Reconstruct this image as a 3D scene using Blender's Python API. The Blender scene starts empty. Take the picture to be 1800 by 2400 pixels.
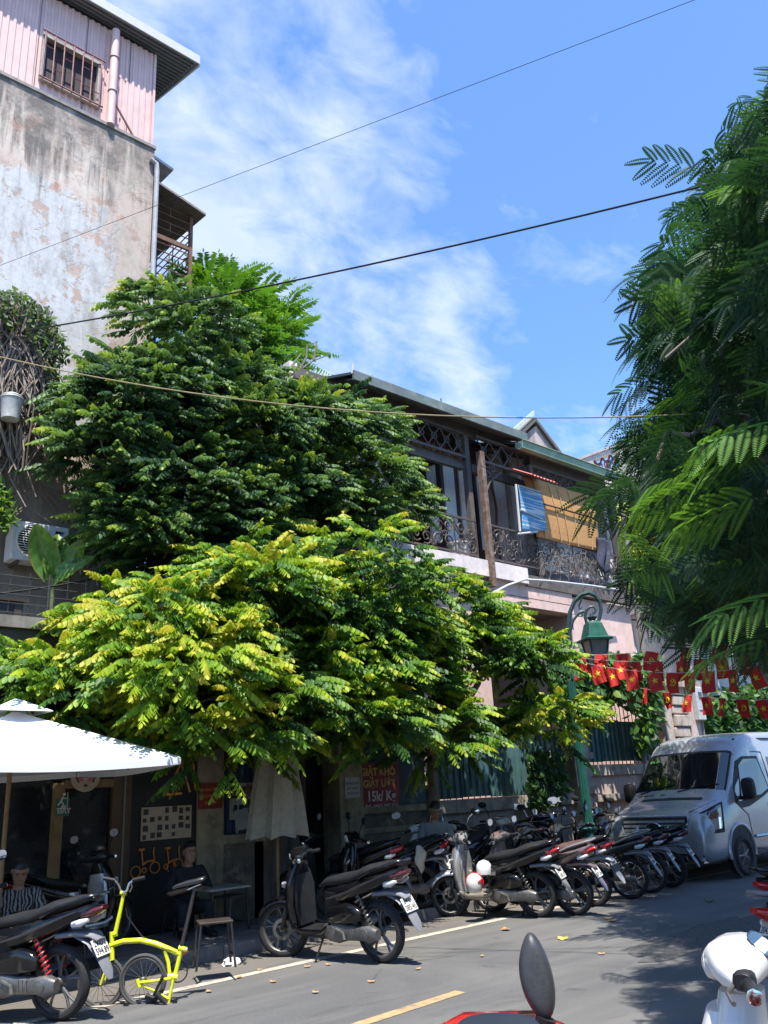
import bpy, math, random
import numpy as np
from mathutils import Vector, Matrix, Quaternion
R_ = math.radians
random.seed(7); rng = np.random.default_rng(11)
scene = bpy.context.scene
COL = scene.collection
# ------------------------------------------------------------------ camera
CAM_H = 1.65
F_PX = 1968.0
AX = Vector((0.74822291, 0.17409850, 0.64019699))     # world x as (right, down, forward) of the camera
AY = Vector((-0.66135393, 0.27232221, 0.69889312))
AZ = Vector((-0.05266361, -0.94632464, 0.31889844))
cam = bpy.data.cameras.new("camera"); cam_o = bpy.data.objects.new("camera", cam); COL.objects.link(cam_o)
right = Vector((AX[0], AY[0], AZ[0])); up = -Vector((AX[1], AY[1], AZ[1])); fwd = Vector((AX[2], AY[2], AZ[2]))
m = Matrix.Identity(4)
for i in range(3):
    m[i][0] = right[i]; m[i][1] = up[i]; m[i][2] = -fwd[i]
m[2][3] = CAM_H
cam_o.matrix_world = m
cam.sensor_fit = 'VERTICAL'; cam.sensor_height = 24.0; cam.sensor_width = 18.0
cam.lens = F_PX / 2400 * 24.0
cam.clip_start = 0.05; cam.clip_end = 2000
scene.camera = cam_o
# ------------------------------------------------------------------ sun, sky, exposure
SUN = Vector((-0.20, -0.31, 0.93)).normalized()
sun = bpy.data.lights.new("sun", 'SUN'); sun_o = bpy.data.objects.new("sun", sun); COL.objects.link(sun_o)
sun.energy = 4.6; sun.angle = R_(0.6); sun.color = (1.0, 0.95, 0.87)
sun_o.rotation_euler = SUN.to_track_quat('Z', 'Y').to_euler(); sun_o.location = SUN * 60
scene.view_settings.view_transform = 'Standard'; scene.view_settings.look = 'None'
scene.view_settings.exposure = 1.22; scene.view_settings.gamma = 1.0
scene.view_settings.use_curve_mapping = False

class NT:
    """small helper that strings shader nodes together"""
    def __init__(s, tree): s.t = tree; s.n = tree.nodes; s.l = tree.links
    def node(s, k, **kw):
        n = s.n.new(k)
        for a, b in kw.items(): setattr(n, a, b)
        return n
    def put(s, inp, v):
        if hasattr(v, 'node') and hasattr(v, 'is_output'): s.l.new(v, inp)
        elif isinstance(v, (tuple, list)) and len(v) == 3 and inp.type == 'RGBA': inp.default_value = (*v, 1)
        else: inp.default_value = v
    def coord(s, k='Object'):
        return s.node('ShaderNodeTexCoord').outputs[k]
    def mapping(s, vec, scale=(1, 1, 1), loc=(0, 0, 0), rot=(0, 0, 0)):
        n = s.node('ShaderNodeMapping'); s.put(n.inputs[0], vec)
        n.inputs['Scale'].default_value = scale; n.inputs['Location'].default_value = loc; n.inputs['Rotation'].default_value = rot
        return n.outputs[0]
    def noise(s, vec, scale=5, detail=4, rough=.55, dist=0.0):
        n = s.node('ShaderNodeTexNoise'); s.put(n.inputs['Vector'], vec)
        n.inputs['Scale'].default_value = scale; n.inputs['Detail'].default_value = detail
        n.inputs['Roughness'].default_value = rough; n.inputs['Distortion'].default_value = dist
        return n.outputs['Fac']
    def voro(s, vec, scale=5, feature='F1', out='Distance'):
        n = s.node('ShaderNodeTexVoronoi', feature=feature); s.put(n.inputs['Vector'], vec); n.inputs['Scale'].default_value = scale
        return n.outputs[out]
    def wave(s, vec, scale=5, dist=0, d='X'):
        n = s.node('ShaderNodeTexWave', bands_direction=d); s.put(n.inputs['Vector'], vec)
        n.inputs['Scale'].default_value = scale; n.inputs['Distortion'].default_value = dist
        return n.outputs['Fac']
    def ramp(s, fac, stops):
        n = s.node('ShaderNodeValToRGB'); s.put(n.inputs[0], fac); e = n.color_ramp.elements
        while len(e) < len(stops): e.new(.5)
        for q, (p, c) in zip(e, stops):
            q.position = p; q.color = (c, c, c, 1) if isinstance(c, (int, float)) else (*c, 1)
        return n.outputs[0]
    def mix(s, fac, a, b, mode='MIX'):
        n = s.node('ShaderNodeMix', data_type='RGBA', blend_type=mode)
        s.put(n.inputs[0], fac); s.put(n.inputs[6], a); s.put(n.inputs[7], b)
        return n.outputs[2]
    def math(s, op, a, b=0.0, c=0.0):
        n = s.node('ShaderNodeMath', operation=op); s.put(n.inputs[0], a); s.put(n.inputs[1], b); s.put(n.inputs[2], c)
        return n.outputs[0]
    def sep(s, vec):
        n = s.node('ShaderNodeSeparateXYZ'); s.put(n.inputs[0], vec); return n.outputs
    def comb(s, x, y, z):
        n = s.node('ShaderNodeCombineXYZ'); s.put(n.inputs[0], x); s.put(n.inputs[1], y); s.put(n.inputs[2], z); return n.outputs[0]
    def bump(s, h, strength=.3, dist=.02):
        n = s.node('ShaderNodeBump'); s.put(n.inputs['Height'], h); n.inputs['Strength'].default_value = strength; n.inputs['Distance'].default_value = dist
        return n.outputs[0]

def ray(px, py):
    d = Vector((px - 900, py - 1200, F_PX)); return Vector((AX.dot(d), AY.dot(d), AZ.dot(d)))
def W(px, py, Y):                       # the point of the plane y = Y seen at a photograph pixel
    d = ray(px, py); t = Y / d.y; return d * t + Vector((0, 0, CAM_H))
def G(px, py, z=0.0):
    d = ray(px, py); t = (z - CAM_H) / d.z; return d * t + Vector((0, 0, CAM_H))
def D(px, py, dist):
    d = ray(px, py).normalized(); return d * dist + Vector((0, 0, CAM_H))

world = bpy.data.worlds.new("World"); scene.world = world; world.use_nodes = True
k = NT(world.node_tree); k.n.clear()
sky = k.node('ShaderNodeTexSky', sky_type='NISHITA'); sky.sun_disc = False
sky.sun_elevation = math.asin(SUN.z); sky.sun_rotation = math.atan2(SUN.x, SUN.y)
sky.air_density = 1.0; sky.dust_density = 0.6; sky.ozone_density = 2.6; sky.altitude = 10
gen = k.coord('Generated')
o = k.sep(gen)
den = k.math('ADD', k.math('MAXIMUM', o[2], 0.0), 0.22)
flat = k.comb(k.math('DIVIDE', o[0], den), k.math('DIVIDE', o[1], den), 0.0)
cl = k.noise(flat, 2.6, 10, .56, .35)
wisp = k.noise(k.mapping(flat, (1.0, 1.5, 1), rot=(0, 0, .5)), 9.0, 9, .6, .4)
broad = k.noise(flat, .8, 3, .5)
def toward(px, py, lo, hi):
    d = ray(px, py).normalized()
    dp = k.node('ShaderNodeVectorMath', operation='DOT_PRODUCT'); k.put(dp.inputs[0], gen); dp.inputs[1].default_value = d
    return k.ramp(dp.outputs['Value'], [(lo, 0.0), (hi, 1.0)])
bank = k.math('MAXIMUM', k.math('MULTIPLY', toward(470, 180, .955, .99), .21), k.math('MULTIPLY', toward(900, 850, .985, .997), .17))
cov = k.math('ADD', k.math('ADD', k.math('MULTIPLY', cl, .58), k.math('MULTIPLY', wisp, .42)), k.math('ADD', bank, k.math('MULTIPLY', broad, .11)))
cmask = k.ramp(cov, [(.60, 0.0), (.66, .25), (.80, .95)])
cloudcol = k.mix(k.noise(flat, 7, 6), (4.4, 5.0, 6.0), (6.4, 6.8, 7.2))
tint = k.mix(1.0, sky.outputs[0], (1.02, 1.36, 1.74), 'MULTIPLY')
lift = k.mix(0.06, tint, (3.2, 5.2, 8.5))
bg = k.node('ShaderNodeBackground'); bg.inputs['Strength'].default_value = 0.084
k.put(bg.inputs['Color'], k.mix(k.math('MULTIPLY', cmask, .66), lift, cloudcol))
wo = k.node('ShaderNodeOutputWorld'); k.l.new(bg.outputs[0], wo.inputs[0])

# ------------------------------------------------------------------ materials
def newmat(name):
    mt = bpy.data.materials.new(name); mt.use_nodes = True
    kk = NT(mt.node_tree); b = mt.node_tree.nodes['Principled BSDF']
    return mt, kk, b
_mc = {}
def M(name, col, rough=.5, metal=0.0, var=.18, scale=9, bump=0.0, coat=0.0, dirt=None, trans=0.0, spec=.5, emit=None):
    if name in _mc: return _mc[name]
    mt, k, b = newmat(name); v = k.coord()
    n = k.noise(v, scale, 6, .6)
    f = k.ramp(n, [(.3, 1 - var), (.7, 1 + var * .6)])
    c = k.mix(1.0, col, f, 'MULTIPLY')
    if dirt:
        dm = k.ramp(k.noise(v, scale * .45, 8, .7, .4), [(.5, 0.0), (.72, dirt[1])])
        c = k.mix(dm, c, dirt[0])
    k.put(b.inputs['Base Color'], c)
    k.put(b.inputs['Roughness'], k.ramp(k.noise(v, scale * 1.7, 4), [(.3, max(.02, rough * .8)), (.7, min(1, rough * 1.2))]))
    b.inputs['Metallic'].default_value = metal
    b.inputs['Specular IOR Level'].default_value = spec
    if coat: b.inputs['Coat Weight'].default_value = coat; b.inputs['Coat Roughness'].default_value = .06
    if trans: b.inputs['Transmission Weight'].default_value = trans
    if bump: k.put(b.inputs['Normal'], k.bump(k.noise(v, scale * 5, 6, .6), bump, .01))
    if emit: k.put(b.inputs['Emission Color'], emit[0]); b.inputs['Emission Strength'].default_value = emit[1]
    _mc[name] = mt
    return mt

# ------------------------------------------------------------------ mesh builder
class MB:
    def __init__(s): s.v = []; s.f = []
    def add(s, vs, fs):
        o = len(s.v); s.v += [tuple(p) for p in vs]; s.f += [tuple(i + o for i in q) for q in fs]; return s
    def box(s, c, size, rot=None):
        c = Vector(c); x, y, z = (q / 2 for q in size)
        P = [Vector((i * x, j * y, l * z)) for i in (-1, 1) for j in (-1, 1) for l in (-1, 1)]
        if rot is not None: P = [rot @ p for p in P]
        return s.add([c + p for p in P], [(0, 1, 3, 2), (4, 6, 7, 5), (0, 4, 5, 1), (2, 3, 7, 6), (0, 2, 6, 4), (1, 5, 7, 3)])
    def bb(s, x0, x1, y0, y1, z0, z1): return s.box(((x0 + x1) / 2, (y0 + y1) / 2, (z0 + z1) / 2), (abs(x1 - x0), abs(y1 - y0), abs(z1 - z0)))
    def loft(s, rings, cap=True, close=True):
        n = len(rings[0]); vs = [p for r in rings for p in r]; fs = []
        for i in range(len(rings) - 1):
            for j in range(n if close else n - 1):
                a = i * n + j; b = i * n + (j + 1) % n
                fs.append((a, b, b + n, a + n))
        if cap and close:
            fs.append(tuple(reversed(range(n)))); fs.append(tuple(range((len(rings) - 1) * n, len(rings) * n)))
        return s.add(vs, fs)
    def tube(s, pts, r, n=8, cap=True):
        pts = [Vector(p) for p in pts]; rs = r if isinstance(r, (list, tuple)) else [r] * len(pts)
        rings = []; prev = None
        for i, p in enumerate(pts):
            t = (pts[min(i + 1, len(pts) - 1)] - pts[max(i - 1, 0)])
            t = t.normalized() if t.length > 1e-9 else Vector((0, 0, 1))
            if prev is None:
                a = t.orthogonal().normalized()
            else:
                a = prev - t * prev.dot(t); a = a.normalized() if a.length > 1e-6 else t.orthogonal().normalized()
            prev = a; b = t.cross(a)
            rings.append([p + (a * math.cos(2 * math.pi * q / n) + b * math.sin(2 * math.pi * q / n)) * rs[i] for q in range(n)])
        return s.loft(rings, cap)
    def cyl(s, p0, p1, r0, r1=None, n=16): return s.tube([p0, p1], [r0, r0 if r1 is None else r1], n)
    def torus(s, c, axis, R, r, n=32, m=10, a0=0, a1=2 * math.pi, ry=None):
        c = Vector(c); ax = Vector(axis).normalized(); u = ax.orthogonal().normalized()
        if abs(ax.z) < .9: u = Vector((0, 0, 1)) - ax * ax.z; u.normalize()
        w = ax.cross(u); full = abs(a1 - a0 - 2 * math.pi) < 1e-6; rings = []
        for i in range(n if full else n + 1):
            a = a0 + (a1 - a0) * i / n; d = u * math.cos(a) + w * math.sin(a)
            rings.append([c + d * (R + r * math.cos(2 * math.pi * j / m)) + ax * ((ry or r) * math.sin(2 * math.pi * j / m)) for j in range(m)])
        if full: rings.append(rings[0])
        return s.loft(rings, not full)
    def lathe(s, prof, c=(0, 0, 0), axis=(0, 0, 1), n=20, cap=True):
        c = Vector(c); ax = Vector(axis).normalized(); u = ax.orthogonal().normalized(); w = ax.cross(u)
        return s.loft([[c + ax * h + (u * math.cos(2 * math.pi * j / n) + w * math.sin(2 * math.pi * j / n)) * max(r, 1e-4) for j in range(n)] for r, h in prof], cap)
    def prism(s, poly, f0, f1):
        """polygon of 2-tuples lifted by f0 and f1 (functions to 3-D points)"""
        n = len(poly); A = [f0(*p) for p in poly]; B = [f1(*p) for p in poly]
        return s.add(A + B, [tuple(range(n)), tuple(reversed(range(n, 2 * n)))] + [(i, i + n, (i + 1) % n + n, (i + 1) % n) for i in range(n)])
    def grid(s, fn, nu, nv):
        vs = [fn(i / nu, j / nv) for i in range(nu + 1) for j in range(nv + 1)]
        return s.add(vs, [(i * (nv + 1) + j, i * (nv + 1) + j + 1, (i + 1) * (nv + 1) + j + 1, (i + 1) * (nv + 1) + j) for i in range(nu) for j in range(nv)])
    def build(s, name, mat, parent=None, smooth=False, thick=0, sub=0, bevel=0):
        me = bpy.data.meshes.new(name); me.from_pydata(s.v, [], s.f); me.materials.append(mat); me.validate()
        o = bpy.data.objects.new(name, me); COL.objects.link(o)
        if parent is not None: o.parent = parent
        if smooth:
            me.polygons.foreach_set('use_smooth', [True] * len(me.polygons))
            if not sub:
                try: me.set_sharp_from_angle(angle=R_(42))
                except Exception: pass
        if thick: mo = o.modifiers.new('thick', 'SOLIDIFY'); mo.thickness = thick; mo.offset = 0
        if bevel: mo = o.modifiers.new('bevel', 'BEVEL'); mo.width = bevel; mo.segments = 2; mo.limit_method = 'ANGLE'
        if sub: mo = o.modifiers.new('sub', 'SUBSURF'); mo.levels = sub; mo.render_levels = sub
        return o
def ring(c, u, v, a, b, n=16, p=2.6):
    c = Vector(c); u = Vector(u); v = Vector(v); out = []
    for i in range(n):
        t = 2 * math.pi * i / n; ct, st = math.cos(t), math.sin(t)
        out.append(c + u * (a * math.copysign(abs(ct) ** (2 / p), ct)) + v * (b * math.copysign(abs(st) ** (2 / p), st)))
    return out
Xv, Yv, Zv = Vector((1, 0, 0)), Vector((0, 1, 0)), Vector((0, 0, 1))
def xloft(sec, n=18, p=2.8, y=0.0):
    """loft along x: (x, z centre, width, height[, power])"""
    return MB().loft([ring((q[0], y, q[1]), Yv, Zv, q[2] / 2, q[3] / 2, n, q[4] if len(q) > 4 else p) for q in sec])
def zloft(sec, n=18, p=2.8, y=0.0):
    """loft along z: (z, x centre, depth in x, width in y)"""
    return MB().loft([ring((q[1], y, q[0]), Xv, Yv, q[2] / 2, q[3] / 2, n, q[4] if len(q) > 4 else p) for q in sec])
def tag(o, label=None, cat=None, group=None, kind=None):
    if label: o['label'] = label
    if cat: o['category'] = cat
    if group: o['group'] = group
    if kind: o['kind'] = kind
    return o
def empty(name, loc=(0, 0, 0), rz=0, label=None, cat=None, group=None):
    o = bpy.data.objects.new(name, None); o.location = loc; o.rotation_euler = (0, 0, rz); o.empty_display_size = .2
    COL.objects.link(o); return tag(o, label, cat, group)
def copy_tree(o, parent=None):
    c = o.copy(); COL.objects.link(c); c.parent = parent
    for ch in list(o.children): copy_tree(ch, c)
    return c
def inst(me, name, parent, loc=(0, 0, 0), rot=None, scale=None):
    o = bpy.data.objects.new(name, me); COL.objects.link(o); o.parent = parent; o.location = loc
    if rot is not None: o.rotation_mode = 'QUATERNION'; o.rotation_quaternion = rot
    if scale is not None: o.scale = (scale,) * 3
    return o
def txt(body, size, mat, parent, loc, rot=(math.pi / 2, 0, 0), name='lettering', sx=1.0, ext=.0015, bold=0.0, shear=0):
    cu = bpy.data.curves.new(name, 'FONT'); cu.body = body; cu.size = size; cu.align_x = 'CENTER'; cu.align_y = 'CENTER'
    cu.extrude = ext; cu.offset = bold; cu.shear = shear; cu.resolution_u = 3; cu.space_line = 1.0
    t = bpy.data.objects.new(name, cu); COL.objects.link(t)
    dg = bpy.context.evaluated_depsgraph_get(); me = bpy.data.meshes.new_from_object(t.evaluated_get(dg))
    bpy.data.objects.remove(t); me.materials.clear(); me.materials.append(mat)
    o = bpy.data.objects.new(name, me); COL.objects.link(o); o.parent = parent; o.location = loc; o.rotation_euler = rot; o.scale = (sx, 1, 1)
    return o
def spiral(c, r, turns, a0, sgn=1, n=26, rmin=.12):
    """points of a scroll in the x-z plane, from the outside in"""
    return [Vector((c[0] + r * (1 - (1 - rmin) * i / n) * math.cos(a0 + sgn * turns * 2 * math.pi * i / n), c[1], c[2] + r * (1 - (1 - rmin) * i / n) * math.sin(a0 + sgn * turns * 2 * math.pi * i / n))) for i in range(n + 1)]
# ================================================================== ground
def asphalt():
    mt, k, b = newmat('asphalt'); v = k.coord()
    fine = k.noise(v, 260, 3, .7); mid = k.noise(v, 46, 6, .75); big = k.noise(v, .55, 5, .6, .5)
    c = k.mix(fine, (.052, .053, .055), (.128, .126, .122))
    c = k.mix(k.ramp(mid, [(.42, 0.0), (.62, .75)]), c, (.055, .054, .054))
    c = k.mix(k.ramp(k.noise(k.mapping(v, (.25, 2.2, 1)), 1.0, 5, .6), [(.45, 0.0), (.65, .4)]), c, (.15, .145, .135))
    c = k.mix(k.ramp(big, [(.42, 0.0), (.62, .45)]), c, (.135, .128, .118))
    y = k.sep(v)[1]
    dust = k.math('MULTIPLY', k.ramp(k.math('MULTIPLY_ADD', y, .5, -3.6), [(.25, 0.0), (.85, 1.0)]), k.ramp(k.noise(v, 5, 6, .7), [(.3, .25), (.7, .8)]))
    c = k.mix(dust, c, (.125, .105, .082))
    spk = k.ramp(k.voro(v, 130), [(.0, 1.0), (.11, 0.0)])
    c = k.mix(k.math('MULTIPLY', spk, k.ramp(k.noise(v, 21, 3), [(.45, 0.0), (.65, .8)])), c, (.30, .29, .27))
    spk2 = k.ramp(k.voro(k.mapping(v, (1, 1, 1), loc=(3.3, 1.7, 0)), 62), [(.0, 1.0), (.07, 0.0)])
    c = k.mix(k.math('MULTIPLY', spk2, k.ramp(k.noise(v, 9, 3), [(.45, 0.0), (.6, .9)])), c, (.02, .02, .02))
    blot = k.ramp(k.noise(k.mapping(v, (.5, 1.6, 1)), 1.3, 7, .68, .4), [(.55, 0.0), (.68, .5)])
    c = k.mix(blot, c, (.045, .044, .043))
    oil = k.ramp(k.noise(v, 2.1, 5, .5, .2), [(.66, 0.0), (.72, .6)])
    c = k.mix(oil, c, (.03, .029, .028))
    crack = k.ramp(k.voro(k.mapping(v, (.33, .55, 1), loc=(3, 1, 0)), 1.0, 'DISTANCE_TO_EDGE'), [(.0, 1.0), (.008, 0.0)])
    crack = k.math('MULTIPLY', crack, k.ramp(k.noise(v, .8, 4), [(.52, 0.0), (.6, .7)]))
    c = k.mix(crack, c, (.03, .03, .03))
    k.put(b.inputs['Base Color'], c); b.inputs['Roughness'].default_value = .86
    h = k.math('ADD', k.math('MULTIPLY', fine, .5), k.math('MULTIPLY', mid, .5))
    k.put(b.inputs['Normal'], k.bump(h, .55, .006))
    return mt
def plaster(name, base, stain, amt=.5, scale=2.5, peel=None, rough=.9, streak=.5):
    mt, k, b = newmat(name); v = k.coord()
    n1 = k.noise(v, scale, 9, .66, .3); n2 = k.noise(k.mapping(v, (scale * 2.6, scale * 2.6, scale * .22)), 1.0, 7, .62)
    c = k.mix(1.0, base, k.ramp(k.noise(v, scale * 5, 6), [(.3, .84), (.7, 1.08)]), 'MULTIPLY')
    c = k.mix(k.math('MULTIPLY', k.ramp(n1, [(.45, 0.0), (.68, 1.0)]), amt), c, stain)
    c = k.mix(k.math('MULTIPLY', k.ramp(n2, [(.5, 0.0), (.75, 1.0)]), streak), c, stain)
    hgt = n1
    if peel:
        pm = k.ramp(k.noise(v, scale * 1.3, 12, .7, .2), [(.57, 0.0), (.585, 1.0)])
        c = k.mix(pm, c, peel); hgt = k.math('SUBTRACT', n1, pm)
    k.put(b.inputs['Base Color'], c); b.inputs['Roughness'].default_value = rough
    k.put(b.inputs['Normal'], k.bump(k.math('ADD', hgt, k.math('MULTIPLY', k.noise(v, 60, 6), .25)), .35, .012))
    return mt
def peeling():
    """lime-washed wall: white patches, pink underlayer, black mould near the top and along the right edge"""
    mt, k, b = newmat('peeling_limewash'); v = k.coord(); s = k.sep(v); z = s[2]; x = s[0]
    big = k.noise(v, .55, 6, .6, .3); mid = k.noise(v, 2.6, 12, .72, .25); fine = k.noise(v, 14, 8, .7)
    strk = k.noise(k.mapping(v, (5.5, 5.5, .45)), 1.0, 9, .66, .3)
    under = k.mix(k.ramp(mid, [(.35, 0.0), (.65, 1.0)]), (.46, .35, .29), (.60, .54, .47))
    under = k.mix(k.ramp(k.noise(v, 1.1, 7, .65), [(.5, 0.0), (.7, .6)]), under, (.42, .33, .22))
    white = k.mix(k.ramp(fine, [(.3, 0.0), (.7, 1.0)]), (.46, .455, .445), (.57, .565, .555))
    white = k.mix(k.math('MULTIPLY', k.ramp(strk, [(.42, 0.0), (.68, 1.0)]), .38), white, (.30, .30, .31))
    # where the white coat survives
    zz = k.math('MULTIPLY_ADD', z, 1.0, -12.2); low = k.math('MULTIPLY_ADD', z, -1.0, 7.8); xr = k.math('MULTIPLY_ADD', x, .8, -4.1)
    edge = k.math('MAXIMUM', k.math('MAXIMUM', k.math('MULTIPLY', zz, .8), k.math('MULTIPLY', low, .30)), k.math('MULTIPLY', xr, .55))
    surv = k.math('SUBTRACT', k.math('ADD', k.math('MULTIPLY', mid, .6), k.math('MULTIPLY', big, .6)), k.math('MAXIMUM', edge, 0.0))
    keep = k.ramp(surv, [(.495, 0.0), (.525, 1.0)])
    chips = k.ramp(k.math('ADD', k.math('MULTIPLY', k.noise(v, 2.4, 13, .76, .2), .75), k.math('MULTIPLY', strk, .25)), [(.535, 0.0), (.55, 1.0)])
    keep = k.math('MULTIPLY', keep, k.math('SUBTRACT', 1.0, k.math('MULTIPLY', chips, .9)))
    salmon = k.mix(k.ramp(k.noise(v, 1.7, 5), [(.4, 0.0), (.6, 1.0)]), (.42, .21, .145), (.38, .30, .25))
    und = k.mix(k.math('MULTIPLY', chips, .75), under, salmon)
    c = k.mix(keep, und, white)
    grime = k.ramp(k.noise(k.mapping(v, (1.4, 1.4, .5)), 2.0, 12, .75, .3), [(.5, 0.0), (.66, .75)])
    c = k.mix(grime, c, (.24, .22, .20))
    top = k.math('ADD', k.math('MULTIPLY', zz, .42), k.math('MULTIPLY', k.math('SUBTRACT', strk, .5), 2.6))
    mould = k.math('MULTIPLY', k.ramp(top, [(.08, 0.0), (.5, 1.0)]), k.ramp(k.noise(v, 1.5, 12, .75, .3), [(.40, .25), (.56, 1.0)]))
    c = k.mix(k.math('MULTIPLY', mould, .88), c, (.10, .092, .085))
    side = k.math('MULTIPLY', k.ramp(k.math('MULTIPLY_ADD', x, .8, -3.7), [(.0, 0.0), (.8, .75)]), k.ramp(mid, [(.4, 0.0), (.6, 1.0)]))
    c = k.mix(k.math('MULTIPLY', side, .8), c, (.25, .20, .155))
    crk = k.math('MULTIPLY', k.ramp(k.math('ABSOLUTE', k.math('SUBTRACT', k.noise(v, 1.1, 9, .7, .6), .5)), [(.0, 1.0), (.006, 0.0)]), k.ramp(k.math('MULTIPLY_ADD', z, .6, -7.2), [(.1, 0.0), (.5, .8)]))
    c = k.mix(crk, c, (.09, .08, .07))
    foot = k.ramp(k.math('MULTIPLY_ADD', z, -.35, 2.75), [(.05, 0.0), (.7, .8)])
    c = k.mix(k.math('MULTIPLY', foot, k.ramp(strk, [(.3, .5), (.6, 1.0)])), c, (.15, .125, .10))
    k.put(b.inputs['Base Color'], c); b.inputs['Roughness'].default_value = .93
    k.put(b.inputs['Normal'], k.bump(k.math('ADD', k.math('MULTIPLY', keep, .6), k.math('MULTIPLY', fine, .5)), .5, .015))
    return mt
m_asph = asphalt()
m_line = M('road_paint_white', (.40, .36, .29), .85, var=.35, scale=11, dirt=((.115, .105, .095), 1.0))
m_yel = M('road_paint_yellow', (.36, .24, .115), .85, var=.35, scale=11, dirt=((.12, .11, .10), 1.0))
m_kerb = plaster('kerb_granite', (.20, .19, .175), (.07, .065, .06), .7, 3)
m_tile = plaster('pavement_tile', (.16, .14, .125), (.06, .055, .05), .7, 3)
m_dirt = M('bare_ground', (.10, .09, .08), .95)
MB().bb(-250, 400, -250, 400, -.5, -.03).build('ground', m_dirt)['kind'] = 'structure'
MB().grid(lambda u, v: Vector((-80 + 260 * u, -6 + 15.2 * v, 0)), 26, 6).build('road', m_asph)['kind'] = 'structure'
def line_strip(name, pts, w, mat):
    b = MB()
    for (x0, y0), (x1, y1) in pts: b.add([(x0, y0 - w / 2, .004), (x1, y1 - w / 2, .004), (x1, y1 + w / 2, .004), (x0, y0 + w / 2, .004)], [(0, 1, 2, 3)])
    o = b.build(name, mat); o['kind'] = 'structure'
pb_ = MB(); c_ = G(1650, 2195); rr = random.Random(2)
pb_.add([(c_.x + 1.7 * math.cos(a) * rr.uniform(.8, 1.1), c_.y + .42 * math.sin(a) * rr.uniform(.75, 1.1) + .18 * math.cos(a), .005) for a in [2 * math.pi * i / 22 for i in range(22)]], [tuple(range(22))])
mtp, kp, bp = newmat('cracked_repair'); vp = kp.coord()
cp_ = kp.mix(kp.ramp(kp.voro(vp, 9, 'DISTANCE_TO_EDGE'), [(.0, 1.0), (.05, 0.0)]), kp.mix(kp.noise(vp, 120, 3), (.045, .045, .045), (.085, .083, .08)), (.018, .018, .018)); kp.put(bp.inputs['Base Color'], cp_); bp.inputs['Roughness'].default_value = .9
kp.put(bp.inputs['Normal'], kp.bump(kp.voro(vp, 9, 'DISTANCE_TO_EDGE'), .6, .02))
pb_.build('road_patch', mtp)['kind'] = 'structure'
line_strip('road_edge_line', [((-6, 7.97), (4.42, 8.10)), ((4.42, 8.10), (9.4, 8.27)), ((9.4, 8.27), (40, 8.6))], .13, m_line)
line_strip('road_centre_line', [((4.05, 5.62), (5.88, 5.78)), ((-2, 5.1), (0, 5.25))], .13, m_yel)
pav = MB().bb(-20, 60, 9.37, 11.6, -.2, .10).build('pavement', m_dirt); pav['kind'] = 'structure'
tl = MB().bb(-.147, .147, -.147, .147, -.011, .011).build('paving_tile', m_tile, pav); tm = tl.data; first = True
for i in range(40):
    for j in range(5):
        x = 2.4 + .3 * i; y = 9.53 + .3 * j
        o = tl if first else inst(tm, 'paving_tile', pav)
        first = False; o.location = (x, y, .112 + random.uniform(-.003, .003))
kb = MB().bb(-.395, .395, -.085, .085, -.17, .13).build('kerb_stone', m_kerb, None, bevel=.012); km = kb.data
kerb = empty('kerb'); kerb['kind'] = 'structure'; kb.parent = kerb
for i in range(46):
    o = kb if i == 0 else inst(km, 'kerb_stone', kerb)
    if i: mo = o.modifiers.new('bevel', 'BEVEL'); mo.width = .012; mo.segments = 2
    o.location = (-6 + .8 * i, 9.285 + random.uniform(-.006, .006), random.uniform(-.004, .004)); o.rotation_euler = (0, 0, random.uniform(-.008, .008))

# ================================================================== tall left house
m_peel = peeling()
m_pink = M('pink_steel_sheet', (.66, .46, .43), .55, var=.08, scale=3, dirt=((.34, .25, .23), .4), spec=.35)
m_rust = M('rusty_steel', (.17, .075, .05), .8, var=.3, scale=14, dirt=((.26, .17, .13), .7))
m_redbar = M('red_oxide_bar', (.23, .075, .07), .6, var=.2)
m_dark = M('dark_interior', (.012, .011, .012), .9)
m_zinc = M('zinc_sheet', (.38, .39, .40), .5, .3, var=.15, dirt=((.2, .18, .16), .6))
m_soff = M('grey_soffit_sheet', (.17, .17, .19), .6, var=.2)
m_wht = M('white_paint', (.50, .50, .50), .55, var=.08, dirt=((.42, .40, .36), .4))
m_glassd = M('dark_window_glass', (.015, .017, .02), .06, spec=.6)
YW = 12.8
ha = empty('tall_house', (0, YW, 0), 0, 'tall house with peeling white lime-washed wall and pink corrugated top storey', 'house')
def corr(x0, x1, y, z0, z1, pitch=.125, amp=.022):
    b = MB(); xs = []; x = x0
    while x < x1 - 1e-6:
        for dx, h in ((0, 0), (.42, 0), (.54, 1), (.86, 1)): xs.append((min(x + dx * pitch, x1), h * amp))
        x += pitch
    xs.append((x1, 0.0))
    vs = [(q, y - h, z) for z in (z0, z1) for q, h in xs]; n = len(xs)
    b.add(vs, [(i, i + 1, n + i + 1, n + i) for i in range(n - 1)]); return b
XR = W(362, 360, YW).x
z_top = W(200, 272, YW).z
def hp(b, name, mat, par=None, **kw):
    o = b.build(name, mat, par or ha, **kw); o.location = (0, -YW, 0) if par is None else (0, 0, 0); return o
wall = hp(MB().bb(-8, XR, YW, 20, .02, z_top), 'wall', m_peel)
hp(MB().bb(-8, XR + .02, YW - .035, YW + .3, z_top, z_top + .07), 'coping', plaster('coping_cement', (.30, .27, .25), (.1, .09, .085), .7, 3))
ztc = 16.62
sw = hp(MB().bb(-8, XR - .08, YW + .16, 19.8, z_top, ztc), 'top_storey', m_dark)
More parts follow.
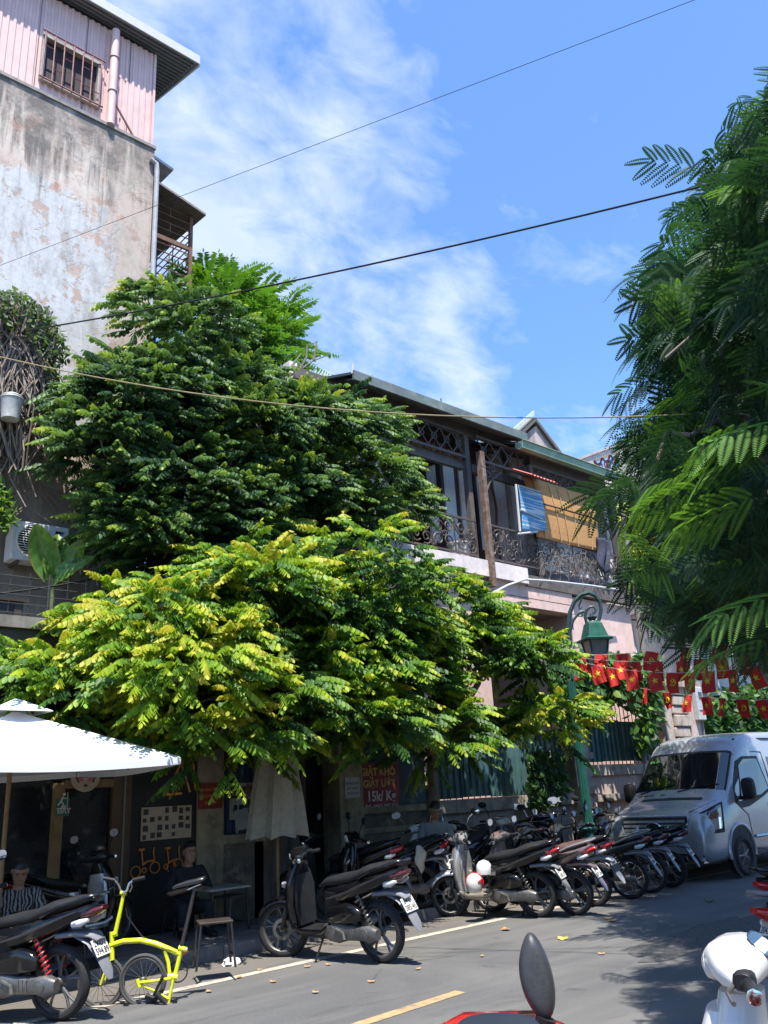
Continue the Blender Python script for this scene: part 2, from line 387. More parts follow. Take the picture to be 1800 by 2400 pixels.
a = W(108, 77, YW); b_ = W(238, 150, YW); c_ = W(230, 245, YW); wx0, wx1, wz0, wz1 = a.x, b_.x, (c_.z + W(97, 172, YW).z) / 2, (a.z + b_.z) / 2
xs = [-8 + .9 * i for i in range(20)]
for x in xs:
    x2 = min(x + .9, XR - .03)
    if x2 - x < .1: continue
    segs = [(z_top + .06, ztc)]
    if x < wx1 and x2 > wx0: # sheets round the window opening
        if x < wx0: hp(corr(x, wx0, YW + .12, wz0, wz1), 'metal_sheet', m_pink)
        if x2 > wx1: hp(corr(wx1, x2, YW + .12, wz0, wz1), 'metal_sheet', m_pink)
        segs = [(z_top + .06, wz0), (wz1, ztc)]
    for z0, z1 in segs: hp(corr(x, x2, YW + .12, z0, z1), 'metal_sheet', m_pink)
hp(MB().bb(XR - .05, XR - .0, YW + .08, YW + .4, z_top + .05, ztc), 'corner_flashing', m_pink)
wf = MB()
for x0, x1, z0, z1 in ((wx0 - .03, wx0 + .04, wz0, wz1), (wx1 - .04, wx1 + .03, wz0, wz1), (wx0 - .03, wx1 + .03, wz1 - .03, wz1 + .05), (wx0 - .03, wx1 + .03, wz0 - .05, wz0 + .02)): wf.bb(x0, x1, YW + .03, YW + .15, z0, z1)
win = hp(wf, 'window', M('weathered_frame', (.38, .34, .31), .7, dirt=((.15, .12, .1), .7)))
hp(MB().bb(wx0, wx1, YW + .13, YW + .15, wz0, wz1), 'pane', M('dark_red_interior', (.022, .012, .014), .7), win)
nb = 6
for i in range(nb + 1):
    x = wx0 + (wx1 - wx0) * i / nb; hp(MB().cyl((x, YW - .01, wz0 - .05), (x, YW - .01, wz1 + .07), .014, n=8), 'bar', m_redbar, win)
    if i < nb:
        x2 = wx0 + (wx1 - wx0) * (i + 1) / nb
        for zz in ([.72] if i % 2 == 0 else [.3]) + ([.3] if i == 4 else []):
            z = wz0 + (wz1 - wz0) * (zz - .04 * (i % 3)); hp(MB().cyl((x, YW - .01, z), (x2, YW - .01, z), .011, n=6), 'bar', m_redbar, win)
for z in (wz0 - .05, wz1 + .06): hp(MB().cyl((wx0 - .06, YW - .012, z), (wx1 + .08, YW - .012, z), .016, n=8), 'bar', m_redbar, win)
px_ = W(268, 120, YW).x
hp(MB().cyl((px_, YW - .03, z_top + .05), (px_, YW - .03, ztc - .1), .078, n=18), 'downpipe', m_pink, smooth=True)
for z in (z_top + .85, z_top + 1.7): hp(MB().torus((px_, YW - .03, z), (0, 0, 1), .08, .012, 20, 6), 'pipe_clip', m_rust, smooth=True)
hp(MB().box((px_ + .3, YW - .01, z_top + .32), (.03, .03, .85), Matrix.Rotation(-.62, 3, 'Y')), 'loose_batten', m_rust)
# roof: one slope up to a ridge behind, overhanging to the right
cr = W(465, 149, YW - .22)
def roofp(x, y, dz=0): return Vector((x, y, cr.z + (y - (YW - .22)) * .30 + dz))
rb = MB().add([roofp(-8, YW - .22, .14), roofp(cr.x, YW - .22, .14), roofp(cr.x, 18, .14), roofp(-8, 18, .14), roofp(-8, YW - .22, .03), roofp(cr.x, YW - .22, .03), roofp(cr.x, 18, .03), roofp(-8, 18, .03)],
              [(0, 1, 2, 3), (7, 6, 5, 4), (0, 4, 5, 1), (1, 5, 6, 2), (2, 6, 7, 3), (3, 7, 4, 0)])
roof = hp(rb, 'roof', m_zinc)
b = MB(); n = 0
y = YW - .2
while y < 17.9:
    b.bb(-8, cr.x - .05, 0, 0, 0, 0) if False else None
    p0 = roofp(-7.9, y, .0); p1 = roofp(cr.x - .04, y, .0)
    b.tube([p0, p1], .026, 6); y += .125
hp(b, 'soffit_rib', m_soff, roof)
hp(MB().bb(-8, cr.x + .02, YW - .25, YW - .223, cr.z - .02, cr.z + .2), 'fascia', m_wht, roof)
e = MB(); p0, p1 = roofp(cr.x + .012, YW - .22, -.05), roofp(cr.x + .012, 18, -.05)
e.add([p0, p1, p1 + Vector((0, 0, .2)), p0 + Vector((0, 0, .2)), p0 + Vector((.03, 0, 0)), p1 + Vector((.03, 0, 0)), p1 + Vector((.03, 0, .2)), p0 + Vector((.03, 0, .2))], [(0, 1, 2, 3), (4, 7, 6, 5), (0, 3, 7, 4), (0, 4, 5, 1), (3, 2, 6, 7)])
hp(e, 'barge_board', m_wht, roof)
pt = W(368, 395, YW); pb = W(350, 868, YW)
hp(MB().tube([(XR - .1, YW - .05, pt.z + .1), (XR + .02, YW - .06, pt.z + .05), (XR + .04, YW - .06, pt.z - .1), (XR + .04, YW - .06, 2.0)], .05, 12), 'waste_pipe', M('grey_pvc', (.36, .37, .38), .5, dirt=((.2, .18, .16), .6)), smooth=True)
# caged balcony on the far side of the corner
ct = W(448, 493, 13.3); cbm = W(448, 690, 13.3); cx0, cx1, cy0, cy1, cz0, cz1 = XR + .08, ct.x, 13.3, 15.6, cbm.z, ct.z
cage = hp(MB().bb(XR + .002, cx1 + .05, cy0, cy1, cz0 - .12, cz0), 'balcony', m_rust)
for (x, y) in ((cx1, cy0), (cx0, cy0), (cx1, cy1)): hp(MB().bb(x - .035, x + .035, y - .035, y + .035, cz0, cz1 + .12), 'post', m_rust, cage)
hp(MB().bb(cx0, cx1, cy0 - .02, cy0 + .02, cz1, cz1 + .06), 'rail', m_rust, cage); hp(MB().bb(cx1 - .02, cx1 + .02, cy0, cy1, cz1, cz1 + .06), 'rail', m_rust, cage)
zm = cz0 + (cz1 - cz0) * .52; hp(MB().bb(cx0, cx1, cy0 - .025, cy0 + .025, zm - .05, zm + .05), 'rail', m_rust, cage)
nr = 11
for i in range(1, nr):
    z = cz0 + (cz1 - cz0) * i / nr
    hp(MB().cyl((cx0, cy0, z), (cx1, cy0, z), .013, n=6), 'bar', m_rust, cage); hp(MB().cyl((cx1, cy0, z), (cx1, cy1, z), .013, n=6), 'bar', m_rust, cage)
    for q in ([.55] if i % 2 else [.22]):
        x = cx0 + (cx1 - cx0) * q; hp(MB().cyl((x, cy0, z), (x, cy0, z + (cz1 - cz0) / nr), .012, n=6), 'bar', m_rust, cage)
for q in (.33, .66): hp(MB().cyl((cx1, cy0 + (cy1 - cy0) * q, cz0), (cx1, cy0 + (cy1 - cy0) * q, cz1), .012, n=6), 'bar', m_rust, cage)
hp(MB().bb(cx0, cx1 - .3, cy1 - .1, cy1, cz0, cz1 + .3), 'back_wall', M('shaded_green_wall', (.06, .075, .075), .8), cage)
sh = hp(MB().bb(cx0 + .05, cx0 + .3, cy1 - .16, cy1 - .102, cz0 + 1.0, cz1 - .15), 'shutter', m_wht, cage)
rc = W(483, 505, 13.0); rl = W(372, 425, 13.0)
cro = MB().add([(XR, 13.0, rl.z), (rc.x, 13.0, rc.z), (rc.x, 15.9, rc.z + .3), (XR, 15.9, rl.z + .3), (XR, 13.0, rl.z + .05), (rc.x, 13.0, rc.z + .05), (rc.x, 15.9, rc.z + .35), (XR, 15.9, rl.z + .35)],
               [(3, 2, 1, 0), (4, 5, 6, 7), (0, 1, 5, 4), (1, 2, 6, 5), (2, 3, 7, 6)])
hp(cro, 'balcony_roof', M('rust_brown_sheet', (.20, .15, .14), .7, dirt=((.3, .24, .2), .5)))
a0 = W(378, 395, 13.6); a1 = W(396, 410, 13.6)
hp(MB().add([(XR, 13.4, a0.z + .1), (a1.x, 13.4, a1.z), (a1.x, 16, a1.z + .25), (XR, 16, a0.z + .35)], [(0, 1, 2, 3)]), 'upper_eave', m_zinc, thick=.06)

# ================================================================== cafe and old house on the street line
F = 11.0
m_black = M('black_shopfront', (.012, .012, .013), .45, var=.3)
m_brown = M('dark_brown_panel', (.035, .026, .02), .5, var=.35, scale=4)
m_wood = M('honey_wood', (.24, .15, .065), .6, var=.3, scale=5)
m_old = plaster('yellow_old_plaster', (.36, .31, .20), (.10, .085, .06), .75, 2.4, peel=(.20, .17, .13), streak=.6)
m_old2 = plaster('brown_old_plaster', (.20, .17, .125), (.06, .055, .045), .8, 2.2, peel=(.26, .22, .16))
m_blue = M('blue_shutter_paint', (.022, .05, .10), .6, var=.3)
m_or = M('orange_paint', (.75, .27, .05), .5, var=.1)
def F_(px, py, dy=0.0): return W(px, py, F + dy)
XP = F_(462, 1800).x
ca = empty('cafe_building', (0, 0, 0), 0, 'black fronted single storey cafe with glass door and timber frame', 'cafe')
def cp(b, name, mat, par=None, **kw): return b.build(name, mat, par or ca, **kw)
cp(MB().bb(-8, XP, F + .12, YW - .01, .1, 3.9), 'back_wall', m_black)
cp(MB().bb(-8, XP, F - .12, YW - .012, 3.9, 4.05), 'roof_slab', plaster('terrace_cement', (.22, .2, .17), (.08, .07, .06), .7))
xg0, xg1 = F_(128, 1900).x, F_(258, 1900).x
zb = F_(200, 1835).z
cp(MB().bb(-8, xg0 - .02, F + .06, F + .1, .55, 3.3), 'shop_window', m_glassd)
cp(MB().bb(-8, xg0 - .02, F + .0, F + .1, .12, .55), 'plinth', m_brown)
for x in (-4.2, -1.4, .7, 2.3): cp(MB().bb(x, x + .09, F - .02, F + .1, .55, 3.3), 'mullion', m_brown)
dr = cp(MB().bb(xg0, xg1, F + .05, F + .09, .14, zb - .06), 'glass_door', m_glassd)
cp(MB().bb(xg0 - .02, xg0 + .1, F - .03, F + .1, .12, zb + .01), 'door_post', m_wood); cp(MB().bb(xg1 + .02, xg1 + .28, F - .02, F + .1, .12, 3.0), 'door_post', M('brown_stained_wood', (.11, .07, .035), .6))
cp(MB().bb(xg0 + .1, xg1 + .02, F - .03, F + .1, zb - .06, zb + .04), 'door_lintel', m_wood)
cp(MB().bb(xg0, xg1, F + .0, F + .1, zb + .04, 3.3), 'transom', m_black)
cp(MB().bb(xg1 + .28, XP, F, F + .12, .12, 3.3), 'side_panel', m_black)
cp(MB().bb(-8, XP, F - .06, F + .12, 3.3, 3.9), 'fascia', m_brown)
cp(MB().cyl((F_(288, 1900).x, F - .04, .12), (F_(288, 1900).x, F - .04, 3.2), .012, n=8), 'conduit', M('grey_conduit', (.2, .2, .2), .4))
def sign(name, px0, py0, px1, py1, mat, label, cat='sign', dy=-.02, th=.02, Y=None):
    Y = F if Y is None else Y
    p = W(px0, py0, Y + dy); q = W(px1, py1, Y + dy); cx, cz = (p.x + q.x) / 2, (p.z + q.z) / 2; w, h = abs(q.x - p.x), abs(p.z - q.z)
    r = empty(name, (cx, Y + dy, cz), 0, label, cat)
    MB().box((0, 0, 0), (w, th, h)).build('board', mat, r); return r, w, h, -th / 2 - .002
# green push sign
m_green = M('green_sign', (.03, .15, .10), .5); m_sw = M('sign_white', (.62, .62, .58), .6); m_red = M('red_sign', (.24, .028, .025), .6, var=.3, scale=5); m_sy = M('sign_yellow', (.55, .40, .10), .6)
r, w, h, y = sign('push_sign', 131, 1871, 160, 1912, m_green, 'small green push sign with pictogram on the cafe glass door')
txt('ĐẨY', .085, m_sw, r, (0.02, y, -h * .23), bold=.002)
b = MB(); b.tube([(-.06, y, .02), (-.02, y, .07), (.0, y, .12)], .012, 6); b.tube([(.0, y, .1), (.05, y, .11)], .008, 6); b.tube([(-.02, y, .07), (.01, y, .03), (-.01, y, -.01)], .01, 6); b.lathe([(.0, -.004), (.02, 0), (0, .004)], (.015, y, .15), (0, 1, 0), 12)
b.build('pictogram', m_sw, r)
MB().bb(.055, .062, y - .002, y, -.01, .17).build('pictogram_frame', m_sw, r); MB().bb(-.08, .062, y - .002, y, -.02, -.012).build('pictogram_frame', m_sw, r)
# round face emblem
p = F_(196, 1820); r = empty('round_emblem', (p.x, F - .06, p.z), 0, 'round cream sign with a pink smiling face over cafe door', 'sign')
m_cream = M('cream_board', (.50, .41, .30), .6); m_pk = M('pink_print', (.50, .17, .17), .6); m_ink = M('black_ink', (.015, .015, .015), .6)
MB().lathe([(.19, .012), (.19, -.012)], axis=(0, 1, 0), n=36).build('board', m_cream, r)
b = MB()
for s in (-1, 1): b.lathe([(.075, -.016), (.075, -.0125)], (s * .055, 0, .015), (0, 1, 0), 20)
b.build('cheeks', m_pk, r)
b = MB(); b.tube([(-.13, -.017, .0), (-.12, -.017, .08), (-.07, -.017, .115), (0, -.017, .08), (.07, -.017, .115), (.12, -.017, .08), (.13, -.017, .0), (.09, -.017, -.08)], .008, 6); b.tube([(-.13, -.017, 0), (-.09, -.017, -.08)], .008, 6); b.tube([(-.02, -.017, -.12), (.0, -.017, -.105), (.02, -.017, -.12)], .012, 6)
b.build('outline', m_ink, r)
MB().tube([(-.045, -.018, -.015), (0, -.018, -.035), (.045, -.018, -.015)], [.004, .014, .004], 6).build('smile', m_sw, r)
# photo board and orange bicycle decals
r, w, h, y = sign('photo_board', 332, 1893, 447, 1962, m_cream, 'cream board of small dark photographs on black cafe wall', 'notice board')
m_ph = M('photo_print', (.05, .048, .042), .5, var=.5, scale=18)
rr = random.Random(4); px_w = w / 7; phm = None
for i in range(7):
    for j in range(4):
        if rr.random() < .12: continue
        a, b2 = px_w * rr.uniform(.42, .72), h / 4 * rr.uniform(.45, .75)
        MB().box((-w / 2 + px_w * (i + .5) + rr.uniform(-.01, .01), y - .001, -h / 2 + h / 4 * (j + .5) + rr.uniform(-.012, .012)), (a, .003, b2)).build('photograph', m_ph, r)
def bike_decal(px, py, folded, label):
    p = F_(px, py); r = empty('bicycle_decal', (p.x, F - .012, p.z), 0, label, 'wall decal', 'orange bicycle pictures on the cafe wall')
    T = lambda c, rad: MB().torus((c[0], 0, c[1]), (0, 1, 0), rad, .008, 24, 6)
    pts = [(-.14, -.1), (-.02, -.09), (.13, -.07)] if not folded else [(-.08, -.06), (.0, -.07), (.10, -.05)]
    for q, rad in zip(pts, (.068, .028, .068) if not folded else (.03, .066, .066)): T(q, rad).build('wheel', m_or, r)
    b = MB(); b.tube([(-.04, -.004, -.02), (.02, -.004, .015), (.12, -.004, .02)], .012, 6); b.tube([(-.04, -.004, -.03), (-.07, -.004, .16)], .009, 6); b.tube([(.12, -.004, .02), (.10, -.004, .12), (.11, -.004, .18)], .008, 6); b.tube([(-.105, -.004, .165), (-.03, -.004, .165)], .014, 6)
    b.build('frame', m_or, r)
bike_decal(341, 2022, False, 'orange unfolded bicycle picture on black wall, the one further left')
bike_decal(401, 2018, True, 'orange folded bicycle picture on black wall, the one nearer the pillar')
p = F_(385, 1810); r = empty("triangle_sign", (p.x, F - .5, p.z), 0, 'orange metal triangle frame sign hanging at the umbrella corner', 'hanging sign')
MB().tube([(-.22, 0, -.3), (-.02, 0, .1), (.16, 0, .12), (.2, 0, -.25)], .012, 6).build('frame', m_or, r); MB().tube([(-.02, 0, .1), (.12, 0, -.28)], .012, 6).build('strut', m_or, r); MB().tube([(-.22, 0, -.3), (0, 0, -.29)], .016, 6).build('strut', m_or, r); MB().bb(.0, .2, -.01, .01, .12, .26).build('plate', m_or, r)

ho = empty('old_house', (0, 0, 0), 0, 'low old house with stained yellow pillars and dark doorway', 'house')
def op(b, name, mat, par=None, **kw): return b.build(name, mat, par or ho, **kw)
XE = F_(1012, 1850).x
xa, xb, xc, xd, xe, xf = XP, F_(521, 1800).x, F_(598, 1850).x, F_(712, 1880).x, F_(795, 1880).x, F_(846, 1850).x
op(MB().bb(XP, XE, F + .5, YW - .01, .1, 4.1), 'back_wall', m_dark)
op(MB().bb(xa, xb, F - .05, F + .4, .1, 4.0), 'pillar', m_old)
op(MB().bb(xe - .02, xf, F - .05, F + .4, .1, 4.0), 'pillar', m_old)
zw0, zw1 = F_(560, 1955).z, F_(560, 1785).z
op(MB().bb(xb, xc + .15, F + .02, F + .4, .1, zw0 - .12), 'parapet_wall', m_old2)
op(MB().bb(xb - .0, xc + .2, F - .03, F + .35, zw0 - .12, zw0), 'sill', m_old)
wn = op(MB().bb(xb, xc, F + .1, F + .14, zw0, zw1), 'window', m_blue)
for i in range(5): op(MB().bb(xb + (xc - xb) * (i + .1) / 5, xb + (xc - xb) * (i + .85) / 5, F + .085, F + .1, zw0 + .03, zw1 - .03), 'slat', m_blue, wn)
op(MB().bb(xb, xc, F + .05, F + .4, zw1, 4.0), 'lintel_wall', m_brown)
op(MB().bb(xc, xd - .02, F + .02, F + .4, .1, 4.0), 'wall', m_old2)
op(MB().bb(xd - .05, xd + .03, F - .02, F + .2, .1, 2.6), 'door_jamb', m_brown)
op(MB().bb(xd, xe, F - .0, F + .4, 2.55, 4.0), 'door_head', m_old2)
op(MB().bb(xd, xe, F - .1, F + .45, .1, .2), 'door_step', m_kerb)
zl = F_(900, 1905).z
op(MB().bb(xf, XE, F + .02, F + .4, .1, zl), 'dado_wall', m_old2)
op(MB().bb(xf, XE + .05, F - .05, F + .4, zl, zl + .1), 'ledge', m_old); op(MB().bb(xf, XE + .05, F - .02, F + .4, zl - .3, zl - .22), 'ledge', m_old)
op(MB().bb(xf, XE, F + .15, F + .4, zl + .1, 4.0), 'boarding', M('dark_teal_boarding', (.02, .045, .06), .6, var=.3))
op(MB().bb(XP, XE, F - .15, YW - .012, 4.0, 4.12), 'roof_slab', m_old2)
r, w, h, y = sign('house_number_plate', 816, 1764, 832, 1785, m_ink, 'black plate with white number six on the yellow pillar', dy=-.062)
txt('6', h * .95, m_sw, r, (0, y, 0), bold=.001)
r, w, h, y = sign('paper_notice', 808, 1822, 844, 1869, M('notice_paper', (.50, .50, .50), .8), 'white paper notice taped to pillar below the house number', 'notice', dy=-.062, th=.006)
for i, s in enumerate(('KHÔNG ĐƯỢC', 'CHO XE MÁY', 'THUẬN TIỆN')): txt(s, .046, m_ink, r, (0, y, .06 - .075 * i), sx=.86, ext=.0006)
r, w, h, y = sign('laundry_sign', 845, 1788, 938, 1898, m_red, 'dark red laundry price sign with yellow and white lettering', dy=.0)
txt('GIẶT KHÔ', .165, m_sy, r, (-.05, y, h * .30), sx=.98, bold=.004); txt('GIẶT ƯỚT', .155, m_sy, r, (-.03, y, h * .06), sx=.98, bold=.004)
txt('15k/ Kg', .22, m_sw, r, (0.0, y, -h * .2), sx=.92, bold=.004); txt('ĐT: 0983 097 522', .098, m_sw, r, (0.0, y, -h * .41))
r, w, h, y = sign('red_pillar_notice', 465, 1836, 520, 1894, m_red, 'small red notice board with yellow text lines on left pillar', 'notice', dy=-.062)
for i, (s, q) in enumerate((('KHU DÂN CƯ VĂN HÓA', .8), ('ĐỂ XE ĐÚNG NƠI', 1.0), ('QUY ĐỊNH', 1.0))): txt(s, .05, m_or, r, (0, y, .08 - .085 * i), sx=q * .72, bold=.001)
r, w, h, y = sign('phone_poster', 538, 1836, 592, 1918, M('poster_paper', (.44, .41, .34), .7), 'poster with number 13 and phone pictures on blue shutter', 'poster', dy=.075, th=.005)
MB().box((-.04, y, .12), (w * .72, .003, .16)).build('black_panel', m_ink, r); txt('13', .13, m_sy, r, (-.11, y - .003, .12), bold=.003); MB().box((.1, y - .004, .13), (.12, .003, .2), Matrix.Rotation(.5, 3, 'Y')).build('hand_print', M('hand_print', (.24, .14, .09), .7), r)
for i in range(2): MB().box((-.1 + .09 * i, y, -.1), (.06, .003, .1), Matrix.Rotation(.2, 3, 'Y')).build('phone_print', m_ink, r)
MB().box((.1, y, -.04), (.17, .003, .12)).build('photo_print', m_ph, r)
r, w, h, y = sign('grey_poster', 551, 1897, 596, 1948, M('poster_grey', (.36, .38, .36), .7), 'tilted grey paper poster overlapping the poster above it', 'poster', dy=.066, th=.004); r.rotation_euler = (0, -.1, 0)
MB().box((.11, y, .02), (.08, .003, .24)).build('black_print', m_ink, r); MB().box((-.05, y, -.14), (.15, .003, .04)).build('dark_print', m_ph, r)
# ================================================================== garden wall with teal fence
m_pkw = plaster('pink_lime_plaster', (.52, .40, .345), (.24, .19, .16), .45, 1.6, streak=.35)
m_stone = plaster('mouldy_stone', (.46, .38, .31), (.13, .11, .09), .7, 3.0, streak=.75)
m_mould = plaster('mossy_ledge', (.40, .34, .27), (.09, .085, .06), .8, 4.0, streak=.7)
m_teal = M('teal_steel_sheet', (.055, .125, .135), .5, var=.3, scale=3, dirt=((.16, .22, .22), .5), spec=.4)
m_iron = M('dark_wrought_iron', (.075, .058, .048), .6, var=.4, dirt=((.20, .11, .07), .6))
gw = empty('garden_wall', (0, 0, 0), 0, 'low pink plastered garden wall with mouldy ledges behind the motorbikes', 'wall')
def gp(b, name, mat, par=None, **kw): return b.build(name, mat, par or gw, **kw)
xg = XE + .02; xp0, xp1 = F_(1340, 1800).x, F_(1378, 1800).x; xq0, xq1 = F_(1548, 1650).x, F_(1628, 1650).x
gp(MB().bb(xg, xp0, F + .03, F + .4, .1, 1.28), 'wall_face', m_stone); gp(MB().bb(xp1, xq0, F + .03, F + .4, .1, 1.28), 'wall_face', m_pkw)
gp(MB().bb(xg, xp0, F - .07, F + .42, 1.28, 1.5), 'ledge', m_mould); gp(MB().bb(xp1, xq0, F - .07, F + .42, 1.28, 1.42), 'ledge', m_mould)
gp(MB().bb(xg, xp0, F - .02, F + .4, .9, 1.0), 'moulding', m_mould); gp(MB().bb(xp1, xq0, F - .02, F + .4, .86, .96), 'moulding', m_mould)
gp(MB().bb(xg, xq0, F - .05, F + .03, .1, .45), 'plinth', m_stone)
gp(MB().bb(xp1, xq0, F + .0, F + .36, 1.42, 1.80), 'upper_wall', m_pkw); gp(MB().bb(xp1, xq0, F - .06, F + .4, 1.80, 2.02), 'upper_ledge', m_mould)
gp(MB().bb(xp0, xp1, F - .12, F + .45, .1, 1.45), 'pier', m_pkw); gp(MB().bb(xp0 - .06, xp1 + .06, F - .18, F + .5, 1.45, 1.6), 'pier_band', m_stone)
gp(MB().bb(xp0 + .02, xp1 - .02, F - .08, F + .42, 1.6, 3.0), 'pier', m_stone); gp(MB().bb(xp0 - .05, xp1 + .05, F - .14, F + .48, 2.15, 2.27), 'pier_band', m_stone); gp(MB().bb(xp0 - .08, xp1 + .08, F - .18, F + .5, 3.0, 3.15), 'pier_cap', m_mould)
tf = empty('teal_fence', (0, 0, 0), 0, 'dark teal corrugated fence standing on the wall left of the lamp', 'fence')
tf2 = empty('teal_fence', (0, 0, 0), 0, 'teal corrugated fence under hanging vines right of the lamp', 'fence')
def fence(root, x0, x1, z0, z1):
    n = max(1, round((x1 - x0) / .85)); w = (x1 - x0) / n
    for i in range(n):
        o = corr(x0 + i * w, x0 + (i + 1) * w - .012, F + .18 + random.uniform(0, .012), z0 + random.uniform(-.02, .02), z1 + random.uniform(-.03, .03), .17, .035).build('metal_sheet', m_teal, root)
    MB().bb(x0, x1, F + .2, F + .24, z0 + .15, z0 + .2).build('rail', m_iron, root); MB().bb(x0, x1, F + .2, F + .24, z1 - .2, z1 - .15).build('rail', m_iron, root)
    x = x0 + .06
    while x < x1:
        MB().tube([(x, F + .26, z0 - .12), (x, F + .26, z1 + .32), (x, F + .26, z1 + .42)], [.011, .011, .002], 5).build('iron_bar', m_iron, root); x += .16
fence(tf, xg + .15, xp0 - .05, 1.53, 2.75); fence(tf2, xp1 + .05, xq0 - .1, 2.1, 2.98)
gpst = empty('gate_post', (0, 0, 0), 0, 'old stone gate post with rough blocks behind the van roof', 'gate post')
zt = F_(1585, 1612).z
wq = (xq1 - xq0)
MB().bb(xq0, xq0 + wq * .22, F - .05, F + .5, .1, zt).build('side_face', m_stone, gpst)
MB().bb(xq0 + wq * .68, xq1, F - .1, F + .5, .1, zt).build('flat_face', m_pkw, gpst)
MB().bb(xq0 + wq * .22, xq0 + wq * .68, F + .02, F + .5, .1, zt).build('core', m_mould, gpst)
z = .15; i = 0
while z < zt - .15:
    h = .2 + .05 * (i % 3); MB().bb(xq0 + wq * .23 + .03 * (i % 2), xq0 + wq * .67 - .04 * ((i + 1) % 2), F - .09 - .03 * (i % 2), F + .02, z, z + h - .03).build('stone_block', m_stone, gpst, bevel=.02); z += h; i += 1
MB().bb(xq0 - .12, xq1 + .12, F - .2, F + .6, zt, zt + .16).build('post_cap', m_mould, gpst)
p = F_(1622, 1650); r = empty('meter_box', (p.x, F - .14, p.z), 0, 'grey electricity meter box fixed on the gate post', 'meter box')
MB().bb(-.17, .17, -.1, .04, -.42, .4).build('case', M('grey_plastic', (.42, .43, .42), .5), r, bevel=.02); MB().bb(-.06, .1, -.112, -.1, .1, .27).build('dial_window', m_glassd, r); MB().bb(-.12, .12, -.108, -.1, -.2, -.17).build('seam', m_iron, r); MB().cyl((.1, 0, -.42), (.1, .02, -2.2), .025, n=8).build('conduit', M('grey_conduit', (.2, .2, .2), .4), r)

# ================================================================== florist house
YB = 12.0
def B_(px, py, dy=0.0): return W(px, py, YB + dy)
m_lilac = plaster('pale_lilac_plaster', (.72, .64, .62), (.30, .26, .25), .35, 1.4, streak=.3)
m_pinkw = plaster('salmon_pink_wall', (.66, .465, .41), (.34, .25, .21), .4, 1.2, streak=.25)
m_timb = plaster('black_old_timber', (.095, .08, .074), (.16, .14, .13), .5, 6, streak=.5)
m_rtim = plaster('rust_streaked_timber', (.14, .075, .045), (.35, .30, .26), .45, 7, peel=(.05, .05, .05))
m_brwn = M('brown_door_timber', (.055, .028, .022), .5, var=.3)
m_gut = M('green_gutter', (.21, .31, .20), .55, var=.2, scale=3, dirt=((.10, .11, .09), .5))
m_rgrn = M('grey_green_roof_edge', (.12, .145, .135), .6, var=.25, scale=4, dirt=((.28, .30, .26), .5))
fl = empty('florist_house', (0, YB, 0), 0, 'old colonial two storey house with pink wall and iron balcony', 'house')
def fp(b, name, mat, par=None, **kw):
    o = b.build(name, mat, par or fl, **kw)
    if par is None: o.location = (0, -YB, 0)
    return o
xL = 8.9; e0 = W(1020, 1290, YB); e1 = W(1222, 1356, YB); xe1 = W(1228, 1360, YB).x; xC1 = W(1125, 1200, YB).x; xC2 = W(1446, 1290, YB).x; xR = xC2 + .35
zfl = W(1120, 1310, YB).z; zle = W(1125, 1352, YB).z
xo0, xo1 = W(1186, 1420, YB).x - .6, W(1352, 1500, YB).x
zo = W(1250, 1425, YB).z
fp(MB().bb(xL, xo0, YB + .12, 18, .1, zle), 'lower_wall', m_pinkw); fp(MB().bb(xo1, xR, YB + .1, 18, .1, zle - .05), 'lower_wall', m_pinkw)
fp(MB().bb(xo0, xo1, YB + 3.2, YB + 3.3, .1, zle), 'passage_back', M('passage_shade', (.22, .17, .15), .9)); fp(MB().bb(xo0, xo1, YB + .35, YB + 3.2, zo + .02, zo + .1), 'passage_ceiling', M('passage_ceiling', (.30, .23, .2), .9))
# pierced beam across the passage
zb0, zb1 = zo, zle
fp(MB().bb(xo0, xo1, YB - .02, YB + .35, zb0, zb0 + .2), 'beam', m_pinkw); fp(MB().bb(xo0, xo1, YB - .02, YB + .35, zb1 - .3, zb1), 'beam', m_pinkw)
for q in (0, .3, .64, .96):
    x = xo0 + (xo1 - xo0) * q; fp(MB().bb(x, x + .16, YB + .0, YB + .34, zb0 + .2, zb1 - .3), 'beam_strut', m_pinkw)
fp(MB().bb(xo0, xo1, YB + .5, YB + .6, zb0 + .1, zb1), 'beam_back', m_pinkw)
fp(MB().bb(xo1 + .1, xR - .1, YB - .04, YB + .1, zo - 1.0, zo - .92), 'string_course', plaster('brick_red_trim', (.30, .13, .09), (.12, .07, .05), .5, 4))
fp(MB().bb(xL, xe1, YB - .14, YB + .1, zle, zfl - .04), 'balcony_edge', m_lilac)
fp(MB().bb(xe1, xR, YB - .06, YB + .1, zle - .02, zfl - .16), 'balcony_edge', m_timb)
fp(MB().bb(xL, xR, YB + .1, 18, zfl - .2, zfl - .04), 'balcony_floor', m_timb)
# back wall of the balcony
YC = YB + 1.05; zsof = W(1107, 1022, YB).z
fp(MB().bb(xL - .0, xL + .2, YB + .3, 17.9, zfl, zsof + .5), 'end_wall', m_lilac)
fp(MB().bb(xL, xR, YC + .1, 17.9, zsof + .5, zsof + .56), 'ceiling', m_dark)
fp(MB().bb(xL, xR, 17.8, 18, zfl, zsof + .6), 'rear_wall', m_lilac)
def C_(px, py): return W(px, py, YC)
def cb(px0, py0, px1, py1):
    p, q = C_(px0, py0), C_(px1, py1); return min(p.x, q.x), max(p.x, q.x), min(p.z, q.z), max(p.z, q.z)
d0, d1 = C_(975, 1180).x - .5, C_(1078, 1180).x
ztop = C_(1000, 1070).z + .05
fp(MB().bb(xL, d0, YC, YC + .3, zfl, zsof + .6), 'upper_wall', m_lilac)
pa0, pa1 = C_(1087, 1180).x, C_(1106, 1180).x; pb0, pb1 = C_(1160, 1200).x, C_(1186, 1200).x
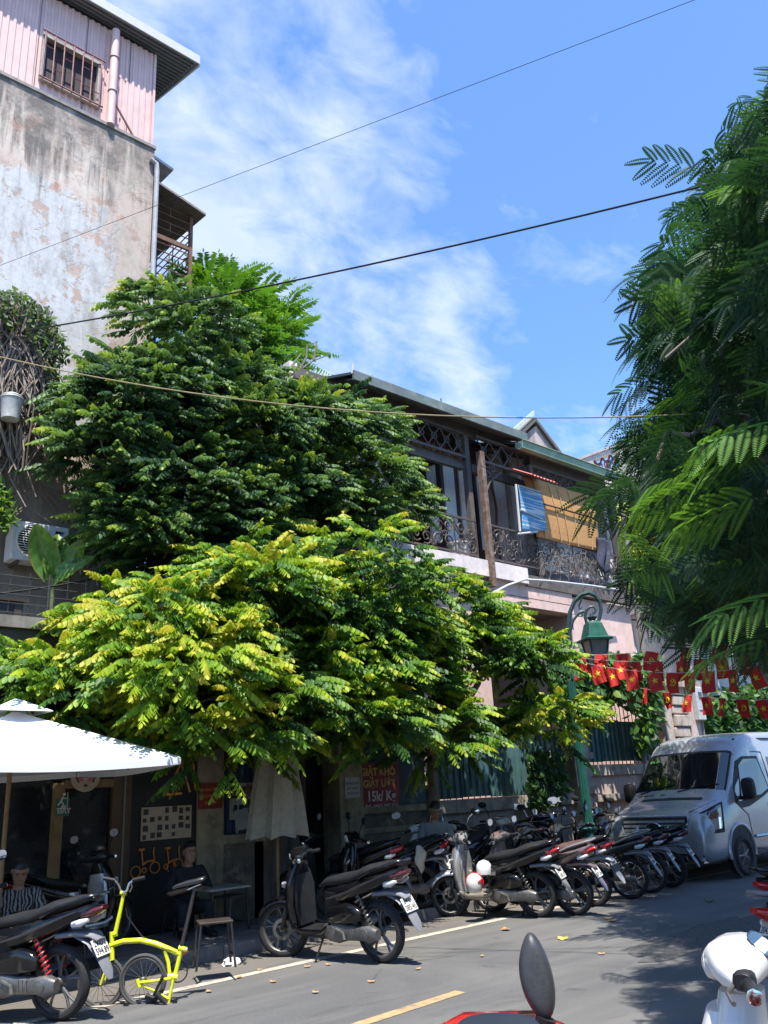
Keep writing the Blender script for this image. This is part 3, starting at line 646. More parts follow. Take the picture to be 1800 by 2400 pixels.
fp(MB().bb(d1, pa1, YC - .05, YC + .3, zfl, zsof + .6), 'pilaster', m_lilac)
fp(MB().bb(pb0, pb1, YC - .05, YC + .3, zfl, zsof + .6), 'pilaster', m_lilac)
fp(MB().bb(pb1 + .05, pb1 + .22, YC - .45, YC - .2, zfl, zsof + .4), 'slim_column', m_lilac)
fp(MB().bb(pb1 + .3, xR - .2, YC, YC + .3, zfl, zsof + .6), 'upper_wall', m_lilac)
fp(MB().bb(xR - .25, xR - .05, YB + .3, 17.9, zfl, zsof + .6), 'end_wall', m_lilac)
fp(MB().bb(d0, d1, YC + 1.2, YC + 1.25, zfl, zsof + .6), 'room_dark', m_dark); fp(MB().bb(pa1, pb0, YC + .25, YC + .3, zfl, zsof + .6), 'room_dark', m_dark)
fp(MB().bb(d0, pb0, YC + .02, YC + .28, ztop, zsof + .6), 'door_head', m_timb)
# open door leaves with white curtains
def door(x0, x1, y0, y1, z0, z1, solid=.26):
    r = fp(MB(), 'door_leaf', m_brwn) if False else None
    d = Vector((x1 - x0, y1 - y0, 0)); L = d.length; a = math.atan2(d.y, d.x); rot = Matrix.Rotation(a, 3, 'Z'); c = Vector(((x0 + x1) / 2, (y0 + y1) / 2, 0))
    b = MB()
    for q, w in ((-L / 2 + .05, .1), (L / 2 - .05, .1)): b.box(c + rot @ Vector((q, 0, (z0 + z1) / 2)), (w, .05, z1 - z0), rot)
    for zz, h in ((z0 + (z1 - z0) * solid / 2, (z1 - z0) * solid), (z1 - .06, .12)): b.box(c + Vector((0, 0, zz)), (L - .2, .045, h), rot)
    o = fp(b, 'door_leaf', m_brwn)
    g = MB().grid(lambda u, v: c + rot @ Vector(((u - .5) * (L - .2), -.01 + .018 * math.sin(u * 34), z0 + (z1 - z0) * (solid + (1 - solid) * v) - .1 * v)), 48, 2)
    g.build('curtain', M('white_curtain', (.72, .73, .76), .9, var=.06), o, smooth=True)
door(C_(1040, 1180).x, d1 + .0, YC + .06, YC + .02, zfl, ztop); door(C_(1031, 1180).x, C_(1041, 1180).x, YC + .5, YC + .06, zfl, ztop)
door(pa1 + .25, pb0 - .1, YC + .12, YC + .1, zfl, ztop)
fp(MB().tube([(pb0 - .1 + .05 * math.sin(i * 1.3), YC - .1, zfl + .3 * i) for i in range(10)], .035, 6), 'dry_creeper_stem', m_rust)
# florist sign
x0, x1, z0, z1 = C_(943, 1040).x, C_(1072, 1075).x, C_(1008, 1072).z, C_(1008, 1034).z
sg = empty('florist_sign', ((x0 + x1) / 2, YC - .1, (z0 + z1) / 2), 0, 'brown shop sign with pale serif lettering over the open balcony door', 'sign')
zs0, zs1 = C_(1072, 1089).z, C_(1072, 1058).z
sh_ = zs1 - zs0
MB().box((0, 0, 0), (x1 - x0, .03, sh_)).build('board', M('sign_brown', (.13, .045, .035), .6), sg)
txt('Dila nd Florist', .36, M('sign_pale', (.45, .36, .30), .6), sg, (.05, -.018, .04), sx=1.0, bold=-.002); txt('FLOWER & LIFE STYLE', .085, M('sign_pale', (.45, .36, .30), .6), sg, (.0, -.018, -.24), sx=1.5)
sg.location.z = (zs0 + zs1) / 2
# columns, soffit, valance
zgt = zsof + .05
col = W(1107, 1022, YB); colb = W(1141, 1378, YB)
fp(MB().bb(xC1 - .2, xC1 - .06, YB + .1, YB + .24, zfl - .1, zgt), 'column', m_timb)
fp(MB().bb(xC1 - .05, xC1 + .09, YB - .22, YB - .08, colb.z, zgt - .5), 'column', m_rtim)
fp(MB().bb(xC2 - .08, xC2 + .1, YB - .1, YB + .08, zfl - .2, zgt - .3), 'column', m_timb)
fp(MB().tube([(xC2 + .22, YB - .2, zgt - .3), (xC2 + .2, YB - .2, 3.2)], .06, 10), 'downpipe', plaster('old_pipe', (.16, .14, .12), (.3, .28, .25), .5, 6), smooth=True)
fp(MB().bb(xC1 + 2.0 - .06, xC1 + 2.06, YB - .08, YB + .04, zfl - .1, zgt - .35), 'post', m_timb)
ye = YB - .35; ev = W(1000, 948, ye); zev = ev.z; xpk = W(827, 886, ye).x; xen = W(1232, 1031, ye).x
pt_ = .36
fp(MB().add([(xpk, ye, zev - .02), (xen, ye, zev - .02), (xen, YC + .3, zev + (YC + .3 - ye) * pt_), (xpk, YC + .3, zev + (YC + .3 - ye) * pt_)], [(3, 2, 1, 0)]), 'soffit', m_timb, thick=.03)
rf = fp(MB().add([(xpk - 1.4, ye + 1.6, zev - .05), (xpk, ye, zev + .12), (xen + .05, ye, zev + .12), (xen + .05, 15, zev + 1.35), (xpk + 1.2, 15, zev + 1.35), (xpk - 1.4, 17, zev - .05)], [(1, 2, 3, 4), (0, 1, 4, 5)]), 'roof', m_rgrn, thick=.05)
fp(MB().bb(xpk - .02, xen, ye - .06, ye - .005, zev - .05, zev + .16), 'eave_board', m_rgrn, rf).location = (0, 0, 0)
fp(MB().tube([(xpk, ye, zev + .1), (xpk, ye - .02, zev + .32)], [.035, .02], 8), 'finial', m_wht, rf); fp(MB().cyl((xpk + 2.6, ye + .02, zev + .1), (xpk + 2.6, ye + .02, zev + .3), .015, n=6), 'finial', m_iron, rf)
gx0 = W(1215, 1042, ye).x; gx1 = W(1462, 1128, ye).x; zg = W(1330, 1082, ye).z
rf2 = fp(MB().add([(gx0, ye + .1, zg + .08), (gx1, ye + .1, zg + .08), (gx1, 15, zg + 1.2), (gx0, 15, zg + 1.2)], [(0, 1, 2, 3)]), 'roof', m_rgrn, thick=.05)
fp(MB().add([(gx0, ye + .1, zg - .05), (gx1 - .6, ye + .1, zg - .05), (gx1 - .6, YC + .3, zg + .5), (gx0, YC + .3, zg + .5)], [(3, 2, 1, 0)]), 'soffit', m_timb, thick=.03)
gt = MB(); n = 10
prof = [(ye + .1, zg + .1), (ye + .1, zg - .06), (ye + .02, zg - .12), (ye - .10, zg - .1), (ye - .12, zg + .07), (ye - .16, zg + .09)]
gt.loft([[Vector((x, y, z)) for y, z in prof] for x in (gx0, gx1)], close=False)
fp(gt, 'gutter', m_gut, thick=.015)
def lattice(x0, x1, y, z0, z1, root=None, step=None):
    h = z1 - z0; st = step or h * .8; n = max(1, round((x1 - x0) / st)); st = (x1 - x0) / n; b = MB()
    for i in range(n):
        a, c = x0 + i * st, x0 + (i + 1) * st
        b.tube([(a, y, z0), (a + st * .38, y - .012, z0 + h * .4), (c, y, z1)], .015, 5); b.tube([(c, y, z0), (c - st * .38, y + .012, z0 + h * .4), (a, y, z1)], .015, 5)
        b.torus((a + st / 2, y - .01, z0 + h * .5), (0, 1, 0), h * .16, .012, 12, 5)
    b.bb(x0, x1, y - .03, y + .03, z0 - .07, z0 - .01); b.bb(x0, x1, y - .03, y + .03, z1 + .01, z1 + .07)
    o = fp(b, 'valance', m_timb); o['kind'] = 'stuff'; return o
zv1 = zgt - .05; zv0 = W(1107, 1068, YB).z
lattice(xL, xC1 - .22, YB + .1, zv0, zv1); lattice(xC1 + .1, xC1 + 1.95, YB + .0, zv0 - .02, zv1 - .02)
zw = W(1330, 1125, YB).z
lattice(xC1 + 2.1, xC2 - .1, YB + .0, zw - .38, zw + .02)
fp(MB().bb(xC1 + 2.1, xC2 - .1, YB + .0, YB + .05, zw + .05, zg + .3), 'fascia', m_timb); fp(MB().bb(xL, xC1 + 2.0, YB + .12, YB + .17, zv1 + .05, zv1 + .3), 'fascia', m_timb)
fp(MB().bb(xL, xC1 - .2, YB + .2, YB + .3, zv0 - .3, zv0 - .08), 'tie_beam', m_timb); fp(MB().bb(xC1 + .1, xC2 - .1, YB + .2, YB + .3, zv0 - .3, zv0 - .1), 'tie_beam', m_timb)
for xx, sg_ in ((xC1 + .1, 1), (xC2 - .1, -1)):       # scrolled brackets under the valance
    b = MB()
    b.tube([Vector((xx + sg_ * q[0], YB, zv0 - .1 + q[1])) for q in ((0, -1.5), (.1, -.9), (.35, -.45), (.8, -.1))], .026, 6)
    b.tube(spiral((xx + sg_ * .28, YB, zv0 - .35), .2, 1.4, .3, sg_), .022, 6); b.tube(spiral((xx + sg_ * .12, YB, zv0 - .85), .12, 1.4, 1.3, -sg_), .02, 6)
    b.tube(spiral((xx + sg_ * .5, YB, zv0 - .16), .12, 1.3, 2.3, sg_), .02, 6); fp(b, 'scroll_bracket', m_iron)
# wrought iron balcony railing
zr1 = W(1055, 1211, YB).z; zr0 = zfl + .02
def railing(x0, x1, y, root):
    z0, z1 = zr0 + .06, zr1; L = x1 - x0; h = z1 - z0
    MB().bb(x0, x1, y - .02, y + .02, z1, z1 + .045).build('top_rail', m_iron, root); MB().bb(x0, x1, y - .015, y + .015, z0 - .04, z0).build('bottom_rail', m_iron, root)
    n = max(2, round(L / (h * .92))); w = L / n
    for i in range(n):
        cx = x0 + w * (i + .5); s = 1 if i % 2 else -1; t = .017
        for (c, rad, tu, a0, sg2) in (((cx - s * w * .22, z0 + h * .72), h * .24, 1.6, 2.6, s), ((cx + s * w * .2, z0 + h * .62), h * .2, 1.5, .4, -s), ((cx + s * w * .24, z0 + h * .24), h * .22, 1.6, 4.2, s), ((cx - s * w * .18, z0 + h * .26), h * .2, 1.4, 5.6, -s), ((cx, z0 + h * .46), h * .12, 1.2, 1.0, s)):
            MB().tube(spiral((c[0], y, c[1]), rad, tu, a0, sg2, 22), t, 5).build('scroll', m_iron, root)
        MB().tube([(cx - s * w * .5, y, z0 + h * .98), (cx - s * w * .3, y, z0 + h * .55), (cx + s * w * .1, y, z0 + h * .5), (cx + s * w * .45, y, z0 + h * .05)], t, 5).build('sweep', m_iron, root)
        MB().bb(cx + w / 2 - .012, cx + w / 2 + .012, y - .012, y + .012, z0, z1).build('upright', m_iron, root)
ra = empty('balcony_railing', (0, 0, 0), 0, 'wrought iron scroll railing left of the rusty column', 'railing', 'scroll railings on the florist balcony')
railing(xL + .6, xC1 - .22, YB - .02, ra)
ra = empty('balcony_railing', (0, 0, 0), 0, 'wrought iron scroll railing just right of the rusty column', 'railing', 'scroll railings on the florist balcony')
railing(xC1 + .12, xC1 + 1.94, YB - .02, ra)
ra = empty('balcony_railing', (0, 0, 0), 0, 'wrought iron scroll railing with pale sheeting below the bamboo blind', 'railing', 'scroll railings on the florist balcony')
railing(xC1 + 2.08, xC2 - .1, YB - .02, ra)
m_shet = plaster('dirty_sheeting', (.74, .70, .64), (.20, .18, .16), .5, 3.2, streak=.6)
MB().grid(lambda u, v: Vector((xC1 + 2.08 + u * (xC2 - xC1 - 2.2), YB + .1 + .03 * math.sin(u * 40) * (1 - v), zr0 + .06 + v * (zr1 - zr0 - .1))), 90, 6).build('sheeting', m_shet, ra, smooth=True)
nb_ = MB(); rr = random.Random(9)
for i in range(130):
    q = Vector((xC1 + 2.0 + rr.random() ** 1.3 * 2.6, YB - .06 - rr.random() * .1, zr0 + rr.random() * (zr1 - zr0) * .95)); d = Vector((rr.uniform(-.3, .3), rr.uniform(-.05, .05), rr.uniform(-.5, .1)))
    nb_.tube([q, q + d * .5 + Vector((rr.uniform(-.08, .08), 0, 0)), q + d], .005, 3, False)
o = nb_.build('dry_creeper', M('grey_dry_stems', (.26, .22, .19), .95)); tag(o, 'tangle of grey dead creeper stems on the railing under the blue blind', 'dead creeper', kind='stuff')
# blinds
def blind(col1, col2):
    mt, k, b = newmat('bamboo_blind' if col1[0] > col1[2] else 'blue_striped_blind'); v = k.coord()
    w = k.wave(v, 11, .6, 'Z'); st = k.noise(k.mapping(v, (.6, .6, 16)), 1.0, 4)
    c = k.mix(w, tuple(q * .62 for q in col1), col1); c = k.mix(k.ramp(st, [(.5, 0.0), (.62, .75)] if col1[0] > col1[2] else [(.54, 0.0), (.57, .9)]), c, col2)
    c = k.mix(k.ramp(k.noise(v, 1.4, 6), [(.5, 0.0), (.7, .4)]), c, tuple(q * .5 for q in col1))
    k.put(b.inputs['Base Color'], c); b.inputs['Roughness'].default_value = .75; k.put(b.inputs['Normal'], k.bump(w, .5, .01)); return mt
yb_ = YB - .1
def quadfn(a, b, c, d, y0=0.0, bow=.05):
    P = [W(*q, yb_) for q in (a, b, c, d)]
    return lambda u, v: (P[0] * (1 - u) + P[1] * u) * (1 - v) + (P[3] * (1 - u) + P[2] * u) * v + Vector((0, -y0 - bow * math.sin(v * math.pi), 0))
bl = empty('bamboo_blind', (0, 0, 0), 0, 'large bamboo roll blind hanging over the right end of the balcony', 'blind')
m_bam = blind((.60, .31, .105), (.42, .20, .06))
f1 = quadfn((1224, 1112), (1304, 1138), (1336, 1278), (1258, 1258)); f2 = quadfn((1303, 1137), (1388, 1164), (1404, 1292), (1334, 1277))
MB().grid(f1, 12, 16).build('blind_panel', m_bam, bl, smooth=True, thick=.012); MB().grid(f2, 12, 16).build('blind_panel', m_bam, bl, smooth=True, thick=.012)
for f, us in ((f1, (.25, .72, .97)), (f2, (.28, .75))):
    for u in us: MB().tube([f(u, v / 8) + Vector((0, -.02, 0)) for v in range(9)], .012, 5).build('cord', M('blind_cord', (.52, .36, .2), .8), bl)
MB().tube([W(1262, 1178, yb_ - .1), W(1405, 1218, yb_ - .12)], .022, 8).build('batten', m_brwn, bl)
b2 = empty('blue_blind', (0, 0, 0), 0, 'torn blue and white striped blind beside the bamboo blind', 'blind')
fb = quadfn((1207, 1140), (1260, 1156), (1273, 1246), (1217, 1248), .1, .02)
MB().grid(fb, 8, 14).build('blind_panel', blind((.10, .30, .52), (.50, .55, .55)), b2, smooth=True, thick=.012)
MB().tube([fb(0, 0), fb(1, 0)], .02, 6).build('batten', m_wht, b2); MB().tube([fb(-.05, .55) + Vector((0, -.02, 0)), fb(.85, .72) + Vector((0, -.02, 0))], .02, 6).build('batten', m_wht, b2)
MB().tube([fb(-.1, 0), fb(-.1, 1)], .03, 6).build('edge_pole', m_wht, b2); MB().tube([fb(-.2, 1.05), fb(.6, 1.02)], .025, 6).build('foot_pole', m_wht, b2)
q0, q1 = W(1196, 1098, YB - .1), W(1256, 1118, YB - .1)
o = MB().grid(lambda u, v: q0 + (q1 - q0) * u + Vector((.1 * v, -.55 * v, -.32 * v + .022 * math.sin(u * 50))), 40, 2).build('red_awning', M('red_awning_sheet', (.42, .09, .07), .6, var=.2), None, thick=.01); tag(o, 'small red corrugated awning above the blue blind', 'awning')
# laundry, bucket, white pipe on the balcony
cl = MB().grid(lambda u, v: W(1398, 1258, YB - .2) + Vector((.55 * u * (1 - .3 * v) + .06 * math.sin(v * 6), .05 * math.sin(u * 9 + v * 3), -1.0 * v * (1 - .3 * abs(u - .5)))), 14, 14).build('hanging_clothes', M('navy_cloth', (.025, .028, .05), .9), None, smooth=True, thick=.02); tag(cl, 'dark navy clothes hanging on the railing beside the bamboo blind', 'clothes')
wb = W(1078, 1300, YB + .35); bk = empty('bucket', (wb.x, YB + .35, zfl - .03), 0, 'white plastic bucket standing on the balcony behind scroll railing', 'bucket')
MB().lathe([(.2, 0), (.27, .4), (.285, .41), (.285, .44), (.26, .44), (.2, .03)], n=24).build('tub', M('white_plastic', (.55, .55, .53), .4, dirt=((.3, .28, .25), .5)), bk, smooth=True); MB().torus((0, 0, .3), (0, 1, .3), .27, .008, 20, 5, 0, math.pi).build('handle', m_iron, bk)
o = MB().tube([W(1150, 1393, YB - .35), W(1190, 1372, YB - .4), W(1230, 1358, YB - .4), W(1290, 1362, YB - .4), W(1380, 1372, YB - .35), W(1448, 1382, YB - .3)], .028, 8).build('cable', m_wht, None, smooth=True); tag(o, 'thick white cable curving below the balcony above the lamp', 'cable')
# ================================================================== far buildings
gh = empty('gable_house', (0, 0, 0), 0, 'mouldy plaster gable end with pale roof edge behind the florist roof', 'house')
g1 = W(1243, 983, 21); g0 = W(1190, 1010, 21); g2 = W(1312, 1075, 21)
m_gab = plaster('mouldy_gable', (.42, .35, .33), (.09, .08, .08), .85, 1.1, streak=.7)
MB().add([(g0.x - 3, 21, 3), (g2.x + 1.2, 21, 3), (g2.x + 1.2, 21, g2.z - 1.0), (g1.x + .25, 21, g1.z - .25), (g0.x - 3, 21, g0.z - 3.2)], [(0, 1, 2, 3, 4)]).build('gable_wall', m_gab, gh, thick=.3)
b = MB(); pk = Vector((g1.x, 20.7, g1.z)); dn = Vector((g2.x + 1.3, 20.7, g2.z - 1.0)); lf = Vector((g0.x - 3, 20.7, g0.z - 3.0))
for q in (dn, lf): b.add([pk, q, q + Vector((0, 6, 0)), pk + Vector((0, 6, 0)), pk + Vector((0, 0, -.2)), q + Vector((0, 0, -.2)), q + Vector((0, 6, -.2)), pk + Vector((0, 6, -.2))], [(0, 1, 2, 3), (4, 7, 6, 5), (0, 4, 5, 1), (1, 5, 6, 2), (3, 2, 6, 7)])
b.build('roof', m_timb, gh)
MB().add([lf + Vector((-.3, 0, .35)), pk + Vector((-.1, 0, .28)), pk + Vector((-.15, 0, .02)), lf + Vector((-.3, 0, .05))], [(0, 1, 2, 3)]).build('roof_edge', M('pale_green_edge', (.42, .50, .42), .6), gh, thick=.1)
wh = empty('white_house', (0, 0, 0), 0, 'tall white house with red lattice roof parapet behind the feathery tree', 'house')
m_whw = plaster('white_house_plaster', (.62, .58, .54), (.3, .27, .25), .4, 1.0, streak=.4)
XH = 31.0
def H_(px, py): d = ray(px, py); t = XH / d.x; return d * t + Vector((0, 0, CAM_H))
h0, h1 = H_(1352, 1078), H_(1500, 1028)
yn, yf, zp = h1.y, h0.y, (h0.z + h1.z) / 2
MB().bb(XH, XH + 9, yn - .9, yf, .0, zp - 1.7).build('wall', m_whw, wh)
MB().bb(XH - .25, XH + 9, yn - 1.1, yf + .2, zp - 1.95, zp - 1.72).build('cornice', m_whw, wh)
def par(q0, q1, z0, z1, nm='parapet', mt=m_whw, dx=0): MB().bb(XH + dx, XH + .25 + dx, yf + (yn - .9 - yf) * q0, yf + (yn - .9 - yf) * q1, z0, z1).build(nm, mt, wh)
par(0, 1, zp - 1.7, zp - .95); par(0, 1, zp - .25, zp); par(-.01, 1.01, zp, zp + .12, 'coping', m_whw, -.05)
spans = [(.05, .14), (.20, .50), (.56, .64), (.72, .92)]
prev = 0
for s0, s1 in spans + [(1, 1)]: par(prev, s0, zp - .95, zp - .25, 'pier'); prev = s1
m_lat = M('dark_red_lattice', (.22, .06, .05), .7, var=.3)
for s0, s1 in spans:
    y0 = yf + (yn - .9 - yf) * s0; y1 = yf + (yn - .9 - yf) * s1; n = max(2, round(abs(y1 - y0) / .42)); st = (y1 - y0) / n; b = MB()
    for i in range(n):
        for a, c in ((0, 1), (1, 0)): b.tube([(XH + .1, y0 + st * (i + a), zp - .95), (XH + .1, y0 + st * (i + c), zp - .25)], .05, 4)
        b.torus((XH + .1, y0 + st * (i + .5), zp - .6), (1, 0, 0), .16, .035, 10, 4)
    b.build('lattice_panel', m_lat, wh)
MB().cyl((XH - .08, yf + (yn - .9 - yf) * .45, zp - 5), (XH - .08, yf + (yn - .9 - yf) * .45, zp - .9), .07, n=8).build('downpipe', m_wht, wh)
MB().bb(XH + 1, XH + 9, yn - .91, yn - .7, zp - 1.7, zp).build('parapet', m_whw, wh)
# white canvas screen behind the wall, and a pale house at the far right
t0, t1 = W(1472, 1452, 14.5), W(1632, 1385, 14.5); tb = W(1500, 1600, 14.5)
o = MB().grid(lambda u, v: Vector((t0.x + (t1.x + 3.5 - t0.x) * u, 14.5 + .5 * v + .04 * math.sin(u * 9), t0.z + (1 - v) * -3.6 + .25 * u * v + .0)), 20, 6).build('canvas_screen', M('white_canvas', (.62, .62, .62), .85, var=.07, scale=2), None, smooth=True, thick=.03); tag(o, 'white canvas screen behind the vine-topped garden wall', 'canvas screen')
MB().tube([(t0.x, 14.5, t0.z + .03), (t1.x + 3.5, 14.5, t0.z + .28)], .05, 8).build('pole', m_iron, o)
rh = empty('pale_house', (0, 0, 0), 0, 'pale low house behind trees at the right end of the street', 'house')
MB().bb(24.5, 40, 13.2, 20, 0, 6.8).build('wall', m_whw, rh); MB().bb(24.2, 40, 12.9, 20, 6.8, 7.05).build('roof_slab', m_gab, rh)
for x in (26.5, 30, 33.5): w_ = MB().bb(x, x + 1.2, 13.12, 13.2, 1.0, 3.4).build('window', m_brwn, rh); MB().bb(x + .1, x + 1.1, 13.1, 13.12, 1.1, 3.3).build('pane', m_glassd, w_)
MB().bb(24.0, 40, 12.0, 13.2, 3.9, 4.0).build('awning', M('pale_awning', (.45, .44, .42), .7), rh)
# ================================================================== vegetation
def leafmat(name, trans=.35, rough=.42):
    mt, k, b = newmat(name)
    at = k.node('ShaderNodeAttribute', attribute_name='tint'); c = at.outputs['Color']
    c = k.mix(1.0, c, k.ramp(k.noise(k.coord(), 30, 3), [(.3, .85), (.7, 1.12)]), 'MULTIPLY')
    k.put(b.inputs['Base Color'], c); b.inputs['Roughness'].default_value = rough; b.inputs['Specular IOR Level'].default_value = .32
    tr = k.node('ShaderNodeBsdfTranslucent'); k.put(tr.inputs['Color'], k.mix(1.0, c, (1.5, 1.45, .75), 'MULTIPLY'))
    mx = k.node('ShaderNodeMixShader'); mx.inputs[0].default_value = trans
    out = mt.node_tree.nodes['Material Output']; k.l.new(b.outputs[0], mx.inputs[1]); k.l.new(tr.outputs[0], mx.inputs[2]); k.l.new(mx.outputs[0], out.inputs[0])
    return mt
m_leaf = leafmat('glossy_leaf', .42, .5); m_feath = leafmat('feathery_leaf', .32, .6); m_bark = plaster('grey_bark', (.16, .13, .10), (.06, .05, .04), .6, 6)
m_vine = M('grey_vine_stem', (.23, .18, .145), .95, var=.35)
def nrm(a): return a / np.maximum(np.linalg.norm(a, axis=-1, keepdims=True), 1e-9)
def leaf_mesh(name, P, Dv, N, L, Wd, colr, mat, simple=False):
    """many single leaves as one mesh: base P, direction Dv, face normal N"""
    Dv = nrm(Dv); S = nrm(np.cross(Dv, N)); N = nrm(np.cross(S, Dv)); n = len(P); L = L[:, None]; Wd = Wd[:, None]
    if simple:
        V = np.stack([P, P + Dv * L * .5 + S * Wd * .5, P + Dv * L, P + Dv * L * .5 - S * Wd * .5], 1); F = np.array([[0, 1, 2, 3]]); nv = 4
    else:
        fold = -N * Wd * .16
        V = np.stack([P, P + Dv * L * .32 + S * Wd * .5 + fold, P + Dv * L * .68 + S * Wd * .40 + fold - N * L * .05, P + Dv * L - N * L * .10,
                      P + Dv * L * .68 - S * Wd * .40 + fold - N * L * .05, P + Dv * L * .32 - S * Wd * .5 + fold], 1)
        F = np.array([[0, 1, 2, 3], [0, 3, 4, 5]]); nv = 6
    faces = (np.arange(n)[:, None, None] * nv + F[None]).reshape(-1)
    me = bpy.data.meshes.new(name); me.vertices.add(n * nv); me.vertices.foreach_set('co', V.reshape(-1).astype(np.float32))
    nf = len(faces) // 4; me.loops.add(len(faces)); me.loops.foreach_set('vertex_index', faces.astype(np.int32))
    me.polygons.add(nf); me.polygons.foreach_set('loop_start', (np.arange(nf) * 4).astype(np.int32)); me.polygons.foreach_set('loop_total', np.full(nf, 4, np.int32))
    me.update(calc_edges=True)
    a = me.color_attributes.new('tint', 'FLOAT_COLOR', 'POINT')
    c4 = np.ones((n * nv, 4), np.float32); c4[:, :3] = np.repeat(colr, nv, axis=0); a.data.foreach_set('color', c4.reshape(-1))
    me.materials.append(mat); return me
def link(me, name, parent=None, kind=None):
    o = bpy.data.objects.new(name, me); COL.objects.link(o); o.parent = parent
    if kind: o['kind'] = kind
    return o
def spray_leaves(base, d, L, K, ll, lw, youth, pal, hang=.75, spread=.6, ahead=.35, sag=.35):
    """pinnate leaves: arrays of leaflets for many sprays at once"""
    S = len(base); z = np.array([0, 0, 1.]); d = nrm(d); side = nrm(np.cross(d, z) + 1e-6); upv = nrm(np.cross(side, d))
    t = np.linspace(.14, 1, K)[None, :, None]; sgn = np.where(np.arange(K) % 2 == 0, 1., -1.); sgn[-1] = 0
    sg = sgn[None, :, None]; Ls = L[:, None, None]
    P = base[:, None] + d[:, None] * Ls * t - z * Ls * sag * t ** 2
    J = rng.normal(0, .075, (S, K, 3)) + rng.normal(0, .07, (S, 1, 3))
    Dv = side[:, None] * sg * spread + d[:, None] * (ahead + (sg == 0) * .7) - z * (hang * (.75 + .5 * rng.random((S, K, 1)))) + J
    N = upv[:, None] * .7 + side[:, None] * sg * .8 + J
    ln = ll * (.62 + .5 * np.sin(np.pi * (t[..., 0] * .8 + .12))) * rng.uniform(.85, 1.15, (S, K)) * (L / L.mean())[:, None] ** .5
    y = np.clip(youth[:, None] + .35 * (t[..., 0] - .6) + rng.normal(0, .05, (S, K)), 0, 1)
    pal = np.array(pal); q = y * (len(pal) - 1); i = np.clip(q.astype(int), 0, len(pal) - 2); f = (q - i)[..., None]
    c = pal[i] * (1 - f) + pal[i + 1] * f; c = c * rng.uniform(.82, 1.15, (S, K, 1))
    return P.reshape(-1, 3), Dv.reshape(-1, 3), N.reshape(-1, 3), ln.reshape(-1), (ln * lw).reshape(-1), c.reshape(-1, 3)
def inside(poly, x, y):
    c = False; j = len(poly) - 1
    for i in range(len(poly)):
        xi, yi = poly[i]; xj, yj = poly[j]
        if (yi > y) != (yj > y) and x < (xj - xi) * (y - yi) / (yj - yi) + xi: c = not c
        j = i
    return c
def scatter(poly, n, place, inset=0, rr=random):
    xs = [p[0] for p in poly]; ys = [p[1] for p in poly]; out = []; tries = 0
    while len(out) < n and tries < n * 60:
        tries += 1; x = rr.uniform(min(xs), max(xs)); y = rr.uniform(min(ys), max(ys))
        if all(inside(poly, x + a * inset, y + b * inset) for a, b in ((0, 0), (1, 0), (-1, 0), (0, 1), (0, -1))): out.append(place(x, y))
    return out
STAR = [(.020, .060, .020), (.045, .115, .030), (.090, .195, .032), (.16, .285, .026), (.30, .40, .030), (.44, .42, .055)]
def limb_tree(root, base, nodes, r0, mat, seed=1):
    """trunk and limbs: every clump centre is joined to the nearest point already reached"""
    done = [(Vector(base), r0)]; b = MB(); rr = random.Random(seed)
    for p in sorted(nodes, key=lambda q: (q - Vector(base)).length):
        q, r = min(done, key=lambda e: (e[0] - p).length + e[1] * 2); mid = (q + p) / 2 + Vector((rr.uniform(-.15, .15), rr.uniform(-.15, .15), rr.uniform(.0, .2))); r2 = max(.014, r * .72)
        b.tube([q, mid, p], [r, (r + r2) / 2, r2], 7); done.append((mid, (r + r2) / 2)); done.append((p, r2))
    return b.build('limb', mat, root, smooth=True)
STAR2 = [(.030, .068, .034), (.060, .125, .050), (.100, .185, .058), (.14, .235, .050), (.24, .33, .045), (.36, .38, .06)]
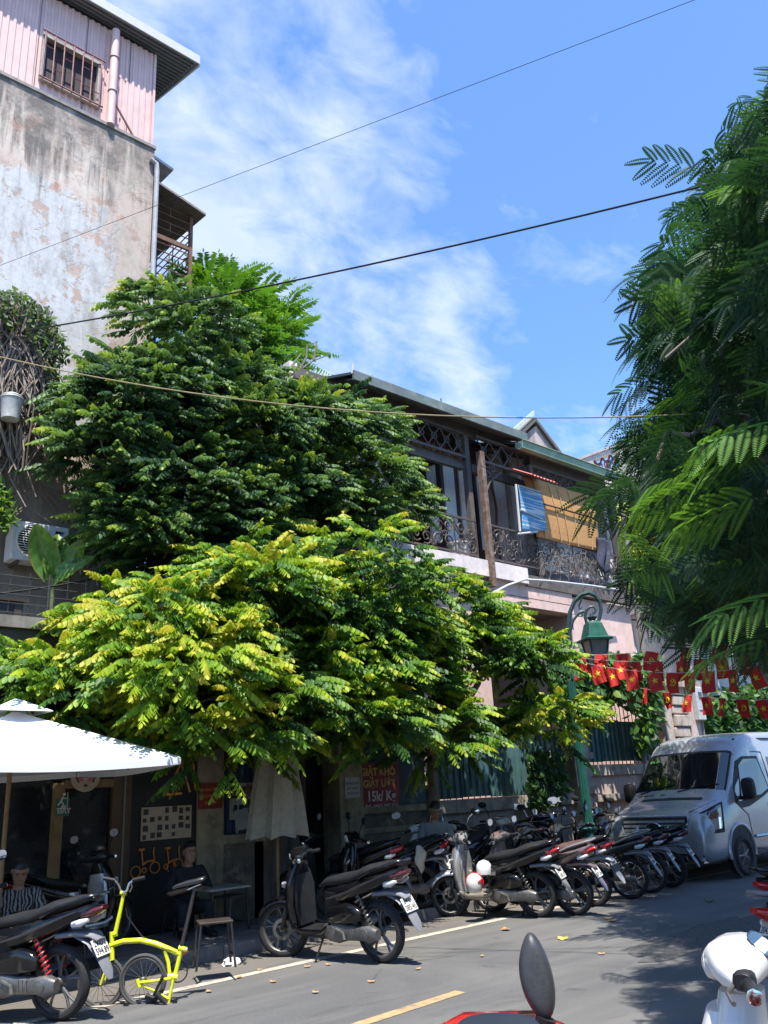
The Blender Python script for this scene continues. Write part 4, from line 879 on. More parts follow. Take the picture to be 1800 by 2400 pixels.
def star_tree(name, label, poly, yr, nb, rad, ntw, base, r0, ybias, group, seed, topyoung=.25, ins=62, ysh=0.0, pal=STAR):
    rr = random.Random(seed); root = empty(name, (0, 0, 0), 0, label, 'tree', group)
    C = scatter(poly, nb, lambda x, y: W(x, y, rr.uniform(*yr) + max(0, (430 - x) / 430) * ysh), ins, rr); Rr = [rr.uniform(*rad) for _ in C]
    Cn = np.array(C); Rn = np.array(Rr); B = []; Dd = []; Y = []; Ls = []
    for c, r in zip(Cn, Rn):
        for _ in range(ntw):
            v = rng.normal(size=3); v[2] = abs(v[2]) * .9 - .35 if rng.random() < .75 else v[2]; v /= np.linalg.norm(v)
            p = c + v * r * np.array([1, .95, .72]) * rng.uniform(.8, 1.05)
            dd = np.linalg.norm((Cn - p) / (Rn[:, None] * np.array([1, .95, .72])), axis=1)
            if (dd < .72).any(): 
                if rng.random() < .72: continue
            h = v.copy(); h[2] = max(-.2, h[2] * .22) ; h += rng.normal(0, .16, 3); h = nrm(h)
            up_ = max(0., v[2]); tw = rng.uniform(.12, .3); young = ybias(p) + topyoung * up_ + rng.normal(0, .19)
            for q in range(4):
                a = rng.uniform(-1.1, 1.1) if q < 3 else 0.; ca, sa = math.cos(a), math.sin(a)
                dq = np.array([h[0] * ca - h[1] * sa, h[0] * sa + h[1] * ca, h[2] + rng.normal(.04, .10)])
                B.append(p + h * tw * (q / 3 - .4) + rng.normal(0, .03, 3)); Dd.append(dq); Y.append(young + (.22 if q == 3 else -.02)); Ls.append(rng.uniform(.30, .50))
    B = np.array(B); Dd = np.array(Dd); Y = np.clip(np.array(Y), 0, 1); Ls = np.array(Ls)
    camp = np.array([0, 0, CAM_H]); dist = np.linalg.norm(B - camp, axis=1)
    front = -(nrm(Dd) * nrm(B - camp)).sum(1); score = front * 1.2 - (B[:, 1] - yr[0]) * .9 + rng.normal(0, .2, len(B)); order = np.argsort(-score); sel = np.zeros(len(B), bool); sel[order[:300]] = True
    base_ = Vector(base); limb_tree(root, base_, C, r0 * .6, m_bark, seed)
    MB().tube([base_ + Vector((0, 0, -base_.z)), base_ + Vector((.04, .02, -base_.z * .5)), base_], [r0 * 1.25, r0, r0 * .8], 12).build('trunk', m_bark, root, smooth=True)
    rest = ~sel
    link(leaf_mesh('foliage', *spray_leaves(B[rest], Dd[rest], Ls[rest], 13, .104, .56, Y[rest], pal), m_leaf), 'foliage', root, 'stuff')
    var = []
    for yv in (.12, .3, .45, .58, .72, .88):
        var.append(leaf_mesh('leaf', *spray_leaves(np.zeros((1, 3)), np.array([[1., 0, .0]]), np.array([.45]), 13, .104, .56, np.array([yv]), pal), m_leaf))
    for i in np.where(sel)[0]:
        d = Vector(Dd[i]).normalized(); kx = min(5, max(0, int(Y[i] * 6))); yaw = math.atan2(d.y, d.x); pit = -math.asin(max(-.6, min(.6, d.z)))
        inst(var[kx], 'leaf', root, tuple(B[i]), Quaternion((0, 0, 1), yaw) @ Quaternion((0, 1, 0), pit), Ls[i] / .45)
    return root
low_poly = [(-80, 1500), (60, 1490), (150, 1460), (205, 1330), (300, 1260), (430, 1300), (560, 1250), (700, 1260), (850, 1240), (920, 1290), (1000, 1285), (1090, 1340), (1180, 1400), (1295, 1480), (1320, 1560), (1410, 1670), (1340, 1760), (1230, 1790), (1060, 1790), (950, 1800), (700, 1800), (600, 1800), (450, 1820), (330, 1740), (200, 1730), (70, 1715), (-80, 1640)]
def ylow(p):   # young growth: bright at the left front and along the right-hand tip, mixed elsewhere
    return .29 + .28 * math.exp(-((p[0] - 5.0) ** 2 / 2.2 + (p[2] - 3.4) ** 2 / 1.4)) + .30 * math.exp(-((p[0] - 13.3) ** 2 / 1.6 + (p[2] - 3.0) ** 2 / 1.2)) + .05 * math.sin(p[0] * 2.3 + p[2] * 3)
star_tree('starfruit_tree', 'broad bright green tree spreading over the pavement above the motorbikes', low_poly, (8.9, 10.5), 76, (.42, .74), 40, W(1012, 1840, 10.3), .13, ylow, 'star fruit trees along the street', 5, .25, 72, 1.8)
up_poly = [(300, 600), (400, 640), (470, 690), (560, 740), (640, 850), (760, 840), (800, 930), (840, 890), (900, 950), (960, 1000), (1000, 1090), (1030, 1160), (970, 1260), (900, 1330), (600, 1400), (330, 1400), (285, 1330), (220, 1200), (140, 1080), (135, 920), (230, 870), (225, 760), (260, 700)]
star_tree('starfruit_tree', 'tall darker green tree climbing the peeling wall behind the bright tree', up_poly, (10.7, 11.9), 80, (.42, .72), 40, Vector((7.6, 11.0, 4.3)), .12, lambda p: .16 + .08 * math.sin(p[0] * 2 + p[2]), 'star fruit trees along the street', 8, .16, 88, 0.0, STAR2)

# ---- feathery trees
def frond_mesh(name, npair, nl, L, pl, ll, lw, c0, c1, mat, sag=.18, terminal=True):
    P = []; Dv = []; N = []; Lg = []; Wd = []; Cc = []
    def pinna(p0, d, ln):
        d = np.array(d) / np.linalg.norm(d); s = np.cross(d, [0, 0, 1.]); s /= np.linalg.norm(s); u = np.cross(s, d)
        for i in range(nl):
            t = (i + .6) / nl; p = p0 + d * ln * t - np.array([0, 0, 1.]) * ln * .28 * t * t
            w = math.sin(math.pi * min(1, .18 + t * .78)) ** .6
            for sg in (1, -1): P.append(p); Dv.append(s * sg + d * .45 - u * .22); N.append(u + s * sg * .2); Lg.append(ll * w); Wd.append(lw); Cc.append(np.array(c0) * (1 - t) + np.array(c1) * t)
    for j in range(npair):
        t = .15 + .8 * (j + .5) / npair; p0 = np.array([L * t, 0, -L * sag * t * t]); ln = pl * (.65 + .5 * math.sin(math.pi * (t * .85 + .1)))
        for sg in (1, -1): pinna(p0, (.7, sg * .8, -.06 - .3 * t), ln)
    if terminal: pinna(np.array([L * .95, 0, -L * sag * .9]), (1, .12, -.8), pl)
    return leaf_mesh(name, np.array(P), np.array(Dv), np.array(N), np.array(Lg), np.array(Wd), np.array(Cc), mat, True)
GRN = [((.012, .040, .018), (.018, .052, .022)), ((.018, .058, .020), (.028, .078, .024)), ((.07, .17, .025), (.10, .22, .03))]
fl_poly = [(1830, 90), (1740, 170), (1690, 225), (1652, 315), (1668, 400), (1610, 440), (1588, 530), (1560, 580), (1505, 690), (1470, 765), (1515, 800), (1465, 860), (1555, 900), (1530, 960), (1490, 1040), (1445, 1110), (1440, 1170), (1500, 1240), (1520, 1350), (1500, 1430), (1540, 1480), (1620, 1500), (1700, 1560), (1830, 1600), (2150, 1640), (2150, 90)]
rt = empty('flame_tree', (0, 0, 0), 0, 'large feathery leaved tree hanging into the street from the right', 'tree')
rr = random.Random(21)
fm_hi = [frond_mesh('frond', 4, 22, .46, .205, .040, .0105, *g, m_feath) for g in GRN]
NF = 1150; fb = []; 
def fplace(x, y):
    dist = rr.uniform(5.2, 10.0) if x > 1640 else rr.uniform(5.6, 8.2)
    return (x, y, dist)
cl_ = scatter(fl_poly, 170, fplace, 44, rr); spots = []
for (x, y, dist) in cl_:
    for _ in range(5): spots.append((x + rr.uniform(-28, 28), y + rr.uniform(-22, 22), dist + rr.uniform(-.15, .15)))
inner = [(px_ + (75 if px_ < 1820 else 0), py_) for px_, py_ in fl_poly]
spots += scatter(inner, 300, fplace, 10, rr)
camR = right; tops = []
allF = []
for (x, y, dist) in spots:
    p = D(x, y, dist); edge = 1.0 if not inside(fl_poly, x - 110, y) else 0.0
    d = (-camR * rr.uniform(.25, 1.1) + Vector((rr.uniform(-.8, .8), rr.uniform(-.8, .8), rr.uniform(-.5, .25)))).normalized()
    g = 2 if rr.random() < (.03 if dist > 6.4 else .1) else (1 if rr.random() < .45 else 0)
    sc = rr.uniform(.65, 1.2); p = p - d * .5 * sc
    allF.append((sc / dist + .05 * edge + rr.uniform(0, .02), p, d, g, sc))
for (x, y, dist) in ((1700, 1020, 5.2), (1620, 1090, 5.4), (1730, 1150, 5.0), (1690, 1180, 5.0), (1600, 1130, 5.6), (1790, 980, 5.0), (1770, 1020, 5.1), (1740, 1490, 5.3), (1790, 1380, 5.0)):
    p = D(x, y, dist); allF.append((9, p + camR * .2, (-camR + Vector((0, 0, -.15)) + Vector((rr.uniform(-.3, .3), rr.uniform(-.3, .3), 0))).normalized(), 2, 1.1))
deep = scatter([(1640, 330), (1600, 560), (1520, 760), (1540, 900), (1500, 1060), (1500, 1200), (1560, 1330), (1570, 1430), (1660, 1490), (1900, 1500), (2150, 1500), (2150, 300)], 950, lambda x, y: (x, y, rr.uniform(9.5, 17)), 30, rr)
deep += scatter([(1600, 640), (1950, 640), (1950, 1180), (1590, 1180), (1570, 950)], 330, lambda x, y: (x, y, rr.uniform(13.8, 17)), 10, rr)  # extra far fronds added between sun and van to thicken its shade
for (x, y, dist) in deep: allF.append((-1, D(x, y, dist), (-camR * rr.uniform(.0, 1.0) + Vector((rr.uniform(-.8, .8), rr.uniform(-.8, .8), rr.uniform(-.45, .25)))).normalized(), 1 if rr.random() < .4 else 0, rr.uniform(1.3, 2.1)))
allF.sort(key=lambda e: -e[0])
def forient(d, roll): return Quaternion((0, 0, 1), math.atan2(d.y, d.x)) @ Quaternion((0, 1, 0), -math.asin(max(-.9, min(.9, d.z)))) @ Quaternion((1, 0, 0), roll)
for s_, p, d, g, sc in allF[:300]: inst(fm_hi[g], 'frond', rt, p, forient(d, rr.uniform(-.8, .8)), sc)
def merge(meshes, places, name, mat):
    Vs = []; Ls = []; Cs = []; off = 0
    for (mi, p, q, sc) in places:
        v0, l0, c0 = meshes[mi]; Mx = np.array(q.to_matrix()) * sc
        Vs.append(v0 @ Mx.T + np.array(p)); Ls.append(l0 + off); Cs.append(c0); off += len(v0)
    V = np.concatenate(Vs); F = np.concatenate(Ls); C = np.concatenate(Cs)
    me = bpy.data.meshes.new(name); me.vertices.add(len(V)); me.vertices.foreach_set('co', V.reshape(-1).astype(np.float32)); nf = len(F) // 4
    me.loops.add(len(F)); me.loops.foreach_set('vertex_index', F.astype(np.int32)); me.polygons.add(nf)
    me.polygons.foreach_set('loop_start', (np.arange(nf) * 4).astype(np.int32)); me.polygons.foreach_set('loop_total', np.full(nf, 4, np.int32)); me.update(calc_edges=True)
    a = me.color_attributes.new('tint', 'FLOAT_COLOR', 'POINT'); a.data.foreach_set('color', C.reshape(-1)); me.materials.append(mat); return me
def raw(me):
    v = np.empty(len(me.vertices) * 3, np.float32); me.vertices.foreach_get('co', v); l = np.empty(len(me.loops), np.int32); me.loops.foreach_get('vertex_index', l)
    c = np.empty(len(me.vertices) * 4, np.float32); me.color_attributes['tint'].data.foreach_get('color', c); return v.reshape(-1, 3).astype(float), l.astype(np.int64), c.reshape(-1, 4)
fm_lo = [raw(frond_mesh('frond_far', 4, 14, .46, .205, .040, .0165, *g, m_feath)) for g in GRN]
link(merge(fm_lo, [(g, p, forient(d, rr.uniform(-.9, .9)), sc) for s_, p, d, g, sc in allF[300:]], 'foliage', m_feath), 'foliage', rt, 'stuff')
tb_ = Vector((13.5, .4, 0)); MB().tube([tb_, tb_ + Vector((-.1, .05, 2.0)), tb_ + Vector((-.35, .2, 4.2))], [.32, .26, .2], 14).build('trunk', m_bark, rt, smooth=True)
crown = [D(x, y, dd) for x, y, dd in ((1990, 300, 8), (1900, 420, 7.5), (1830, 520, 7), (1720, 560, 6.8), (1950, 700, 8), (1820, 760, 7.2), (1680, 800, 6.6), (1560, 840, 6.4), (1900, 950, 8), (1760, 980, 7), (1620, 1020, 6.6), (1540, 1080, 6.4), (1950, 1200, 8), (1800, 1220, 7), (1680, 1250, 6.8), (1900, 1450, 8), (1760, 1470, 7), (1620, 1460, 6.8), (1800, 1600, 7))]
limb_tree(rt, tb_ + Vector((-.35, .2, 4.2)), crown, .06, m_bark, 3)
# tree with feathery leaves behind the star fruit tree
bt = empty('feathery_tree', (0, 0, 0), 0, 'fresh green feathery tree rising between tall house and florist roof', 'tree')
bp_ = [(440, 610), (480, 625), (560, 670), (640, 720), (690, 790), (690, 850), (600, 880), (450, 800), (430, 700)]
C = scatter(bp_, 26, lambda x, y: W(x, y, rr.uniform(13.6, 15.6)), 22, rr)
B = []; Dd = []
for c in C:
    for _ in range(30):
        v = rng.normal(size=3); v /= np.linalg.norm(v); B.append(np.array(c) + v * rng.uniform(.3, .85)); Dd.append(v * np.array([1, 1, .5]) + np.array([0, 0, .12]))
B = np.array(B); Dd = np.array(Dd); Yg = np.clip(.55 + .3 * Dd[:, 2] + rng.normal(0, .12, len(B)), 0, 1); LL = rng.uniform(.45, .75, len(B))
link(leaf_mesh('foliage', *spray_leaves(B, Dd, LL, 19, .17, .3, Yg, [(.02, .07, .015), (.05, .14, .018), (.11, .24, .02)], .2, .9, .4, .25), m_leaf), 'foliage', bt, 'stuff')
limb_tree(bt, Vector((7.6, 14.6, 4.5)), C, .12, m_bark, 4); MB().tube([(7.4, 14.6, 0), (7.5, 14.6, 2.4), (7.6, 14.6, 4.5)], [.24, .2, .16], 10).build('trunk', m_bark, bt, smooth=True)
by = 12.2
o = MB(); 
for pts in (((640, 900), (700, 870), (735, 845), (775, 830)), ((735, 845), (740, 820), (742, 800)), ((700, 870), (718, 838), (720, 810), (745, 800)), ((660, 890), (690, 850), (705, 830))): o.tube([W(x, y, by) for x, y in pts], [.03, .022, .014, .008][:len(pts)], 6)
o = o.build('bare_branch', m_bark, None, smooth=True); tag(o, 'bare dead twig sticking out above the florist roof peak', 'branch')

# ---- climbing vines, shrubs, creepers
def leaf_cloud(name, poly, yr, n, ll, lw, pal, parent, seed, down=.8, yb=.4, lump=.0):
    rr = random.Random(seed); P = np.array(scatter(poly, n, lambda x, y: W(x, y, rr.uniform(*yr)), 0, rr)); n = len(P)
    if lump: P = P + lump * np.stack([np.sin(P[:, 2] * 4 + P[:, 1] * 3), np.sin(P[:, 0] * 5), np.sin(P[:, 0] * 4 + P[:, 1] * 6)], 1)
    Dv = rng.normal(0, .5, (n, 3)) + np.array([0, -.35, -down]); N = rng.normal(0, .45, (n, 3)) + np.array([-.1, -.55, .75])
    L = ll * rng.uniform(.6, 1.25, n); pal = np.array(pal); q = np.clip(yb + rng.normal(0, .22, n), 0, .999) * (len(pal) - 1); i = q.astype(int); f = (q - i)[:, None]
    return link(leaf_mesh(name, P, Dv, N, L, L * lw, (pal[i] * (1 - f) + pal[i + 1] * f) * rng.uniform(.8, 1.15, (n, 1)), m_leaf), name, parent, 'stuff')
VINE = [(.022, .065, .018), (.04, .11, .025), (.085, .19, .035), (.18, .28, .04)]
v1 = empty('wall_vine', (0, 0, 0), 0, 'thick leafy vine draped over the teal fence right of the lamp', 'vine')
leaf_cloud('foliage', [(1285, 1560), (1350, 1530), (1440, 1535), (1540, 1540), (1555, 1600), (1540, 1660), (1535, 1740), (1500, 1760), (1490, 1650), (1420, 1630), (1395, 1690), (1330, 1700), (1290, 1640)], (10.3, 11.1), 2600, .19, .72, VINE, v1, 3, lump=.12)
MB().tube([W(1500, 1900, 10.95), W(1512, 1760, 10.95), W(1500, 1640, 10.9), W(1430, 1590, 10.9), W(1350, 1580, 10.9)], .03, 6).build('stem', m_vine, v1)
v2 = empty('wall_vine', (0, 0, 0), 0, 'dark trailing vine hanging from the fence over the left ledge', 'vine')
leaf_cloud('foliage', [(1240, 1760), (1330, 1750), (1330, 1850), (1290, 1880), (1260, 1920), (1235, 1850)], (10.7, 11.0), 420, .17, .6, VINE[:3], v2, 5); MB().tube([W(1290, 1740, 10.95), W(1285, 1830, 10.9), W(1270, 1900, 10.85)], .02, 6).build('stem', m_vine, v2)
def shrub(name, label, poly, yr, n, ll, pal, seed, base, yb=.5, lw=.5):
    r = empty(name, (0, 0, 0), 0, label, 'shrub'); leaf_cloud('foliage', poly, yr, n, ll, lw, pal, r, seed, .25, yb, .15)
    xs = [p[0] for p in poly]; ys = [p[1] for p in poly]; c = W(sum(xs) / len(xs), sum(ys) / len(ys), sum(yr) / 2); b = Vector(base); b2 = MB()
    for i in range(4): b2.tube([b + Vector((.05 * i, 0, 0)), (b + c) / 2 + Vector((.15 * math.sin(i * 2), 0, 0)), c + Vector((.4 * math.cos(i * 2.1), 0, .35 * math.sin(i)))], [.04, .03, .012], 6)
    b2.build('stem', m_bark, r); return r
c_ = W(1490, 1250, 17); shrub('flowering_shrub', 'yellow green flowering shrub beside the right end of balcony', [(1440, 1190), (1490, 1175), (1540, 1210), (1560, 1290), (1540, 1330), (1450, 1320), (1445, 1260)], (16.5, 17.8), 2600, .24, [(.06, .14, .02), (.22, .30, .03), (.55, .50, .06)], 7, (c_.x, 17, 2), .6)
c_ = W(1520, 1380, 17); shrub('leafy_shrub', 'round green leafy shrub above the white canvas screen', [(1460, 1325), (1540, 1310), (1620, 1330), (1640, 1400), (1580, 1440), (1500, 1420), (1465, 1390)], (15.6, 17.0), 2800, .22, VINE, 9, (c_.x, 16.4, 2), .55)
shrub('leafy_shrub', 'light green shrub on the terrace above the air conditioner', [(-80, 1140), (20, 1140), (45, 1165), (35, 1200), (20, 1215), (-80, 1220)], (12.0, 12.4), 700, .15, [(.05, .12, .02), (.10, .20, .03), (.25, .34, .06)], 11, (2.6, 12.3, 4.1), .5)
for (pts, lab, sd) in (([(1640, 1640), (1800, 1600), (1830, 1800), (1640, 1760)], 'dark green bushes behind the van under the feathery tree', 13), ([(1540, 1080), (1700, 1100), (1850, 1150), (1850, 1500), (1640, 1500), (1560, 1400)], 'dark dense tree crown behind the feathery tree at right', 14)):
    c_ = W(pts[0][0] + 60, pts[0][1] + 60, 12.4); shrub('background_tree', lab, pts, (11.7, 13.0), 5200, .26, VINE, sd, (c_.x + 1, 12.6, 0), .28)
# dry creeper hanging from the tall wall, with green leaves on its top
hv = empty('hanging_creeper', (0, 0, 0), 0, 'dry brown creeper hanging down the peeling wall at the left edge', 'vine')
b = MB(); rr = random.Random(31)
for i in range(520):
    x = rr.uniform(-70, 118); top = 690 + 45 * (x / 118) ** 2 * (1 if x > 0 else 0) + rr.uniform(0, 140); ln = rr.uniform(120, 430) * (1 - .5 * max(0, x) / 130); Yq = rr.uniform(12.0, 12.65)
    p = W(x, top, Yq); q = W(x + rr.uniform(-14, 22), top + ln, Yq); pts = [p + (q - p) * t + Vector((.13 * math.sin(t * rr.uniform(4, 9) + i), .08 * math.sin(t * 7 + i * 2), .06 * math.sin(t * 11 + i))) for t in (0, .2, .4, .6, .8, 1)]
    b.tube(pts, rr.choice((.009, .011, .014)), 4, False)
for i in range(26):
    p = W(rr.uniform(-30, 110), rr.uniform(960, 1120), 12.5); q = p + Vector((rr.uniform(.4, 2.0), rr.uniform(-.1, .1), rr.uniform(-1.4, .2)))
    b.tube([p, (p + q) / 2 + Vector((0, 0, -.2)), q], .008, 4, False)
s_ = b.build('stems', m_vine, hv); s_['kind'] = 'stuff'
leaf_cloud('foliage', [(-70, 670), (50, 680), (105, 715), (150, 790), (168, 830), (140, 860), (125, 960), (110, 870), (60, 770), (-70, 760)], (11.8, 12.6), 900, .12, .62, [(.03, .06, .02), (.06, .11, .03), (.12, .16, .05)], hv, 12, .6, .45)
p = W(26, 955, 11.9); r = empty('hanging_lantern', p, 0, 'weathered white lantern bucket hanging among the dry creeper', 'lantern'); r.scale = (.74,) * 3
MB().lathe([(.17, -.26), (.21, .2), (.22, .22), (.2, .24), (.1, .3), (.03, .33)], n=20).build('shade', M('dusty_white', (.45, .44, .42), .7, dirt=((.25, .22, .18), .8)), r, smooth=True); MB().lathe([(.215, .16), (.225, .18), (.215, .2)], n=20).build('rim', m_zinc, r); MB().cyl((0, 0, .3), (0, .1, .9), .01, n=6).build('hanger', m_iron, r)
# air conditioner
a0, a1 = W(35, 1228, 12.42), W(152, 1322, 12.42); aw, ahh = .84, .6
r = empty('air_conditioner', ((a0.x + a1.x) / 2, 12.55, (a0.z + a1.z) / 2 + .02), 0, 'white outdoor air conditioner unit with round fan grille on the wall', 'air conditioner')
m_acw = M('ac_white', (.60, .61, .60), .5, var=.08, dirt=((.35, .33, .28), .5))
MB().bb(-aw / 2, aw / 2, -.14, .16, -ahh / 2, ahh / 2).build('case', m_acw, r, bevel=.015)
MB().lathe([(.245, -.142), (.245, -.16)], (-.1, 0, 0), (0, 1, 0), 32).build('fan_opening', m_dark, r)
MB().torus((-.1, -.16, 0), (0, 1, 0), .255, .018, 40, 8).build('grille_ring', m_acw, r, smooth=True)
for i in range(13):
    z = -.22 + .44 * i / 12; hw = math.sqrt(max(0, .25 ** 2 - z * z)); MB().cyl((-.1 - hw, -.172, z), (-.1 + hw, -.172, z), .006, n=5).build('grille_wire', m_acw, r)
for rr_ in (.08, .16): MB().torus((-.1, -.174, 0), (0, 1, 0), rr_, .005, 28, 5).build('grille_wire', m_acw, r)
MB().add([(.21, -.143, .1), (.21, -.143, .22), (.33, -.143, .22)], [(0, 2, 1)]).build('emblem', m_ink, r, thick=.004); MB().add([(.21, -.144, .1), (.33, -.144, .22), (.36, -.144, .22), (.26, -.144, .1)], [(0, 3, 2, 1)]).build('emblem', M('emblem_blue', (.03, .25, .55), .5), r, thick=.004); MB().bb(.21, .36, -.146, -.142, .035, .05).build('label_strip', M('emblem_blue', (.03, .25, .55), .5), r)
for s in (-1, 1): MB().bb(s * .3 - .02, s * .3 + .02, -.12, .24, -ahh / 2 - .05, -ahh / 2).build('bracket', m_iron, r)
# broad-leaved plant and the terrace front
m_big = leafmat('broad_leaf', .3, .4)
pp = W(122, 1380, 11.55); r = empty('broad_leaf_plant', pp, 0, 'plant with huge ribbed yellow edged leaves in front of the air conditioner', 'plant')
def bigleaf(L, Wd, lean, yaw, tiltx):
    vs = []; cs = []; nu, nv = 14, 8
    for i in range(nu + 1):
        t = i / nu; w = Wd * (math.sin(math.pi * min(1, t * .92 + .06)) ** .7)
        for j in range(nv + 1):
            s = j / nv * 2 - 1; vs.append((s * w, -.10 * abs(s) * w * 3 + lean * t * t * L, t * L + .012 * math.sin(t * 60 - abs(s) * 6)))
            e = .25 + .75 * (abs(s) < .08); rb = -.6 + 1.2 * (math.sin(t * 60 - abs(s) * 6) > 0); yl = 1 if abs(s) > .85 or t > .93 else 0
            c = np.array((.085, .19, .03)) * (1 + .35 * rb); c = c * (1 - .6 * yl) + np.array((.22, .20, .03)) * .6 * yl
            if abs(s) < .1: c = np.array((.16, .22, .06))
            cs.append((*c, 1))
    me = bpy.data.meshes.new('leaf'); me.from_pydata(vs, [], [(i * (nv + 1) + j, i * (nv + 1) + j + 1, (i + 1) * (nv + 1) + j + 1, (i + 1) * (nv + 1) + j) for i in range(nu) for j in range(nv)])
    a = me.color_attributes.new('tint', 'FLOAT_COLOR', 'POINT'); a.data.foreach_set('color', [q for c in cs for q in c]); me.materials.append(m_big); me.polygons.foreach_set('use_smooth', [True] * len(me.polygons))
    inst(me, 'leaf', r, (0, 0, .08), Quaternion((0, 0, 1), yaw) @ Quaternion((0, 1, 0), tiltx))
for a in ((.78, .2, .25, -.1, .1), (.92, .2, .2, .3, .45), (.82, .2, -.3, -.5, -.3), (.9, .2, -.4, .9, .65), (.7, .16, .3, 2.6, -.6), (.6, .14, .5, -1.2, .9)): bigleaf(*a)
MB().tube([(0, 0, -.75), (.02, 0, -.3), (0, 0, .15)], .035, 8).build('stem', M('plant_stem', (.10, .13, .05), .7), r)
MB().lathe([(.16, -.8), (.2, -.5), (.21, -.48), (.18, -.48)], n=18).build('pot', M('clay_pot', (.25, .12, .07), .8), r)
m_dkm = M('dark_wire', (.03, .028, .027), .7)
r = empty('terrace_fence', (0, 0, 0), 0, 'dark wire mesh fence along the cafe terrace edge', 'fence')
x = .5; zt0 = 4.05
while x < 6.0:
    MB().cyl((x, F + .05, zt0), (x, F + .05, zt0 + .62), .016 if abs((x * 4) % 4) < .5 else .005, n=6).build('upright', m_dkm, r); x += .25
for i in range(5): MB().tube([(.4, F + .05, zt0 + .08 + .12 * i), (3.2, F + .04, zt0 + .07 + .12 * i), (6.0, F + .05, zt0 + .08 + .12 * i)], .005, 5).build('wire', m_dkm, r)
p = W(22, 1440, 11.4); q = empty('dark_cabinet', (p.x - .25, 11.6, 4.05), 0, 'dark wooden cabinet standing on the terrace at the left edge', 'cabinet')
ch_ = W(20, 1400, 11.4).z - 4.1
MB().bb(-.5, .42, -.2, .25, 0, ch_).build('case', m_black, q); MB().bb(.3, .4, -.215, -.2, .02, ch_ - .03).build('frame', m_brown, q); MB().bb(-.55, .47, -.25, .3, ch_, ch_ + .04).build('top', m_brown, q)
# ================================================================== motorbikes
m_tyre = M('tyre_rubber', (.018, .018, .019), .85, var=.3, scale=30, bump=.3)
m_blk = M('black_gloss_paint', (.005, .005, .006), .14, coat=.3, var=.1, spec=.35, dirt=((.03, .028, .025), .2))
m_bpl = M('black_plastic', (.012, .012, .013), .55, var=.25, spec=.3, dirt=((.04, .037, .034), .35))
m_gpl = M('grey_mudguard_plastic', (.16, .165, .18), .5, var=.15, dirt=((.25, .23, .2), .4))
m_alu = M('cast_alloy', (.15, .145, .14), .45, .6, var=.3, scale=14, dirt=((.06, .055, .05), .8))
m_chr = M('chrome', (.72, .72, .72), .12, 1.0, var=.05)
m_seat = M('seat_vinyl', (.014, .014, .016), .6, var=.25, spec=.3, dirt=((.035, .034, .032), .4))
m_seatb = M('seat_vinyl_brown', (.09, .05, .042), .55, var=.25)
m_tail = M('red_lens', (.36, .012, .012), .12, coat=.5, var=.1)
m_dtail = M('dark_red_lens', (.07, .008, .008), .15, coat=.5, var=.1)
m_lens = M('clear_lens', (.55, .55, .55), .08, coat=.7, var=.1)
m_amb = M('amber_lens', (.5, .16, .02), .12, coat=.5)
m_mir = M('mirror_glass', (.85, .87, .9), .03, 1.0, var=.02)
m_plate = M('plate_white', (.62, .62, .56), .5, var=.1, dirt=((.35, .33, .28), .4)); m_pink_ = M('plate_ink', (.02, .02, .02), .6)
m_sil = M('silver_paint', (.46, .45, .44), .28, .6, var=.08, coat=.4); m_whp = M('white_gloss_paint', (.66, .66, .64), .2, coat=.5, var=.06, dirt=((.4, .38, .34), .3))
m_brn = M('bronze_brown_paint', (.20, .145, .135), .32, .4, coat=.4); m_navy = M('navy_paint', (.012, .016, .035), .2, coat=.5); m_redp = M('red_gloss_paint', (.42, .012, .02), .16, coat=.7, var=.08); m_gr2 = M('dark_grey_paint', (.035, .035, .037), .3, .3, coat=.4)
m_spr = M('spring_steel', (.14, .13, .12), .4, .6); m_sprr = M('spring_red', (.40, .02, .02), .4)
def pathloft(pts, ws, ts, p=3, n=12, y=0.0):
    """flat strip along a path in the x-z plane"""
    rings = []
    for i, (x, z) in enumerate(pts):
        a = Vector((pts[min(i + 1, len(pts) - 1)][0] - pts[max(0, i - 1)][0], 0, pts[min(i + 1, len(pts) - 1)][1] - pts[max(0, i - 1)][1])).normalized()
        rings.append(ring((x, y, z), Yv, Vector((-a.z, 0, a.x)), ws[i] / 2, ts[i] / 2, n, p))
    return MB().loft(rings)
def helix(p0, p1, r, turns, w, n=8):
    p0, p1 = Vector(p0), Vector(p1); d = (p1 - p0).normalized(); u = d.orthogonal().normalized(); v = d.cross(u); N = int(turns * 9)
    return MB().tube([p0 + (p1 - p0) * (i / N) + (u * math.cos(i / 9 * 2 * math.pi) + v * math.sin(i / 9 * 2 * math.pi)) * r for i in range(N + 1)], w, 5)
